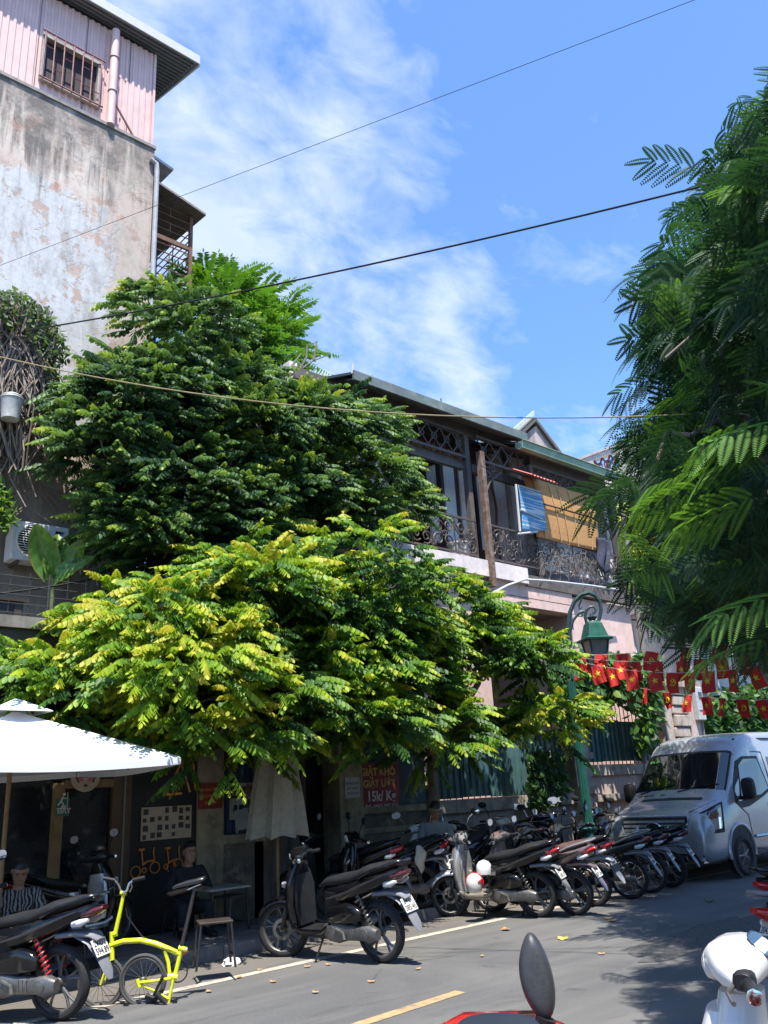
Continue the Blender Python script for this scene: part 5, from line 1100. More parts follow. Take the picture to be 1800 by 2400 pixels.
def wheel(root, x, R, wide, spoked, disc, name='wheel', mats=None, steer=0):
    t = wide; b = MB(); rr_ = R - .052 if not spoked else R - .045
    b.torus((x, 0, R), (0, 1, 0), rr_ - .014, .016, 36, 8, ry=t * .8); b.lathe([(.03, -t), (.045, -t * .6), (.045, t * .6), (.03, t)], (x, 0, R), (0, 1, 0), 16)
    if spoked:
        for i in range(18):
            a = 2 * math.pi * i / 18; a2 = a + (.45 if i % 2 else -.45)
            b.tube([(x + .04 * math.cos(a), (-1) ** i * t * .6, R + .04 * math.sin(a)), (x + rr_ * .97 * math.cos(a2), 0, R + rr_ * .97 * math.sin(a2))], .0035, 4)
    else:
        for i in range(5):
            a = 2 * math.pi * i / 5 + .3
            for da in (-.12, .12):
                b.tube([(x + .04 * math.cos(a), 0, R + .04 * math.sin(a)), (x + rr_ * .6 * math.cos(a + da * .8), 0, R + rr_ * .6 * math.sin(a + da * .8)), (x + rr_ * .97 * math.cos(a + da * 1.6), 0, R + rr_ * .97 * math.sin(a + da * 1.6))], [.016, .012, .013], 6)
    w = b.build(name, (mats or {}).get('rim', m_alu), root, smooth=True)
    MB().torus((x, 0, R), (0, 1, 0), rr_ + .012, R - rr_ - .012, 44, 10, ry=t).build('tyre', m_tyre, w, smooth=True)
    if disc: MB().lathe([(.07, t + .006), (.105, t + .006), (.105, t + .01), (.07, t + .01), (.07, t + .006)], (x, 0, R), (0, 1, 0), 28, False).build('brake_disc', m_alu, w)
    return w
def yloft(sec, n=16, p=2.5): return MB().loft([ring((q[1], q[0], q[2]), Xv, Zv, q[3] / 2, q[4] / 2, n, p) for q in sec])
def plate(root, loc, tilt, lines, dark=False):
    b = MB().box((0, 0, 0), (.005, .19, .14)).build('number_plate', m_bpl if dark else m_plate, root, bevel=.002)
    b.location = loc; b.rotation_euler = (0, tilt, 0)
    for i, s in enumerate(lines):
        if s: txt(s, .072 if not dark else .05, m_plate if dark else m_pink_, b, (-.004, 0, .034 - .066 * i), (math.pi / 2, 0, -math.pi / 2), 'plate_lettering', sx=.86, ext=.0006, bold=.001)
    return b
def mirror(root, s, x=.36, z=1.04, stem=m_bpl, head=m_bpl, big=1.0):
    MB().tube([(x, s * .2, z), (x - .01, s * .235, z + .11), (x - .03, s * .29, z + .17)], .007, 6).build('mirror_stem', stem, root, smooth=True)
    c = Vector((x - .035, s * .33, z + .21)); a, bq = .075 * big, .05 * big
    h = MB().loft([ring(c + Vector((dx, 0, 0)), Yv, Zv, a * k_, bq * k_, 20, 2.3) for dx, k_ in ((.028, .45), (.02, .85), (0, 1.0), (-.008, .97))]).build('mirror', head, root, smooth=True)
    MB().loft([ring(c + Vector((dx, 0, 0)), Yv, Zv, a * .9, bq * .88, 20, 2.3) for dx in (-.008, -.0105)]).build('mirror_glass', m_mir, h)
def fender_front(root, R, x, mat, R2=None):
    b = MB(); N = 14; vs = []
    rings = []
    for i in range(N + 1):
        a = R_(25 + 128 * i / N); rings.append([Vector((x + (R + .028 - .05 * (s * s)) * math.cos(a), s * .075, R + (R + .028 - .05 * s * s) * math.sin(a))) for s in (-1, -.6, 0, .6, 1)])
    b.loft(rings, close=False); return b.build('front_mudguard', mat, root, smooth=True, thick=.006)
def motorbike(loc, ang, label, body=m_blk, trim=m_bpl, seat=m_seat, nose=None, lines=('', ''), kind='scooter', spring=m_spr, dark_plate=False, floor=None, mirrors=(1, -1), group='motorbikes parked along the kerb', tail=True, guard=m_gpl, lean=-.10, mirror_head=m_bpl, rim=m_alu, scale=1.0, steer=0.0, tailbox=False, mbig=1.0, shield=None, lens=None):
    r = empty('motorbike', loc, ang, label, 'motorbike', group); r.rotation_euler = (lean, 0, ang); r.scale = (scale,) * 3
    nose = nose or body; floor = floor or trim; sp = kind == 'underbone'; R = .29 if sp else .285; wt = .036 if sp else .05; rm = {'rim': m_chr if sp else rim}
    wheel(r, -.62, R, wt, sp, False, mats=rm)
    fr = empty('front_end', (.40, 0, 0), steer); fr.parent = r      # steered together: wheel, fork, guard, handlebar
    class Off:                                                       # parts of the steered front are built round its pivot
        pass
    def pf(o):
        o.parent = r
        if steer:
            o.location = (.40 - .40 * math.cos(steer), -.40 * math.sin(steer), 0); o.rotation_euler = (0, 0, steer)
        return o
    bpy.data.objects.remove(fr)
    pf(wheel(r, .63, R, wt * .9, sp, True, mats=rm))
    pf(fender_front(r, R, .63, nose))
    b = MB()
    for s in (-1, 1): b.tube([(.63, s * .075, R), (.55, s * .07, .5), (.44, s * .05, .80)], [.02, .024, .026], 8)
    pf(b.build('fork', m_bpl if not sp else m_alu, r, smooth=True))
    # handlebar and its cowl
    hc = pf(yloft([(-.23, .35, .985, .05, .045), (-.17, .37, 1.0, .12, .085), (-.07, .39, 1.015, .19, .125), (.07, .39, 1.015, .19, .125), (.17, .37, 1.0, .12, .085), (.23, .35, .985, .05, .045)]).build('handlebar_cowl', nose, r, smooth=True))
    pf(MB().loft([ring((.315 + .035 * k_, 0, 1.055 + .03 * k_), Yv, Vector((.55, 0, .5)).normalized(), .085, .045, 18, 2.6) for k_ in (0, .12)]).build('dashboard', m_glassd, r))
    b = MB().cyl((.35, -.22, .99), (.32, -.27, .99), .013, n=8); b.cyl((.35, .22, .99), (.32, .27, .99), .013, n=8); pf(b.build('handlebar', m_alu, r))
    for s in (-1, 1):
        pf(MB().tube([(.325, s * .25, .99), (.29, s * .36, .985), (.288, s * .37, .985)], [.019, .018, .021], 10).build('grip', m_bpl, r, smooth=True))
        pf(MB().loft([ring((.34, s * yy, .995), Xv, Zv, w_, w_ * .9, 12, 3) for yy, w_ in ((.185, .022), (.2, .03), (.24, .03), (.25, .022))]).build('switch_box', m_bpl, r, smooth=True))
        pf(MB().lathe([(.021, -.003), (.021, .004), (.012, .006)], (.288, s * .373, .985), (0, s, 0), 14).build('bar_end', m_chr, r, smooth=True))
        pf(MB().tube([(.37, s * .22, .985), (.375, s * .3, .975), (.345, s * .375, .965)], [.008, .006, .007], 6).build('brake_lever', m_alu, r, smooth=True))
        if s in mirrors:
            n0 = len(r.children); mirror(r, s, head=mirror_head, stem=m_bpl if mirror_head is m_bpl else m_chr, big=mbig)
            for ch in list(r.children)[n0:]: pf(ch)
    pf(MB().loft([ring((.475 + d_, 0, 1.0), Yv, Zv, .085 * q, .05 * q, 18, 2.3) for d_, q in ((-.01, 1.0), (.01, .9), (.025, .5))]).build('headlight', m_lens, r, smooth=True))
    if not sp:
        zloft([(.24, .40, .08, .24), (.36, .42, .12, .33), (.52, .44, .13, .40), (.70, .43, .14, .40), (.84, .415, .15, .30), (.93, .40, .13, .18)], p=2.4).build('leg_shield', shield or body, r, smooth=True)
        zloft([(.33, .345, .06, .26), (.5, .36, .06, .30), (.7, .355, .06, .30), (.82, .36, .06, .22)], p=3).build('inner_panel', shield or trim, r, smooth=True)
        zloft([(.42, .52, .08, .14), (.56, .525, .13, .22), (.74, .50, .14, .26), (.88, .45, .12, .2)], p=2.2).build('front_panel', nose, r, smooth=True)
        for s in (-1, 1): MB().loft([ring((.52 - .02 * i, s * (.08 + .05 * i), .68 + .035 * i), Vector((.3, s * .7, 0)).normalized(), Zv, .05 * q, .025 * q, 12, 2) for i, q in enumerate((.4, 1.0, .5))]).build('indicator', m_lens, r, smooth=True)
        xloft([(.44, .27, .20, .06), (.36, .265, .32, .07), (.0, .255, .34, .08), (-.14, .27, .26, .08)], p=4).build('floorboard', floor, r, smooth=True)
        for s in (-1, 1): pathloft([(.42, .33), (.30, .285), (.02, .285), (-.12, .36), (-.2, .46)], [.025, .03, .035, .03, .02], [.05, .045, .05, .06, .05], y=s * .165).build('floor_edge', floor if floor is not m_bpl else body, r, smooth=True)
        zloft([(.27, -.06, .16, .27), (.40, -.09, .24, .28), (.55, -.14, .34, .29), (.66, -.20, .44, .30)], p=2.6).build('under_seat_panel', trim, r, smooth=True)
        xloft([(.03, .60, .18, .22), (-.10, .615, .27, .26), (-.30, .655, .33, .25), (-.52, .715, .33, .21), (-.74, .785, .27, .16), (-.92, .84, .18, .10), (-1.0, .868, .10, .05)], p=2.5).build('side_cover', body, r, smooth=True)
        for s in (-1, 1): pathloft([(-.08, .60), (-.32, .655), (-.58, .745), (-.86, .835)], [.02, .03, .03, .02], [.012, .03, .03, .012], y=s * .16).build('side_stripe', trim if body is not m_blk else m_gr2, r, smooth=True)
        xloft([(.06, .715, .13, .04), (-.02, .74, .22, .09), (-.2, .765, .27, .11), (-.40, .79, .30, .11), (-.56, .845, .29, .12), (-.78, .89, .25, .10), (-.95, .925, .15, .05)], p=2.6).build('seat', seat, r, smooth=True)
        xloft([(-.0, .30, .06, .09), (-.08, .30, .11, .19), (-.2, .29, .12, .20), (-.32, .295, .11, .15), (-.52, .29, .11, .13), (-.60, .285, .12, .17), (-.69, .285, .08, .10)], p=3.0, y=.13).build('engine_case', m_alu, r, smooth=True)
        b = MB().lathe([(.06, -.01), (.06, .006), (.035, .012)], (-.13, .185, .30), (0, 1, 0), 18); b.lathe([(.05, -.01), (.05, .008), (.025, .014)], (-.56, .185, .29), (0, 1, 0), 18); b.tube([(-.2, .19, .33), (-.3, .2, .3), (-.32, .21, .24)], .014, 6)
        for i in range(3): b.box((-.36 - .04 * i, .185, .295), (.007, .01, .09))
        b.build('engine_fins', m_alu, r, smooth=True)
        xloft([(-.06, .43, .07, .08), (-.12, .45, .12, .16), (-.34, .475, .14, .20), (-.46, .47, .13, .15), (-.52, .45, .09, .09)], p=4.5, y=.13).build('air_box', m_blk if body is m_blk else m_bpl, r, smooth=True)
        MB().bb(-.3, .0, -.1, .1, .22, .45).build('engine_block', m_alu, r, bevel=.02)
    else:
        zloft([(.36, .40, .05, .30), (.52, .43, .06, .42), (.70, .43, .10, .40), (.85, .42, .13, .22), (.93, .40, .12, .15)], p=2.4).build('leg_shield', body, r, smooth=True)
        xloft([(.45, .80, .10, .16), (.3, .66, .13, .18), (.1, .58, .15, .2), (-.1, .60, .2, .24), (-.3, .65, .24, .22)], p=2.4).build('centre_tunnel', trim, r, smooth=True)
        xloft([(-.08, .60, .20, .22), (-.28, .645, .26, .22), (-.5, .70, .25, .18), (-.75, .775, .2, .13), (-.95, .83, .12, .07)], p=2.4).build('side_cover', body, r, smooth=True)
        for s in (-1, 1): pathloft([(-.1, .585), (-.35, .645), (-.6, .73), (-.85, .81)], [.02, .03, .03, .02], [.02, .045, .045, .02], y=s * .12).build('side_stripe', m_gr2, r, smooth=True)
        xloft([(.12, .70, .12, .05), (.02, .74, .2, .09), (-.3, .765, .25, .10), (-.6, .82, .24, .10), (-.85, .86, .18, .07), (-.92, .87, .1, .04)], p=2.6).build('seat', seat, r, smooth=True)
        xloft([(-.0, .34, .16, .14), (-.12, .33, .26, .2), (-.26, .33, .22, .2), (-.34, .34, .14, .14)], p=3).build('engine_block', m_alu, r, smooth=True); xloft([(.22, .42, .14, .13), (.0, .38, .14, .14)], p=4).build('cylinder_head', m_alu, r, smooth=True)
        pathloft([(-.2, .33), (-.4, .315), (-.7, .30), (-.74, .29)], [.05, .06, .06, .04], [.12, .085, .1, .06], y=.10).build('chain_case', m_alu, r, smooth=True); MB().lathe([(.085, -.015), (.085, .015), (.05, .02)], (-.62, .10, R), (0, 1, 0), 20).build('hub_cover', m_alu, r, smooth=True)
        for s in (-1, 1): MB().tube([(-.2, s * .12, .3), (-.62, s * .1, R)], .018, 8).build('swing_arm', m_bpl, r)
    for s in (-1, 1):
        hx = helix((-.59, s * .115, R + .08), (-.46, s * .115, .66), .028, 8, .0075).build('shock_spring', spring, r, smooth=True); MB().tube([(-.61, s * .115, R), (-.455, s * .115, .68)], .013, 8).build('shock_rod', m_alu, hx)
    pathloft([(-.16, .24), (-.4, .26), (-.52, .33), (-.7, .36), (-.9, .40)], [.03, .04, .075, .085, .07], [.03, .04, .09, .105, .09], y=-.16, p=2.2).build('exhaust', m_bpl if not sp else m_alu, r, smooth=True)
    # tail: rail, lamp, indicators, mudguard, plate
    MB().tube([(-.52, .15, .80), (-.7, .165, .875), (-.93, .14, .935), (-1.02, .06, .95), (-1.02, -.06, .95), (-.93, -.14, .935), (-.7, -.165, .875), (-.52, -.15, .80)], .014, 8).build('grab_rail', m_gpl if body is not m_blk else m_blk, r, smooth=True)
    xloft([(-.88, .80, .22, .09), (-.98, .825, .19, .08), (-1.04, .845, .09, .04)], p=2.4).build('tail_light', lens or m_tail, r, smooth=True)
    for s in (-1, 1): xloft([(-.80, .735, .05, .05), (-.88, .745, .06, .065), (-.95, .765, .03, .03)], p=2, y=s * .10).build('indicator', m_lens, r, smooth=True)
    pathloft([(-.62, .64), (-.82, .655), (-.95, .64), (-1.0, .60)], [.18, .19, .17, .1], [.05, .045, .04, .03]).build('rear_hugger', guard, r, smooth=True)
    pathloft([(-.80, .64), (-.93, .58), (-1.02, .47), (-1.08, .37), (-1.105, .31)], [.16, .17, .15, .13, .06], [.03, .02, .016, .014, .012]).build('rear_mudguard', guard, r, smooth=True)
    plate(r, (-1.005, 0, .545), .52, lines, dark_plate)
    MB().tube([(.02, .13, .24), (.05, .2, .1), (.06, .25, .012)], .011, 6).build('side_stand', m_bpl, r); MB().box((.06, .255, .008), (.05, .04, .01)).build('stand_foot', m_bpl, r)
    if tailbox: xloft([(-.72, .93, .26, .06), (-.78, .97, .34, .14), (-1.0, .97, .34, .14), (-1.05, .95, .26, .08)], p=3).build('top_box', m_bpl, r, smooth=True)
    return r
def rear_at(px, py, ang, z=0.0):            # root position whose rear wheel stands at this photograph pixel
    p = G(px, py, z); return (p.x + .62 * math.cos(ang), p.y + .62 * math.sin(ang), z)
A = R_
PV = .12
motorbike(rear_at(133, 2392, A(121)), A(121), 'black scooter with red rear spring and plate 29-D2, nearest at lower left', lines=('29-D2', '594.89'), lens=m_dtail, spring=m_sprr, lean=-.05, scale=1.03)
motorbike(rear_at(893, 2256, A(101)), A(101), 'black scooter with plate 89-L1 parked alone in front of the dark doorway', lines=('89-L1', '385.45'), lens=m_dtail, lean=-.09, steer=.45, scale=1.06, mirrors=())
sil = motorbike(rear_at(1262, 2150, A(106)), A(106), 'silver fronted scooter carrying two white helmets, first of the row', body=m_blk, nose=m_sil, shield=m_sil, floor=M('champagne_trim', (.36, .33, .27), .35, .5), lines=('29-C1', '138.17'), steer=.5, mirrors=(), scale=1.02)
motorbike(rear_at(1352, 2145, A(103)), A(103), 'bronze brown scooter with brown seat and plate 29-B1 beside the silver one', body=m_brn, seat=m_seatb, lines=('29-B1', '439.26'), guard=m_brn, mirrors=(1,))
motorbike(rear_at(1398, 2124, A(100)), A(100), 'black and red tailed scooter with a dark dealer plate frame', body=m_blk, lines=('SAMSUNG', ''), dark_plate=True, tail=True, guard=M('pale_grey_paint', (.34, .34, .34), .4))
motorbike(rear_at(1482, 2107, A(110)), A(110), 'dark grey underbone motorbike with wire spoked wheels and alloy chain case', body=m_gr2, kind='underbone', lines=('29-X5', '280.14'), lens=m_dtail, guard=m_gpl)
motorbike(rear_at(1528, 2093, A(108)), A(108), 'black motorbike with wire wheels right of the grey underbone', body=m_blk, kind='underbone', lines=('29-H1', '617.40'), lens=m_dtail)
motorbike(rear_at(1576, 2080, A(106)), A(106), 'black scooter with plate 509.71, last of the row before the van', body=m_blk, lines=('29-V3', '509.71'), lens=m_dtail)
# second rank on the pavement
G2 = 'motorbikes parked on the pavement by the wall'
motorbike((9.75, 10.0, PV), A(60), 'white fronted scooter behind the silver scooter', body=m_whp, nose=m_whp, lines=('29-K1', ''), group=G2, steer=.4, mirror_head=m_chr)
motorbike((8.25, 9.55, PV), A(160), 'black scooter in deep shade with a person sitting on it', body=m_blk, lines=('', ''), group=G2)
motorbike((10.6, 10.2, PV), A(200), 'black scooter standing sideways under the left fence ledge', body=m_blk, group=G2, mirror_head=m_chr)
motorbike((11.75, 10.35, PV), A(215), 'grey faced motorbike against the wall below the trailing vine', body=m_gr2, nose=m_sil, kind='underbone', group=G2)
motorbike((12.45, 10.0, PV), A(25), 'dark navy scooter with round chrome mirror left of the lamp post', body=m_navy, group=G2, mirror_head=m_chr, mbig=1.25)
motorbike((13.2, 10.35, PV), A(30), 'black tall scooter facing the van just left of the lamp', body=m_blk, group=G2, mirror_head=m_chr)
motorbike((14.35, 10.25, PV), A(205), 'black scooter between lamp post and van', body=m_blk, group=G2)
motorbike((15.6, 10.6, PV), A(150), 'chrome and grey motorbike behind the van bonnet', body=m_gr2, nose=m_sil, kind='underbone', group=G2, mirror_head=m_bpl)
motorbike((7.95, 10.1, PV), A(120), 'black scooter with red tail light in front of the yellow pillar', body=m_blk, group=G2)
motorbike((4.3, 10.25, PV), A(20), 'black and silver motorbike at the cafe door, standing in for a glass reflection', body=m_blk, nose=m_gr2, trim=m_sil, group=G2)  # added bike, stands in for the reflection in the cafe glass
# near side of the street, right edge
p = D(1748, 2095, 7.6); motorbike((p.x + .95, p.y - .65, 0), A(-34), 'black scooter with chrome rail cut off by the right frame edge', body=m_blk, lines=('29-T1', '204.66'), group='motorbikes on the near side of the street', lean=-.05)
p = D(1772, 2200, 6.2); motorbike((p.x + .9, p.y - .6, 0), A(-34), 'dark motorbike with chrome exhaust at the right frame edge, lower one', body=m_gr2, kind='underbone', group='motorbikes on the near side of the street', lean=-.05)
def at_local(px, py, dist, loc, ang):      # root so that the local point falls on a pixel at a distance
    p = D(px, py, dist); c, s = math.cos(ang), math.sin(ang); return (p.x - (loc[0] * c - loc[1] * s), p.y - (loc[0] * s + loc[1] * c), p.z - loc[2])
WS = 1.06; q = at_local(1774, 2362, 3.0, (.29 * WS, .36 * WS, .985 * WS), A(106)); motorbike((q[0], q[1], 0), A(106), 'white scooter nearest the camera at the lower right corner', body=m_whp, nose=m_whp, trim=m_whp, group='motorbikes on the near side of the street', lean=.0, mirrors=(), scale=WS)
q = at_local(1165, 2352, 2.15, (.40 * 1.1, .0, 1.06 * 1.1), A(40)); rb_ = motorbike((q[0], q[1], 0), A(40), 'red scooter with tall black mirror nearest the camera at bottom edge', body=m_redp, nose=m_redp, group='motorbikes on the near side of the street', lean=.0, mirrors=(), scale=1.1)
mb_ = MB(); mp = [D(x, y, 2.1) for x, y in ((1240, 2178), (1262, 2196), (1290, 2255), (1304, 2320), (1302, 2372), (1282, 2402), (1258, 2384), (1228, 2340), (1214, 2280), (1216, 2236), (1228, 2196))]
cen = sum(mp, Vector()) / len(mp); ax = (cen - Vector((0, 0, CAM_H))).normalized()
mb_.loft([[cen + (p - cen) * k_ + ax * d_ for p in mp] for d_, k_ in ((-.022, .55), (-.016, .86), (-.004, .985), (.006, 1.0), (.012, .96))])
inv = Matrix.Translation(rb_.location) @ Matrix.Rotation(A(40), 4, 'Z') @ Matrix.Scale(rb_.scale.x, 4); inv = inv.inverted(); mb_.v = [tuple(inv @ Vector(v)) for v in mb_.v]
mo_ = mb_.build('mirror', M('black_matt_plastic', (.03, .03, .033), .45, var=.12, scale=60, bump=.1), rb_, smooth=True, sub=2)
st = MB().tube([inv @ D(1280, 2385, 2.1), inv @ D(1268, 2430, 2.11), inv @ D(1262, 2500, 2.13)], [.02, .015, .011], 8).build('mirror_stem', m_bpl, rb_, smooth=True)

# helmets hanging on the silver scooter, gloves, bottle
def hang(px, py, Y): return W(px, py, Y)
p = W(1112, 2068, 8.35); r = empty('helmet', p, .4, 'white helmet with red stripes hanging on the silver scooter', 'helmet')
hb = MB(); hb.loft([ring((0, 0, z), Xv, Yv, .135 * q, .115 * q, 22, 2) for z, q in ((-.13, .55), (-.11, .8), (-.05, .97), (.0, 1.0), (.05, .9), (.09, .66), (.11, .35), (.117, .05))]); hb.build('shell', m_cream_ if False else M('helmet_white', (.56, .53, .49), .35, coat=.3), r, smooth=True, sub=1)
for t in (-.5, .1): MB().torus((0, 0, 0), (.9, .2, t), .1215, .005, 30, 6).build('stripe', m_redp, r, smooth=True)
MB().add([(-.1, -.085, .02), (-.02, -.122, .05), (.0, -.122, -.05), (-.04, -.118, .0)], [(0, 1, 2, 3)]).build('flash_mark', m_redp, r, thick=.012)
p = W(1134, 2032, 8.3); r = empty('helmet', p, .2, 'white checked half helmet resting on the striped helmet', 'helmet')
MB().loft([ring((0, 0, z), Xv, Yv, .12 * q, .10 * q, 20, 2) for z, q in ((-.09, .9), (-.03, 1.0), (.03, .92), (.07, .62), (.09, .1))]).build('shell', m_whp, r, smooth=True); pathloft([(.08, -.03), (.15, -.07), (.2, -.12)], [.18, .17, .1], [.012, .01, .008]).build('peak', m_whp, r, smooth=True)
b = MB()
for i in range(5):
    for j in range(4):
        if (i + j) % 2: b.box((.02 + .02 * i, -.1 - .001 * i, -.06 + .02 * j), (.018, .006, .018))
b.build('check_pattern', m_navy, r)
p = W(1492, 1948, 8.0); r = empty('plastic_bottle', p, 0, 'clear plastic bottle lying on a motorbike tail in front of the van', 'bottle'); MB().lathe([(.03, -.1), (.034, -.09), (.034, .04), (.014, .08), (.014, .1)], axis=(.8, .3, .5), n=16).build('body', M('clear_plastic', (.6, .65, .68), .08, trans=.7), r, smooth=True); MB().lathe([(.016, .098), (.016, .115)], axis=(.8, .3, .5), n=12).build('cap', m_wht, r)

# ================================================================== yellow folding bicycle
BA = A(139); Bo = G(335, 2352); bd = Vector((math.cos(BA), math.sin(BA), 0)); bn = Vector((-bd.y, bd.x, 0))
def BP(px, py, off=0.0):        # pixel -> point of the bicycle's own upright plane, in its local frame
    d = ray(px, py); o_ = Vector((0, 0, CAM_H)); t = (Bo - o_).dot(bn) / d.dot(bn); q = o_ + d * t - Bo; return Vector((q.dot(bd), off, q.z))
fbk = empty('folding_bicycle', Bo, BA, 'bright yellow folding bicycle with its rear wheel tucked under', 'bicycle')
m_byel = M('bicycle_yellow', (.62, .66, .015), .25, coat=.6, var=.05); 
def bt_(pts, r, nm, mt=m_byel, off=0.0, n=10): return MB().tube([BP(*p, off) for p in pts], r, n).build(nm, mt, fbk, smooth=True)
bt_([(258, 2216), (290, 2206), (330, 2204), (365, 2212), (395, 2224), (422, 2236)], [.024, .024, .025, .025, .024, .022], 'main_tube'); bt_([(386, 2228), (394, 2255), (398, 2290)], .017, 'brace_tube'); bt_([(424, 2224), (418, 2255), (409, 2292)], .02, 'seat_tube'); bt_([(419, 2222), (438, 2226)], [.026, .02], 'seat_clamp')
bt_([(262, 2184), (263, 2250)], .021, 'head_tube'); bt_([(270, 2188), (282, 2135), (290, 2095)], [.021, .018, .015], 'handle_post'); bt_([(266, 2190), (274, 2187)], .025, 'post_hinge'); bt_([(282, 2093), (296, 2094)], .018, 'stem_clamp')
for off in (-.055, .055): bt_([(262, 2248), (250, 2275), (240, 2305)], .011, 'fork_leg', m_byel, off)
bt_([(289, 2093), (281, 2088), (276, 2074), (266, 2063)], .011, 'handlebar', m_alu, -.02); bt_([(289, 2093), (299, 2086), (304, 2070), (314, 2062)], .011, 'handlebar', m_chr, .02)
bt_([(268, 2064), (241, 2059)], .018, 'grip', m_bpl, -.02); bt_([(312, 2063), (341, 2056)], .018, 'grip', m_bpl, .02); bt_([(308, 2068), (312, 2078), (306, 2090)], .007, 'brake_lever', m_alu, .03); bt_([(270, 2068), (264, 2080), (254, 2086)], .007, 'brake_lever', m_bpl, -.03)
bt_([(288, 2100), (296, 2150), (330, 2195), (345, 2204)], .006, 'cable', m_bpl, -.03); bt_([(284, 2098), (279, 2150), (266, 2205)], .006, 'cable', m_bpl, -.03)
bt_([(424, 2222), (440, 2155), (455, 2088)], .017, 'seat_post', m_gr2)
s0, s1 = BP(405, 2079), BP(481, 2060); sd = (s1 - s0).normalized()
MB().loft([ring(s0 + (s1 - s0) * t + Vector((0, 0, dz)), Yv, Vector((-sd.z, 0, sd.x)), w, h, 14, 2.4) for t, w, h, dz in ((0, .012, .010, -.01), (.12, .024, .016, .0), (.45, .034, .022, .004), (.7, .062, .024, .0), (.92, .07, .02, .008), (1.0, .05, .012, .012))]).build('saddle', m_gr2, fbk, smooth=True)
bt_([(440, 2085), (470, 2072)], .006, 'saddle_rail', m_chr)
def bwheel(px, py, off, nm='wheel'):
    c = BP(px, py, off); b = MB().torus(c, (0, 1, 0), .178, .011, 40, 8); b.lathe([(.014, -.03), (.028, -.02), (.028, .02), (.014, .03)], c, (0, 1, 0), 12)
    for i in range(18): a = 2 * math.pi * i / 18; b.tube([c + Vector((.02 * math.cos(a + .6), (-1) ** i * .02, .02 * math.sin(a + .6))), c + Vector((.175 * math.cos(a), 0, .175 * math.sin(a)))], .0022, 4)
    w = b.build(nm, m_alu, fbk, smooth=True); MB().torus(c, (0, 1, 0), .199, .017, 44, 8).build('tyre', M('grey_tyre', (.055, .055, .055), .85), w, smooth=True)
bwheel(335, 2297, .0); bwheel(236, 2304, -.02)
bt_([(327, 2300), (365, 2296), (405, 2290)], .013, 'rear_stay', m_byel, .06); bt_([(330, 2304), (362, 2318), (398, 2338)], .011, 'rear_stay', m_byel, .05); bt_([(409, 2290), (402, 2325), (397, 2352)], .014, 'rear_frame', m_byel, .04); bt_([(396, 2286), (418, 2289)], .026, 'rear_pivot', m_byel, .03); bt_([(325, 2292), (331, 2310)], .018, 'dropout', m_byel, .06)
MB().torus(BP(414, 2280, -.05), (0, 1, 0), .085, .006, 36, 6).build('chainring', m_bpl, fbk, smooth=True); bt_([(388, 2282), (366, 2328)], .013, 'crank', m_bpl, .09); bt_([(372, 2322), (396, 2345)], .022, 'pedal', m_bpl, .1); bt_([(345, 2330), (372, 2340)], .02, 'chain_tensioner', m_bpl, .05)
for (x, y) in ((392, 2356), (413, 2347), (300, 2352)): MB().lathe([(.022, -.014), (.022, .014)], BP(x, y, .06), (0, 1, 0), 14).build('caster', m_bpl, fbk, smooth=True)
bt_([(424, 2238), (438, 2228)], .016, 'rear_lamp', m_amb, -.02)
t_ = BP(400, 2226); t2 = BP(375, 2216); an = math.atan2(t2.z - t_.z, t2.x - t_.x); txt('BROMPTON', .026, m_gr2, fbk, t_ + Vector((0.01, .026, .0)), (math.pi / 2, 0, math.pi), 'frame_lettering', ext=.0006).rotation_euler = (math.pi / 2, .20, math.pi)
# ================================================================== van
m_van = M('van_silver_paint', (.33, .34, .355), .28, .25, var=.02, scale=1.5, coat=.6)
m_vgl = M('van_glass', (.010, .012, .013), .03, spec=.9, var=.05, coat=.5)
m_seam = M('panel_gap', (.02, .02, .02), .7)
VX, VY = 16.6, 8.61
van = empty('van', (VX, VY, 0), math.pi, 'silver passenger van parked facing the motorbikes under the feathery tree', 'van')
ST = [(2.77, .36, .74, .82, .78), (2.745, .30, .92, .92, .87), (2.66, .25, 1.07, .985, .93), (2.45, .24, 1.145, 1.01, .955), (2.2, .24, 1.20, 1.02, .97), (1.86, .24, 1.35, 1.02, .985), (1.55, .24, 1.68, 1.02, .95), (1.2, .24, 2.06, 1.02, .915), (1.0, .24, 2.26, 1.02, .90), (.75, .24, 2.385, 1.02, .895), (.4, .24, 2.44, 1.02, .89), (-1.0, .24, 2.46, 1.02, .89), (-2.6, .24, 2.46, 1.02, .89), (-2.78, .3, 2.36, .98, .86)]
def vs_(lx):
    for a, b in zip(ST, ST[1:]):
        if a[0] >= lx >= b[0]: t = (a[0] - lx) / (a[0] - b[0]); return [p + (q - p) * t for p, q in zip(a, b)]
    return list(ST[0] if lx > 0 else ST[-1])
def vhalf(s):
    lx, zb, zt, hw, hu = s; zm = min(1.28, zb + (zt - zb) * .72); return [(0, zb), (.85 * hw, zb), (hw, zb + .1), (hw, (zb + zm) / 2), (hw, zm), (hu, max(zm + .01, zt - .13)), (hu * .965, zt - .045), (hu * .84, zt - .005), (hu * .4, zt + .012), (0, zt + .018)]
def vring(s):
    h = vhalf(s); return [Vector((s[0], y, z)) for y, z in h] + [Vector((s[0], -y, z)) for y, z in reversed(h[1:-1])]
MB().loft([vring(s) for s in ST]).build('body', m_van, van, smooth=True, sub=1)
def vside(lx, z):
    h = vhalf(vs_(lx))
    for (y0, z0), (y1, z1) in zip(h[2:], h[3:]):
        if z0 <= z <= z1 + 1e-6: return y0 + (y1 - y0) * (z - z0) / max(1e-6, z1 - z0)
    return h[2][0] if z < h[2][1] else h[6][0]
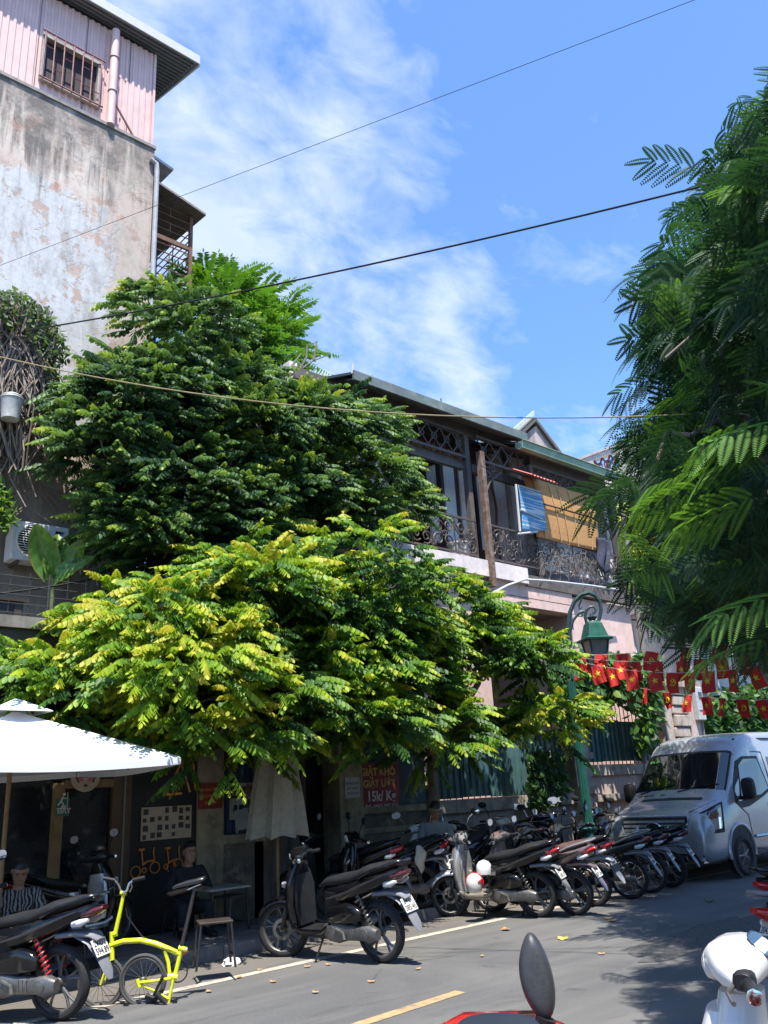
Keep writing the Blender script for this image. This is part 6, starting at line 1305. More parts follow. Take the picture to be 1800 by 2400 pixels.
def vtop(lx, y):
    h = vhalf(vs_(lx)); y = abs(y)
    for (y0, z0), (y1, z1) in zip(h[5:], h[6:]):
        if y0 >= y >= y1: return z0 + (z1 - z0) * (y0 - y) / max(1e-6, y0 - y1)
    return h[5][1]
def wpatch(x0, x1, hw0, hw1, off, nm, mat, par=van):
    n = Vector((.88, 0, .47)) * off
    return MB().grid(lambda u, v: Vector((x0 + (x1 - x0) * v, (2 * u - 1) * (hw0 + (hw1 - hw0) * v), vtop(x0 + (x1 - x0) * v, (2 * u - 1) * (hw0 + (hw1 - hw0) * v)))) + n, 20, 10).build(nm, mat, par, smooth=True)
wpatch(1.84, 1.16, .93, .85, .006, 'windscreen_surround', m_seam); ws = wpatch(1.78, 1.2, .89, .82, .014, 'windscreen', m_vgl)
def side_patch(poly, off, nm, mat, sgn=1, par=van):
    o = MB().prism(poly, lambda x, z: Vector((x, sgn * (vside(x, z) + off), z)), lambda x, z: Vector((x, sgn * (vside(x, z) - .02), z))).build(nm, mat, par); return o
for s in (1, -1):
    side_patch([(1.66, 1.20), (1.58, 1.48), (1.24, 1.90), (.98, 1.98), (.42, 1.98), (.28, 1.36), (.62, 1.26), (1.2, 1.12), (1.5, 1.1)], .005, 'window_surround', m_seam, s)
    w_ = side_patch([(1.45, 1.26), (1.2, 1.82), (.98, 1.93), (.47, 1.93), (.34, 1.40), (.7, 1.30)], .010, 'side_window', m_vgl, s)
    for x0, x1 in ((.08, -.88), (-.95, -1.75), (-1.82, -2.6)): side_patch([(x0, 1.34), (x0 - .04, 1.96), (x1, 1.96), (x1, 1.34)], .008, 'side_window', m_vgl, s)
    b = MB()
    for pts in ([(1.5, 1.1), (1.3, .98), (1.28, .6)], [(.2, 2.05), (.16, 1.3), (.16, .35)], [(1.2, 2.02), (.5, 2.06), (.2, 2.05)], [(1.28, .42), (.16, .35)]): b.tube([Vector((x, s * (vside(x, z) + .0), z)) for x, z in pts], .008, 5)
    b.tube([Vector((x, s * (vside(x, 2.3) + .002), 2.3)) for x in (.9, 0, -1, -2.6)], .014, 5); b.build('panel_gaps', m_seam, van)
    MB().tube([Vector((x, s * (1.02 + .012), .62)) for x in (1.2, 0, -1.2, -2.6)], .03, 6).build('side_moulding', m_van, van)
    MB().box((.3, s * 1.04, 1.12), (.2, .04, .05)).build('door_handle', m_bpl, van, bevel=.01)
    # wheels
    for lx in (1.72, -1.85):
        MB().lathe([(.44, 1.015), (.44, 1.026)], (lx, 0, .40), (0, s, 0), 36).build('wheel_arch', m_seam, van)
        MB().torus((lx, s * 1.02, .40), (0, s, 0), .455, .03, 28, 8, R_(-100), R_(100)).build('arch_lip', m_van, van, smooth=True)
        rim = MB().torus((lx, s * .99, .345), (0, s, 0), .20, .03, 32, 8); c = Vector((lx, s * 1.02, .345))
        for i in range(7): a = 2 * math.pi * i / 7; rim.tube([c + Vector((.03 * math.cos(a), 0, .03 * math.sin(a))), c + Vector((.195 * math.cos(a), -s * .01, .195 * math.sin(a)))], [.03, .022], 6)
        rim.lathe([(.05, -.02), (.05, .015), (.03, .025)], c, (0, s, 0), 14)
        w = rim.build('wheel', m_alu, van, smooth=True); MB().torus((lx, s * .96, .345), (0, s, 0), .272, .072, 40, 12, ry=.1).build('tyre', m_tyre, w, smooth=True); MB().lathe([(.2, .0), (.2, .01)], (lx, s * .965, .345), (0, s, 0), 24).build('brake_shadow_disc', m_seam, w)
    # door mirrors
    c = Vector((1.50, s * 1.20, 1.42)); mm = MB().loft([ring(c + Vector((dx, 0, 0)), Yv, Zv, .11 * q, .19 * q, 16, 3.4) for dx, q in ((.10, .6), (.06, .92), (-.05, 1.0), (-.07, .95))]).build('door_mirror', m_bpl, van, smooth=True)
    MB().tube([(1.46, s * .97, 1.28), (1.5, s * 1.12, 1.26)], .035, 8).build('mirror_arm', m_bpl, van); MB().loft([ring(c + Vector((dx, 0, 0)), Yv, Zv, .095, .17, 16, 3.4) for dx in (-.07, -.073)]).build('mirror_glass', m_mir, mm)
    # headlamps wrap round the front corners
    def hl(u, v, off=0.0):
        pts = [(2.67, .79), (2.59, .93), (2.46, 1.0), (2.28, 1.022)]; t = u * 3; i = min(2, int(t)); f = t - i
        x = pts[i][0] + (pts[i + 1][0] - pts[i][0]) * f; y = pts[i][1] + (pts[i + 1][1] - pts[i][1]) * f
        z0 = .76 + .02 * u; z1 = 1.06 + .22 * u - .06 * u * u; z = z0 + (z1 - z0) * v; return Vector((x - .10 * v + off * .7, s * (y - .02 * v + off), z))
    h = MB().grid(lambda u, v: hl(u, v, .012), 12, 6).build('headlight', M('headlamp_glass', (.16, .165, .17), .1, .5, coat=.8), van, smooth=True, thick=.02)
    MB().grid(lambda u, v: hl(.12 + .75 * u, .1 + .42 * v, .026), 8, 4).build('reflector', m_chr, h, smooth=True); MB().grid(lambda u, v: hl(.15 + .65 * u, .58 + .12 * v, .027), 8, 2).build('indicator', M('amber_dark', (.22, .07, .02), .2), h, smooth=True)
    b = MB(); b.tube([hl(u / 10, 1.02, .02) for u in range(11)] + [hl(1, 1 - v / 4, .02) for v in range(5)] + [hl(1 - u / 10, -.03, .02) for u in range(11)], .012, 5); b.build('bezel', m_seam, h)
    MB().torus((2.715, s * .74, .49), (1, 0, 0), .075, .02, 24, 8).build('fog_lamp_ring', m_chr, van, smooth=True); MB().lathe([(.06, -.01), (.06, .012)], (2.715, s * .74, .49), (1, 0, 0), 20).build('fog_lamp', m_vgl, van)
    MB().prism([(.55, .44), (.88, .42), (.9, .58), (.6, .6)], lambda y, z: Vector((2.735 - .12 * max(0, y - .7), s * y, z)), lambda y, z: Vector((2.6, s * y, z))).build('fog_lamp_recess', m_gr2, van)
MB().bb(2.60, 2.755, -.62, .62, .78, 1.02).build('grille_opening', m_seam, van)
for z in (.82, .89, .96): MB().bb(2.70, 2.765, -.6, .6, z - .02, z + .02).build('grille_slat', m_van, van)
b = MB(); b.tube([(2.745, -.63, .77), (2.74, -.66, 1.0), (2.70, -.64, 1.04), (2.70, .64, 1.04), (2.74, .66, 1.0), (2.745, .63, .77), (2.745, -.63, .77)], .02, 6); b.build('grille_frame', m_van, van, smooth=True)
MB().loft([ring((2.768 + d_, 0, .885), Yv, Zv, .14 * q, .06 * q, 24, 2) for d_, q in ((0, 1.0), (.016, .98), (.022, .9))]).build('emblem_ring', m_chr, van, smooth=True); em = MB().loft([ring((2.788 + d_, 0, .885), Yv, Zv, .122, .047, 24, 2) for d_ in (0, .004)]).build('emblem', m_navy, van); txt('Ford', .075, m_chr, van, (2.794, 0, .883), (math.pi / 2, 0, math.pi / 2), 'emblem_lettering', ext=.001, shear=.3)
MB().prism([(-.62, .58), (.62, .58), (.78, .34), (-.78, .34)], lambda y, z: Vector((2.765, y, z)), lambda y, z: Vector((2.6, y, z))).build('lower_intake', m_gr2, van)
MB().bb(2.60, 2.79, -.86, .86, .30, .33).build('bumper_lip', m_chr, van); b = MB(); b.tube([(2.74, .62, .60), (2.745, .86, .40)], .012, 5); b.tube([(2.74, -.62, .60), (2.745, -.86, .40)], .012, 5); b.tube([(2.72, -.9, .68), (2.745, -.66, .68)], .008, 5); b.tube([(2.72, .9, .68), (2.745, .66, .68)], .008, 5); b.build('bumper_crease', m_seam, van)
MB().grid(lambda u, v: Vector((1.98 + .08 * v, -.62 + 1.2 * u, vtop(1.98 + .08 * v, -.62 + 1.2 * u) + .006)), 12, 1).build('bonnet_vent', m_seam, van, thick=.012)
b = MB(); b.tube([Vector((x, y, vtop(x, y) + .002)) for x, y in ((2.6, .62), (2.2, .74), (1.88, .92))], .007, 5); b.tube([Vector((x, -y, vtop(x, y) + .002)) for x, y in ((2.6, .62), (2.2, .74), (1.88, .92))], .007, 5); b.build('bonnet_gap', m_seam, van)
for y0, y1 in ((-.75, -.05), (.02, .78)): MB().tube([(1.84, y0, vtop(1.84, y0) + .03), (1.76, (y0 + y1) / 2, vtop(1.76, (y0 + y1) / 2) + .03), (1.72, y1, vtop(1.72, y1) + .03)], [.014, .01, .008], 6).build('wiper', m_bpl, van)
m_stk = M('green_sticker', (.25, .55, .15), .5)
for dy in (0, .12): MB().lathe([(.05, .0), (.05, .006)], (1.31, -.72 + dy, vtop(1.31, .7) + .012), (.88, 0, .47), 16).build('sticker', m_stk, van)

# ================================================================== street lamp
m_lgrn = M('lamp_green_paint', (.012, .085, .066), .4, var=.25, scale=7, dirt=((.05, .09, .07), .4)); m_lblk = M('lamp_dark_green', (.02, .05, .05), .45, var=.2)
LB = Vector((13.33, 9.6, .12)); ld = Vector((.62, -.78, 0)).normalized(); ln_ = Vector((-ld.y, ld.x, 0)); la = math.atan2(ld.y, ld.x)
def LP(px, py, off=0.0):
    d = ray(px, py); o_ = Vector((0, 0, CAM_H)); t = (LB - o_).dot(ln_) / d.dot(ln_); q = o_ + d * t - LB; return Vector((q.dot(ld), off, q.z))
lamp = empty('street_lamp', LB, la, 'green cast iron street lamp with scrolled arm and hanging lantern', 'street lamp')
MB().lathe([(.20, 0), (.20, .08), (.17, .12), (.15, .2), (.14, .45), (.115, .62), (.10, .70)], n=24).build('base', m_lgrn, lamp, smooth=True)
b = MB(); N = 24; zs = [(.70, .10), (.73, .125), (.77, .13), (.80, .10), (.84, .118), (.87, .09)]
b.lathe([(r_, z) for z, r_ in zs], n=24); b.build('base_ring', m_lgrn, lamp, smooth=True)
ztop = LP(1349, 1548).z
def flute(z, r_): return [Vector(((r_ - .010 * (i % 2)) * math.cos(2 * math.pi * i / 28), (r_ - .010 * (i % 2)) * math.sin(2 * math.pi * i / 28), z)) for i in range(28)]
MB().loft([flute(.87, .088), flute(1.8, .084), flute(ztop, .072)]).build('fluted_post', m_lgrn, lamp)
MB().lathe([(.07, ztop), (.09, ztop + .02), (.09, ztop + .05), (.06, ztop + .09), (.05, ztop + .5), (.065, ztop + .53), (.045, ztop + .58)], n=18).build('collar', m_lblk, lamp, smooth=True)
pts = [LP(*q) for q in ((1341, 1545), (1336, 1500), (1333, 1465), (1336, 1435), (1346, 1410), (1362, 1394), (1380, 1389), (1396, 1396), (1406, 1411), (1409, 1430), (1404, 1452), (1394, 1466), (1384, 1468), (1375, 1460), (1371, 1446), (1374, 1431), (1383, 1422), (1392, 1422), (1396, 1430), (1391, 1437))]
pts[0] = Vector((0, 0, pts[0].z))
MB().tube(pts, [.045] * 3 + [.042] * 5 + [.036] * 4 + [.03] * 4 + [.024] * 3 + [.034], 8).build('scroll_arm', m_lblk, lamp, smooth=True)
MB().tube([LP(*q) for q in ((1336, 1480), (1343, 1455), (1356, 1437), (1370, 1432))], [.03, .026, .024, .022], 8).build('scroll', m_lblk, lamp, smooth=True); MB().tube([LP(*q) for q in ((1372, 1436), (1364, 1432), (1356, 1436), (1356, 1444), (1364, 1444), (1365, 1438))], .02, 8).build('scroll', m_lblk, lamp, smooth=True); MB().tube([LP(*q) for q in ((1362, 1394), (1362, 1408), (1357, 1418), (1358, 1428), (1364, 1424))], [.03, .022, .02, .018, .014], 8).build('scroll', m_lblk, lamp, smooth=True)
lc = LP(1390, 1470); lc.y = 0
def lz(py): return LP(1393, py).z
lan = empty('lantern', (lc.x, 0, 0)); lan.parent = lamp
def sq(z, r_): return [Vector((r_ * a, r_ * b, z)) for a, b in ((1, 1), (-1, 1), (-1, -1), (1, -1))]
bpy.data.objects.remove(lan)
def lb(b, nm, mt, **k): o = b.build(nm, mt, lamp, **k); o.location = (lc.x, 0, 0); o.rotation_euler = (0, 0, .35); return o
z0, z1, z2, z3 = lz(1566), lz(1500), lz(1468), lz(1456); hs = .195
lb(MB().lathe([(.03, lz(1468) + .25), (.04, z3 + .10), (.1, z3 + .08), (.06, z3 + .02), (.09, z3 - .02), (.11, z3 - .08)], n=16), 'lantern_neck', m_lblk, smooth=True)
lb(MB().loft([sq(z1 - .02, hs + .06), sq(z1 + .015, hs + .07), sq(z1 + .05, hs), sq(z2 + .05, hs * .66), sq(z2 + .09, hs * .5)]), 'lantern_roof', m_lgrn)
lb(MB().loft([sq(z0, hs * .56), sq(z1 - .02, hs * .93)]), 'lantern_glass', M('frosted_glass', (.22, .22, .20), .35, var=.15, spec=.5))
b = MB()
for a, c in zip(sq(z0, hs * .58), sq(z1 - .02, hs * .96)): b.tube([a, c], .02, 6)
q_ = sq(z0, hs * .58) + [sq(z0, hs * .58)[0]]; b.tube(q_, .02, 6); lb(b, 'lantern_frame', m_lblk)
b = MB()
for i in range(10): a = 2 * math.pi * i / 10; b.tube([(.17 * math.cos(a), .17 * math.sin(a), z0), (.12 * math.cos(a), .12 * math.sin(a), z0 - .11), (.03 * math.cos(a), .03 * math.sin(a), z0 - .15)], .008, 4)
lb(b, 'lantern_basket', m_lblk)

# ================================================================== flag bunting
m_flag = M('red_flag_cloth', (.52, .018, .014), .75, var=.08); m_star = M('flag_yellow', (.75, .52, .02), .7, var=.05)
m_flag.node_tree.nodes['Principled BSDF'].inputs['Transmission Weight'].default_value = 0
def flag_mesh(k):
    return MB().grid(lambda u, v: Vector(((u - .5) * .30 + .015 * math.sin(v * 5 + k), .035 * math.sin(v * 4 + u * 3 + k * 2) * v + .02 * math.sin(u * 7 + k), -.45 * v)), 8, 10)
def yof(k, x, z): v = -z / .45; u = x / .30 + .5; return .035 * math.sin(v * 4 + u * 3 + k * 2) * v + .02 * math.sin(u * 7 + k)
def star_b(k):
    b = MB(); P = []
    for i in range(10): a = math.pi / 2 + math.pi * i / 5; r_ = .085 if i % 2 == 0 else .034; P.append((r_ * math.cos(a), -.215 + r_ * math.sin(a)))
    c = (0, -.215); 
    for s in (-1, 1): b.add([(x, yof(k, x, z) + s * .006, z) for x, z in [c] + P], [(0, i + 1, (i + 1) % 10 + 1) for i in range(10)])
    return b
def sickle_b(k):
    b = MB()
    for s in (-1, 1):
        y = s * .008
        b.tube([Vector((.07 * math.cos(a), yof(k, 0, -.21) + y, -.21 + .07 * math.sin(a))) for a in [R_(100 - 230 * i / 12) for i in range(13)]], [.004 + .010 * math.sin(math.pi * (i + .5) / 13) for i in range(13)], 5)
        b.tube([(-.065, yof(k, 0, -.2) + y, -.275), (.05, yof(k, 0, -.2) + y, -.165)], .008, 5); b.box((-.03, yof(k, 0, -.2) + y, -.165), (.075, .006, .028), Matrix.Rotation(.8, 3, 'Y'))
    return b
FM = []
for k_ in range(4):
    a = flag_mesh(k_).build('flag', m_flag, None, smooth=True); e = (star_b(k_) if k_ != 2 else sickle_b(k_)).build('emblem', m_star, None)
    FM.append((a.data, e.data)); bpy.data.objects.remove(a); bpy.data.objects.remove(e)
rr = random.Random(17)
def bunting(p0, p1, sag, step, label, start=.25):
    r = empty('flag_string', p0, 0, label, 'bunting', 'strings of red flags'); d = p1 - p0; L = d.length; f = lambda t: d * t + Vector((0, 0, -sag * 4 * t * (1 - t)))
    MB().tube([f(i / 20) for i in range(21)], .006, 4).build('cord', m_wht, r); x = start; base = math.atan2(d.y, d.x)
    while x < L - .1:
        k_ = rr.choice((0, 1, 3, 0, 1, 2, 3)); me, em_ = FM[k_]
        q = Quaternion((0, 0, 1), base + rr.uniform(-.35, .35)) @ Quaternion((0, 1, 0), rr.uniform(-.22, .3)) @ Quaternion((1, 0, 0), rr.uniform(-.25, .25))
        fo = inst(me, 'flag', r, f(x / L), q); inst(em_, 'emblem', fo); fo.scale = (.76,) * 3; x += step * rr.uniform(.8, 1.25)
lt = LB + Vector((0, 0, ztop + .12))
bunting(lt, D(1850, 1482, 15.0), .10, .50, 'upper string of red flags running right from the lamp collar')
bunting(lt + Vector((0, 0, -.08)), D(1850, 1548, 14.0), .22, .40, 'second string of red flags sagging lowest from the lamp to the tree')
bunting(lt + Vector((.02, 0, -.03)), D(1850, 1515, 14.4), .16, .38, 'middle string of red flags between the other two strings')
bunting(W(1425, 1596, 11.2), D(1850, 1640, 16.5), .12, .55, 'short string of small red flags hanging in front of gate post')
o = MB().grid(lambda u, v: LB + Vector((-.08 - .34 * u, -.12 + .03 * math.sin(u * 5), ztop + .06 + .08 * (1 - v) - .34 * u + .1 * v * (1 - u))), 8, 4).build('red_ribbon', m_flag, None, smooth=True, thick=.008); tag(o, 'red ribbon tied round the lamp post collar', 'ribbon')

# ================================================================== parasols
m_canv = M('white_parasol_cloth', (.68, .68, .68), .8, var=.04, scale=2); m_canvu = m_canv
m_beige = plaster('beige_canvas', (.42, .37, .28), (.24, .20, .15), .4, 3, streak=.5)
def parasol(cx, cy, half, ze, za, label):
    r = empty('parasol', (cx, cy, .12), 0, label, 'parasol', 'white square parasols outside the cafe'); ze -= .12; za -= .12
    c = [Vector((s * half, t * half, ze)) for s, t in ((1, -1), (1, 1), (-1, 1), (-1, -1))]; ap = Vector((0, 0, za))
    for i in range(4):
        a, b_ = c[i], c[(i + 1) % 4]
        def fn(u, v):
            p = a + (b_ - a) * u; q = p + (ap - p) * v; return q + Vector((0, 0, -.05 * math.sin(math.pi * u) * (1 - v) - .06 * math.sin(math.pi * v) * math.sin(math.pi * min(1, u * 1.0)) * .5))
        MB().grid(fn, 10, 10).build('canopy_panel', m_canv, r, smooth=True, thick=.006)
        b2 = MB(); b2.grid(lambda u, v: fn(u, 0) + Vector((0, 0, -.07 * v)), 10, 1); b2.build('hem', m_canv, r, thick=.006)
        MB().tube([a + Vector((0, 0, -.01)), a * .5 + ap * .5 + Vector((0, 0, -.045)), ap + Vector((0, 0, -.05))], .012, 5).build('rib', m_wood, r)
    cap = MB(); q = [Vector((s * .3, t * .3, za - .02)) for s, t in ((1, -1), (1, 1), (-1, 1), (-1, -1))]
    cap.add(q + [Vector((0, 0, za + .14))], [(0, 1, 4), (1, 2, 4), (2, 3, 4), (3, 0, 4)]); cap.build('vent_cap', m_canv, r, thick=.006)
    MB().cyl((0, 0, 0), (0, 0, za + .1), .024, n=12).build('pole', m_wood, r, smooth=True); MB().bb(-.22, .22, -.22, .22, 0, .06).build('foot', m_kerb, r)
parasol(3.22, 9.62, 1.3, 2.14, 2.72, 'open white square parasol at the left edge with its corner pointing right')
p_ = W(650, 1960, 10.25); r = empty('folded_parasol', (p_.x, 10.25, .12), 0, 'closed beige parasol with hanging pleats beside the doorway', 'parasol')
def pleat(z, ro, ri, tw=0): return [Vector(((ro if i % 2 == 0 else ri) * math.cos(2 * math.pi * i / 16 + tw), (ro if i % 2 == 0 else ri) * math.sin(2 * math.pi * i / 16 + tw), z + (.05 if i % 2 else 0) * (ro > .2))) for i in range(16)]
zb_ = W(650, 1965, 10.25).z - .12
MB().loft([pleat(zb_, .44, .30), pleat(zb_ + .5, .37, .26, .05), pleat(zb_ + 1.0, .28, .19, .1), pleat(zb_ + 1.5, .16, .10, .12), pleat(zb_ + 1.8, .05, .04)], cap=False).build('cloth', m_beige, r, smooth=False, thick=.008)
MB().cyl((0, 0, 0), (0, 0, zb_ + 1.95), .024, n=10).build('pole', m_wood, r); MB().bb(-.2, .2, -.2, .2, 0, .07).build('foot', m_kerb, r)

# ================================================================== cables
def cable(pts, rad, label, mat=m_bpl): o = MB().tube(pts, rad, 6).build('overhead_cable', mat, None, smooth=True); tag(o, label, 'cable', 'overhead cables')
def cat(p, q, sag, n=24): return [p + (q - p) * (i / n) + Vector((0, 0, -sag * 4 * (i / n) * (1 - i / n))) for i in range(n + 1)]
cable(cat(D(-60, 645, 12.4), D(1700, -28, 9), .0), .003, 'thin dark cable crossing the sky, topmost of the overhead lines')
cable(cat(D(60, 775, 13.0), D(1900, 372, 9), .12), .011, 'thick black cable sloping up across the sky to the feathery tree')
cable(cat(D(-60, 822, 11.0), D(1900, 950, 9.5), .42), .007, 'yellowish cable crossing level in front of the florist roof', M('yellow_cable', (.28, .22, .10), .6))
cable(cat(W(-40, 1395, 11.2), W(330, 1330, 11.4), .05), .014, 'black cable bundle above the terrace fence at left')

# ================================================================== stools, table, litter
def stool(loc, rz, label):
    r = empty('folding_stool', loc, rz, label, 'stool', 'low folding stools on the pavement')
    MB().bb(-.17, .17, -.14, .14, .40, .425).build('seat', m_brown, r, bevel=.008)
    for s in (-1, 1):
        for t in (-1, 1): MB().tube([(s * .15, t * .13, .40), (s * .19, -t * .02 + t * .17, 0)], .012, 6).build('leg', m_gr2, r)
        MB().tube([(s * .18, -.15, .1), (s * .18, .15, .1)], .009, 6).build('crossbar', m_gr2, r)
q = G(520, 2270, .12); stool((q.x, q.y + .15, .12), -.4, 'black folding stool by the kerb behind the yellow bicycle')
q = G(500, 2190, .12); stool((q.x + .25, q.y, .12), .3, 'dark folding stool standing next to the stained left pillar')
def table(loc, rz, label):
    r = empty('small_table', loc, rz, label, 'table'); MB().bb(-.3, .3, -.3, .3, .50, .525).build('table_top', M('pale_table_top', (.30, .30, .27), .5), r, bevel=.006)
    for s in (-1, 1):
        for t in (-1, 1): MB().tube([(s * .26, t * .26, .5), (s * .28, t * .28, 0)], .013, 6).build('leg', m_gr2, r)
q = W(95, 2165, 9.55); table((q.x + .15, 9.75, .12), .2, 'small pale square table beside the man in patterned shirt')
q = G(455, 2180, .12); table((q.x + .1, 10.3, .12), 0, 'low dark table in shade beside the seated man at the pillar')
m_dl = M('dry_leaf', (.34, .21, .09), .8, var=.4, scale=20); m_dl2 = M('yellow_leaf', (.42, .34, .06), .7, var=.3, scale=20)
lf = [MB().grid(lambda u, v: Vector(((u - .5) * .05 * math.sin(math.pi * min(1, v * .9 + .08)) * 2, (v - .5) * .13, .012 * math.sin(u * 3 + k_) + .018 * abs(v - .5) * (1 + k_))), 4, 6) for k_ in range(2)]
lme = []
for b, mt in zip(lf, (m_dl, m_dl2)): o = b.build('fallen_leaf', mt, None, smooth=True); lme.append(o.data); bpy.data.objects.remove(o)
rr = random.Random(23); named = {(1185, 2178): 'largest curled brown leaf lying on the road below the silver scooter', (1320, 2200): 'small brown leaf alone in the middle of the road', (1425, 2152): 'larger of two pale leaves side by side near the bronze scooter', (1435, 2158): 'smaller of two pale leaves side by side near the bronze scooter', (1663, 2112): 'lone dark leaf lying on the shaded road below the van'}
sp_ = list(named) + [(490, 2323), (640, 2300), (720, 2265), (560, 2290), (740, 2325), (610, 2272), (770, 2260), (1585, 2090), (1700, 2065), (1240, 2255), (1410, 2235), (1130, 2240), (980, 2270), (870, 2300)]
for (x, y) in sp_:
    q = G(x, y, 0.012); o = inst(lme[rr.random() < .2], 'fallen_leaf', None, q, Quaternion((0, 0, 1), rr.uniform(0, 6)), (.95 if (x, y) in named else .5) * rr.uniform(.8, 1.2)); tag(o, named.get((x, y), 'tiny dry leaf scattered on the sunlit road'), 'leaf', 'fallen leaves on the road')
for i, y in enumerate((-.72, -.6, -.5, -.25)):
    o = inst(lme[0], 'fallen_leaf', None, Vector((VX - 1.87, VY - y, vtop(1.87, y) + .02)), Quaternion((0, 0, 1), i * 1.3), 1.0); tag(o, ('dry leaf at the far corner of the van windscreen foot', 'dry leaf second from the far corner under the van windscreen', 'dry leaf third from the far corner under the van windscreen', 'dry leaf nearest the middle of the van windscreen foot')[i], 'leaf', 'dry leaves on the van')
q = G(543, 2262, 0.0); cr_ = MB(); rr = random.Random(3)
cr_.loft([ring((0, 0, z), Xv, Yv, .11 * k_, .07 * k_, 14, 2) for z, k_ in ((0, .8), (.02, 1), (.05, .8), (.07, .3))]); cr_.v = [tuple(Vector(v) * rr.uniform(.7, 1.25)) for v in cr_.v]
o = cr_.build('crumpled_tissue', m_wht, None); o.location = (q.x, q.y, .0); tag(o, 'crumpled white tissue in the gutter beside the kerb', 'tissue')
# ================================================================== people
m_skin = M('skin', (.30, .165, .10), .5, var=.1); m_hair = M('black_hair', (.008, .007, .007), .5); m_jean = M('blue_jeans', (.045, .07, .11), .85, var=.3, scale=20); m_blkc = M('black_cloth', (.014, .014, .016), .9); m_greyc = M('grey_hoodie', (.20, .20, .20), .9, var=.2); m_shoe = M('grey_sneaker', (.34, .33, .30), .7, var=.2); m_whc = M('white_cloth', (.55, .55, .53), .9)
def pattern_shirt():
    mt, k, b = newmat('patterned_shirt'); w = k.wave(k.coord(), 9, 9, 'X'); k.put(b.inputs['Base Color'], k.ramp(w, [(.5, (.012, .012, .013)), (.62, (.24, .22, .20))])); b.inputs['Roughness'].default_value = .85; return mt
m_pat = pattern_shirt()
def skin(name, pts, edges, radii, mat, parent, sub=2, root=0, extra=None):
    me = bpy.data.meshes.new(name); me.from_pydata([tuple(p) for p in pts], edges, []); t = bpy.data.objects.new(name, me); COL.objects.link(t)
    t.modifiers.new('s', 'SKIN'); su = t.modifiers.new('u', 'SUBSURF'); su.levels = sub; su.render_levels = sub
    for i, r_ in enumerate(radii): me.skin_vertices[0].data[i].radius = (r_, r_) if not isinstance(r_, tuple) else r_
    me.skin_vertices[0].data[root].use_root = True
    dg = bpy.context.evaluated_depsgraph_get(); m2 = bpy.data.meshes.new_from_object(t.evaluated_get(dg)); bpy.data.objects.remove(t)
    if extra:
        n = len(m2.vertices); V = [tuple(v.co) for v in m2.vertices] + [tuple(v) for v in extra.v]; Fc = [tuple(p.vertices) for p in m2.polygons] + [tuple(i + n for i in f) for f in extra.f]
        m2 = bpy.data.meshes.new(name); m2.from_pydata(V, [], Fc)
    m2.materials.clear(); m2.materials.append(mat); m2.polygons.foreach_set('use_smooth', [True] * len(m2.polygons)); o = bpy.data.objects.new(name, m2); COL.objects.link(o); o.parent = parent; return o
def head_b(c, pitch=0.0, yaw=0.0):
    """head facing -y: skull, jaw, brow, nose, lips and ears as one lofted figure with small islands"""
    b = MB(); rings = []
    for z, w, f, bk in ((-.125, .028, -.075, -.02), (-.115, .045, -.085, .0), (-.09, .058, -.088, .03), (-.06, .066, -.088, .06), (-.03, .071, -.087, .078), (.0, .074, -.085, .088), (.02, .075, -.088, .09), (.05, .075, -.086, .09), (.08, .068, -.075, .083), (.105, .05, -.052, .065), (.12, .02, -.02, .03)):
        cy, d = (f + bk) / 2, (bk - f) / 2; rings.append(ring((0, cy, z), Xv, Yv, w, d, 18, 2.2))
    b.loft(rings)
    b.loft([ring((0, -.088, .02), Xv, Zv, .008, .008, 8, 2), ring((0, -.098, -.005), Xv, Zv, .011, .012, 8, 2), ring((0, -.108, -.028), Xv, Zv, .016, .012, 8, 2), ring((0, -.09, -.04), Xv, Zv, .014, .008, 8, 2)])
    b.loft([ring((0, -.088, -.064), Xv, Zv, .026, .006, 10, 2), ring((0, -.094, -.066), Xv, Zv, .022, .009, 10, 2), ring((0, -.088, -.074), Xv, Zv, .016, .005, 10, 2)])
    for s in (-1, 1): b.loft([ring((s * .074, .01, -.01), Yv, Zv, .018, .03, 8, 2), ring((s * .084, .016, -.008), Yv, Zv, .02, .034, 8, 2), ring((s * .088, .018, -.006), Yv, Zv, .012, .024, 8, 2)])
    R = Matrix.Rotation(yaw, 3, 'Z') @ Matrix.Rotation(pitch, 3, 'X'); b.v = [tuple(R @ Vector(v) + Vector(c)) for v in b.v]; return b, R
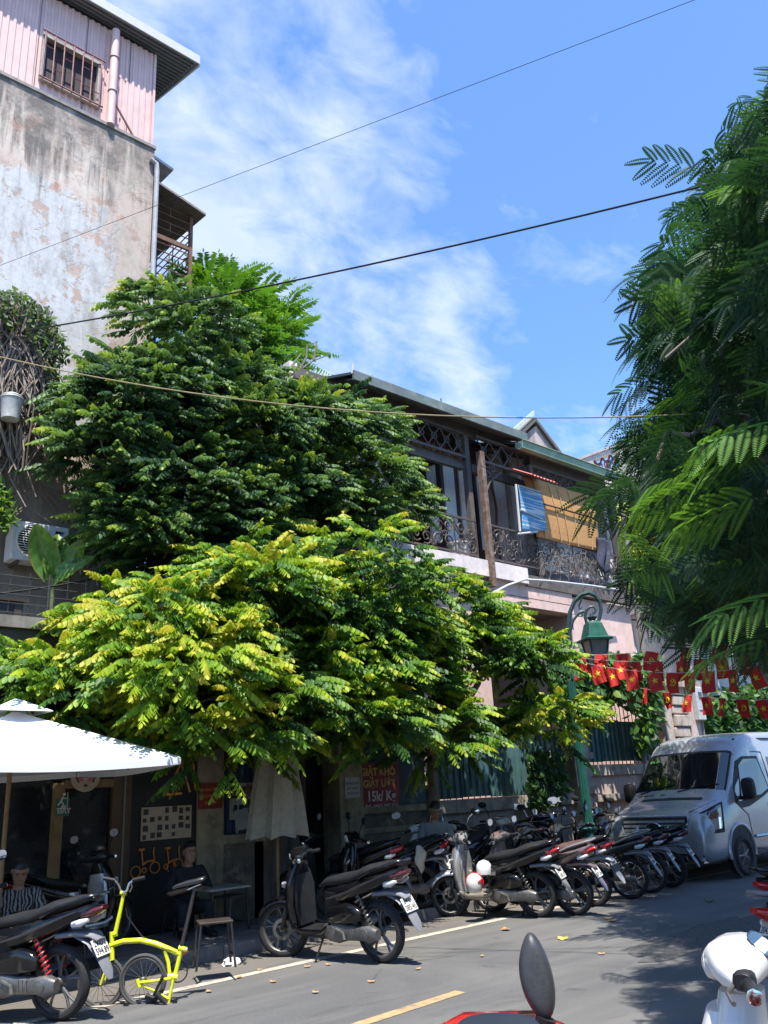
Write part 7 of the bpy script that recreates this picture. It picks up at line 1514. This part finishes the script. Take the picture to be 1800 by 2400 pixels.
def person(loc, rz, label, J, shirt, trousers, shoes=m_bpl, pitch=.35, yaw=0.0, sleeves=True):
    """J: joint positions in the figure's own frame (it faces -y)"""
    r = empty('person', loc, rz, label, 'person'); V = lambda k_: Vector(J[k_])
    pel, ch, nk, hd = V('pelvis'), V('chest'), V('neck'), V('head'); pts = [pel, (pel + ch) / 2, ch, nk, hd]; ed = [(0, 1), (1, 2), (2, 3), (3, 4)]; rad = [(.125, .10), (.125, .095), (.14, .095), .052, .05]
    def chain(a, ps, rs):
        for p, q in zip(ps, rs): pts.append(Vector(p)); rad.append(q); ed.append((a, len(pts) - 1)); a = len(pts) - 1
        return a
    for s in 'LR':
        sh, el, wr = V('sh' + s), V('el' + s), V('wr' + s); a = chain(2, [sh, (sh + el) / 2, el, (el + wr) / 2, wr], [.052, .043, .036, .034, .025])
        hdv = V('hd' + s).normalized(); side = hdv.cross(Vector((0, 0, 1))).normalized(); dn = Vector((0, 0, -1)); palm = wr + hdv * .055; pa = chain(a, [palm], [(.034, .02)])
        for i, (off, ln) in enumerate(((-.03, .058), (-.01, .068), (.01, .064), (.028, .05))):
            k0 = palm + side * off + hdv * .03; chain(pa, [k0, k0 + hdv * ln * .5 + dn * .012, k0 + hdv * ln * .75 + dn * .04], [.0095, .0085, .007])
        ts = 1 if s == 'R' else -1; k0 = wr + hdv * .02 + side * ts * -.028; chain(a, [k0, k0 + hdv * .03 + side * ts * -.018 + dn * .01, k0 + hdv * .055 + side * ts * -.012 + dn * .02], [.012, .0095, .0075])
        hp, kn, an = V('hip' + s), V('kn' + s), V('an' + s); chain(0, [hp, (hp + kn) / 2, kn, (kn + an) / 2, an], [.085, .075, .056, .052, .036])
    hb, HR = head_b(hd, pitch, yaw); body = skin('body', pts, ed, rad, m_skin, r, 2, 0, hb)
    P = [pel + Vector((0, 0, -.02)), (pel + ch) / 2, ch, nk + Vector((0, 0, -.045))]; E_ = [(0, 1), (1, 2), (2, 3)]; Rd = [(.15, .12), (.15, .115), (.16, .115), .07]
    for s in 'LR':
        sh, el = V('sh' + s), V('el' + s); wr = V('wr' + s); n = len(P); P += [sh, (sh + el) / 2, el if sleeves else sh + (el - sh) * .8]; E_ += [(2, n), (n, n + 1), (n + 1, n + 2)]; Rd += [.07, .064, .06]
        if sleeves == 'long': P += [(el + wr) / 2, wr + (el - wr) * .12]; E_ += [(n + 2, n + 3), (n + 3, n + 4)]; Rd += [.052, .042]
    skin('shirt', P, E_, Rd, shirt, r)
    P = [pel + Vector((0, 0, .03)), pel]; E_ = [(0, 1)]; Rd = [(.145, .115), (.15, .12)]
    for s in 'LR':
        hp, kn, an = V('hip' + s), V('kn' + s), V('an' + s); n = len(P); P += [hp, (hp + kn) / 2, kn, (kn + an) / 2, an + Vector((0, 0, .03))]; E_ += [(1, n), (n, n + 1), (n + 1, n + 2), (n + 2, n + 3), (n + 3, n + 4)]; Rd += [.10, .09, .074, .066, .058]
    skin('trousers', P, E_, Rd, trousers, r, root=1)
    for s in 'LR':
        an = V('an' + s); t = V('to' + s); d = (t - an); d.z = 0; d.normalize(); sd = Vector((-d.y, d.x, 0)); g = an.z - .075
        sh_ = MB().loft([ring(Vector((an.x, an.y, g + h / 2)) + d * x, sd, Zv, w, h / 2, 14, 2.6) for x, w, h in ((-.075, .02, .05), (-.06, .038, .095), (.0, .042, .11), (.07, .045, .075), (.14, .046, .055), (.185, .034, .042), (.2, .012, .03))]); sh_.build('shoe', shoes, r, smooth=True)
    hr = MB(); rings = []
    for z, w, f, bk in ((-.05, .05, .045, .09), (.0, .080, .005, .098), (.04, .083, -.05, .102), (.07, .08, -.092, .10), (.10, .068, -.08, .09), (.125, .045, -.05, .06), (.135, .015, -.01, .02)): rings.append(ring((0, (f + bk) / 2, z), Xv, Yv, w, (bk - f) / 2, 18, 2.2))
    hr.loft(rings); hr.v = [tuple(HR @ Vector(v) + hd) for v in hr.v]; hr.build('hair', m_hair, r, smooth=True)
    ey = MB()
    for s in (-1, 1): ey.lathe([(.001, -.008), (.007, -.004), (.0085, .0)], HR @ Vector((s * .031, -.082, .008)) + hd, HR @ Vector((0, 1, 0)), 10); ey.tube([HR @ Vector((s * .014, -.09, .026)) + hd, HR @ Vector((s * .033, -.091, .032)) + hd, HR @ Vector((s * .052, -.082, .026)) + hd], [.003, .0045, .003], 5)
    ey.build('eyes_and_brows', m_hair, r); return r
def seated(zs=.36, lean=-.05, **kw):
    J = dict(pelvis=(0, 0, zs), chest=(0, lean * 1.4, zs + .36), neck=(0, lean * 2 - .01, zs + .535), head=(0, lean * 2 - .06, zs + .675), shL=(.185, lean * 1.4, zs + .45), shR=(-.185, lean * 1.4, zs + .45), elL=(.27, lean - .12, zs + .2), elR=(-.27, lean - .12, zs + .2),
             wrL=(.09, -.34, zs + .25), wrR=(-.09, -.34, zs + .25), hdL=(-.55, -.8, .1), hdR=(.55, -.8, .1), hipL=(.1, -.03, zs), hipR=(-.1, -.03, zs), knL=(.17, -.43, zs + .06), knR=(-.17, -.43, zs + .06), anL=(.17, -.38, .085), anR=(-.17, -.38, .085), toL=(.2, -.6, .05), toR=(-.2, -.6, .05))
    J.update(kw); return J
h_ = W(52, 2040, 9.75); pz = h_.z - .12 - .70
p1 = person((h_.x, 9.85, .12), -.25, 'man in black and white patterned shirt looking down at his phone', seated(max(.3, pz)), m_pat, m_blkc, pitch=.5)
ph = empty('phone', (0, 0, 0), 0, 'dark phone held in the hands of the man in patterned shirt', 'phone')
q = Matrix.Rotation(-.25, 4, 'Z') @ Vector((0, -.45, max(.3, pz) + .30)); ph.location = (h_.x + q.x, 9.85 + q.y, .12 + q.z); ph.rotation_euler = (-.5, 0, -.25); MB().bb(-.075, .075, -.036, .036, -.005, .005).build('case', m_bpl, ph, bevel=.004); MB().bb(-.07, .07, -.033, .033, .005, .006).build('screen', m_vgl, ph)
stool((h_.x, 9.88, .12), 0, 'low stool under the man in patterned shirt')
h_ = W(438, 2052, 10.45); person((h_.x, 10.5, .12), -.15, 'man in dark clothes sitting in deep shade against the left pillar', seated(max(.3, h_.z - .82)), m_blkc, m_blkc, pitch=.1); stool((h_.x, 10.55, .12), 0, 'low stool under the man in dark clothes by pillar')
h_ = W(1018, 1912, 9.75); zs = max(.6, h_.z - .12 - .72)
person((h_.x, 9.8, .12), -.45, 'person in grey open hoodie sitting sideways on a shaded motorbike', seated(zs, -.05, knL=(.17, -.40, zs - .05), knR=(-.2, -.42, zs - .06), anL=(.16, -.38, .12), anR=(-.3, -.42, .085), toL=(.2, -.6, .05), toR=(-.36, -.62, .05)), m_greyc, m_jean, m_shoe, pitch=.55, sleeves='long')
q = G(-95, 2300, .12); st_ = dict(pelvis=(0, 0, .88), chest=(0, 0, 1.22), neck=(0, 0, 1.42), head=(0, -.03, 1.58), shL=(.19, 0, 1.33), shR=(-.19, 0, 1.33), elL=(.26, -.02, 1.06), elR=(-.26, -.02, 1.06), wrL=(.26, -.16, .88), wrR=(-.26, -.1, .84), hdL=(0, -.6, -.7), hdR=(0, -.5, -.8), hipL=(.1, 0, .87), hipR=(-.1, 0, .87), knL=(.12, -.03, .48), knR=(-.12, .0, .48), anL=(.13, 0, .085), anR=(-.13, .02, .085), toL=(.14, -.2, .05), toR=(-.14, -.2, .05))
person((q.x, q.y + .0, .0), -.5, 'person in jeans mostly cut off by the left frame edge', st_, m_blkc, m_jean, pitch=.2)
# cloth bag hanging from the shaded motorbike
p = W(985, 2010, 9.1); o = MB().loft([ring((.02 * math.sin(z * 30), 0, z), Xv, Yv, w, w * .6, 12, 2) for z, w in ((.16, .03), (.12, .06), (.06, .09), (.0, .10), (-.06, .08), (-.14, .05), (-.2, .01))]).build('cloth_bag', M('pale_cotton', (.40, .38, .30), .9, var=.25), None, smooth=True); o.location = p; tag(o, 'pale crumpled cloth hanging from the shaded motorbike beside its rider', 'cloth')
# ================================================================== houses out of view, added to block low sky light; show in reflections
m_opp = [plaster('opposite_wall_a', (.40, .33, .22), (.2, .17, .12), .5, 1.0), plaster('opposite_wall_b', (.35, .34, .33), (.16, .15, .14), .5, 1.0)]
for i, (x0, x1, hgt) in enumerate(((-14, -4, 5.4), (-3.9, 5.5, 4.6), (5.6, 15, 6.0), (15.1, 27, 5.2))):
    lab = ('unseen ochre house added behind the camera, far left', 'unseen grey low house added directly behind the camera', 'unseen ochre house added behind the camera, feathery tree before it', 'unseen grey house added behind the camera at the right end')[i]
    r = empty('unseen_house', (x0, -5.5, 0), 0, lab, 'house', 'unseen houses added to cut sky light'); MB().bb(0, x1 - x0, -7, 0, 0, hgt).build('wall', m_opp[i % 2], r); MB().bb(-.1, x1 - x0 + .1, -7.1, .3, hgt, hgt + .3).build('roof', m_timb, r)
    for fl_ in range(1):
        for j in range(3):
            xx = 1.2 + (x1 - x0 - 2.4) * j / 2.6; w_ = MB().bb(xx, xx + 1.2, 0, .06, .9 + 3.2 * fl_, 2.8 + 3.2 * fl_).build('window', m_brwn, r); MB().bb(xx + .1, xx + 1.1, .06, .08, 1.0 + 3.2 * fl_, 2.7 + 3.2 * fl_).build('pane', m_glassd, w_)
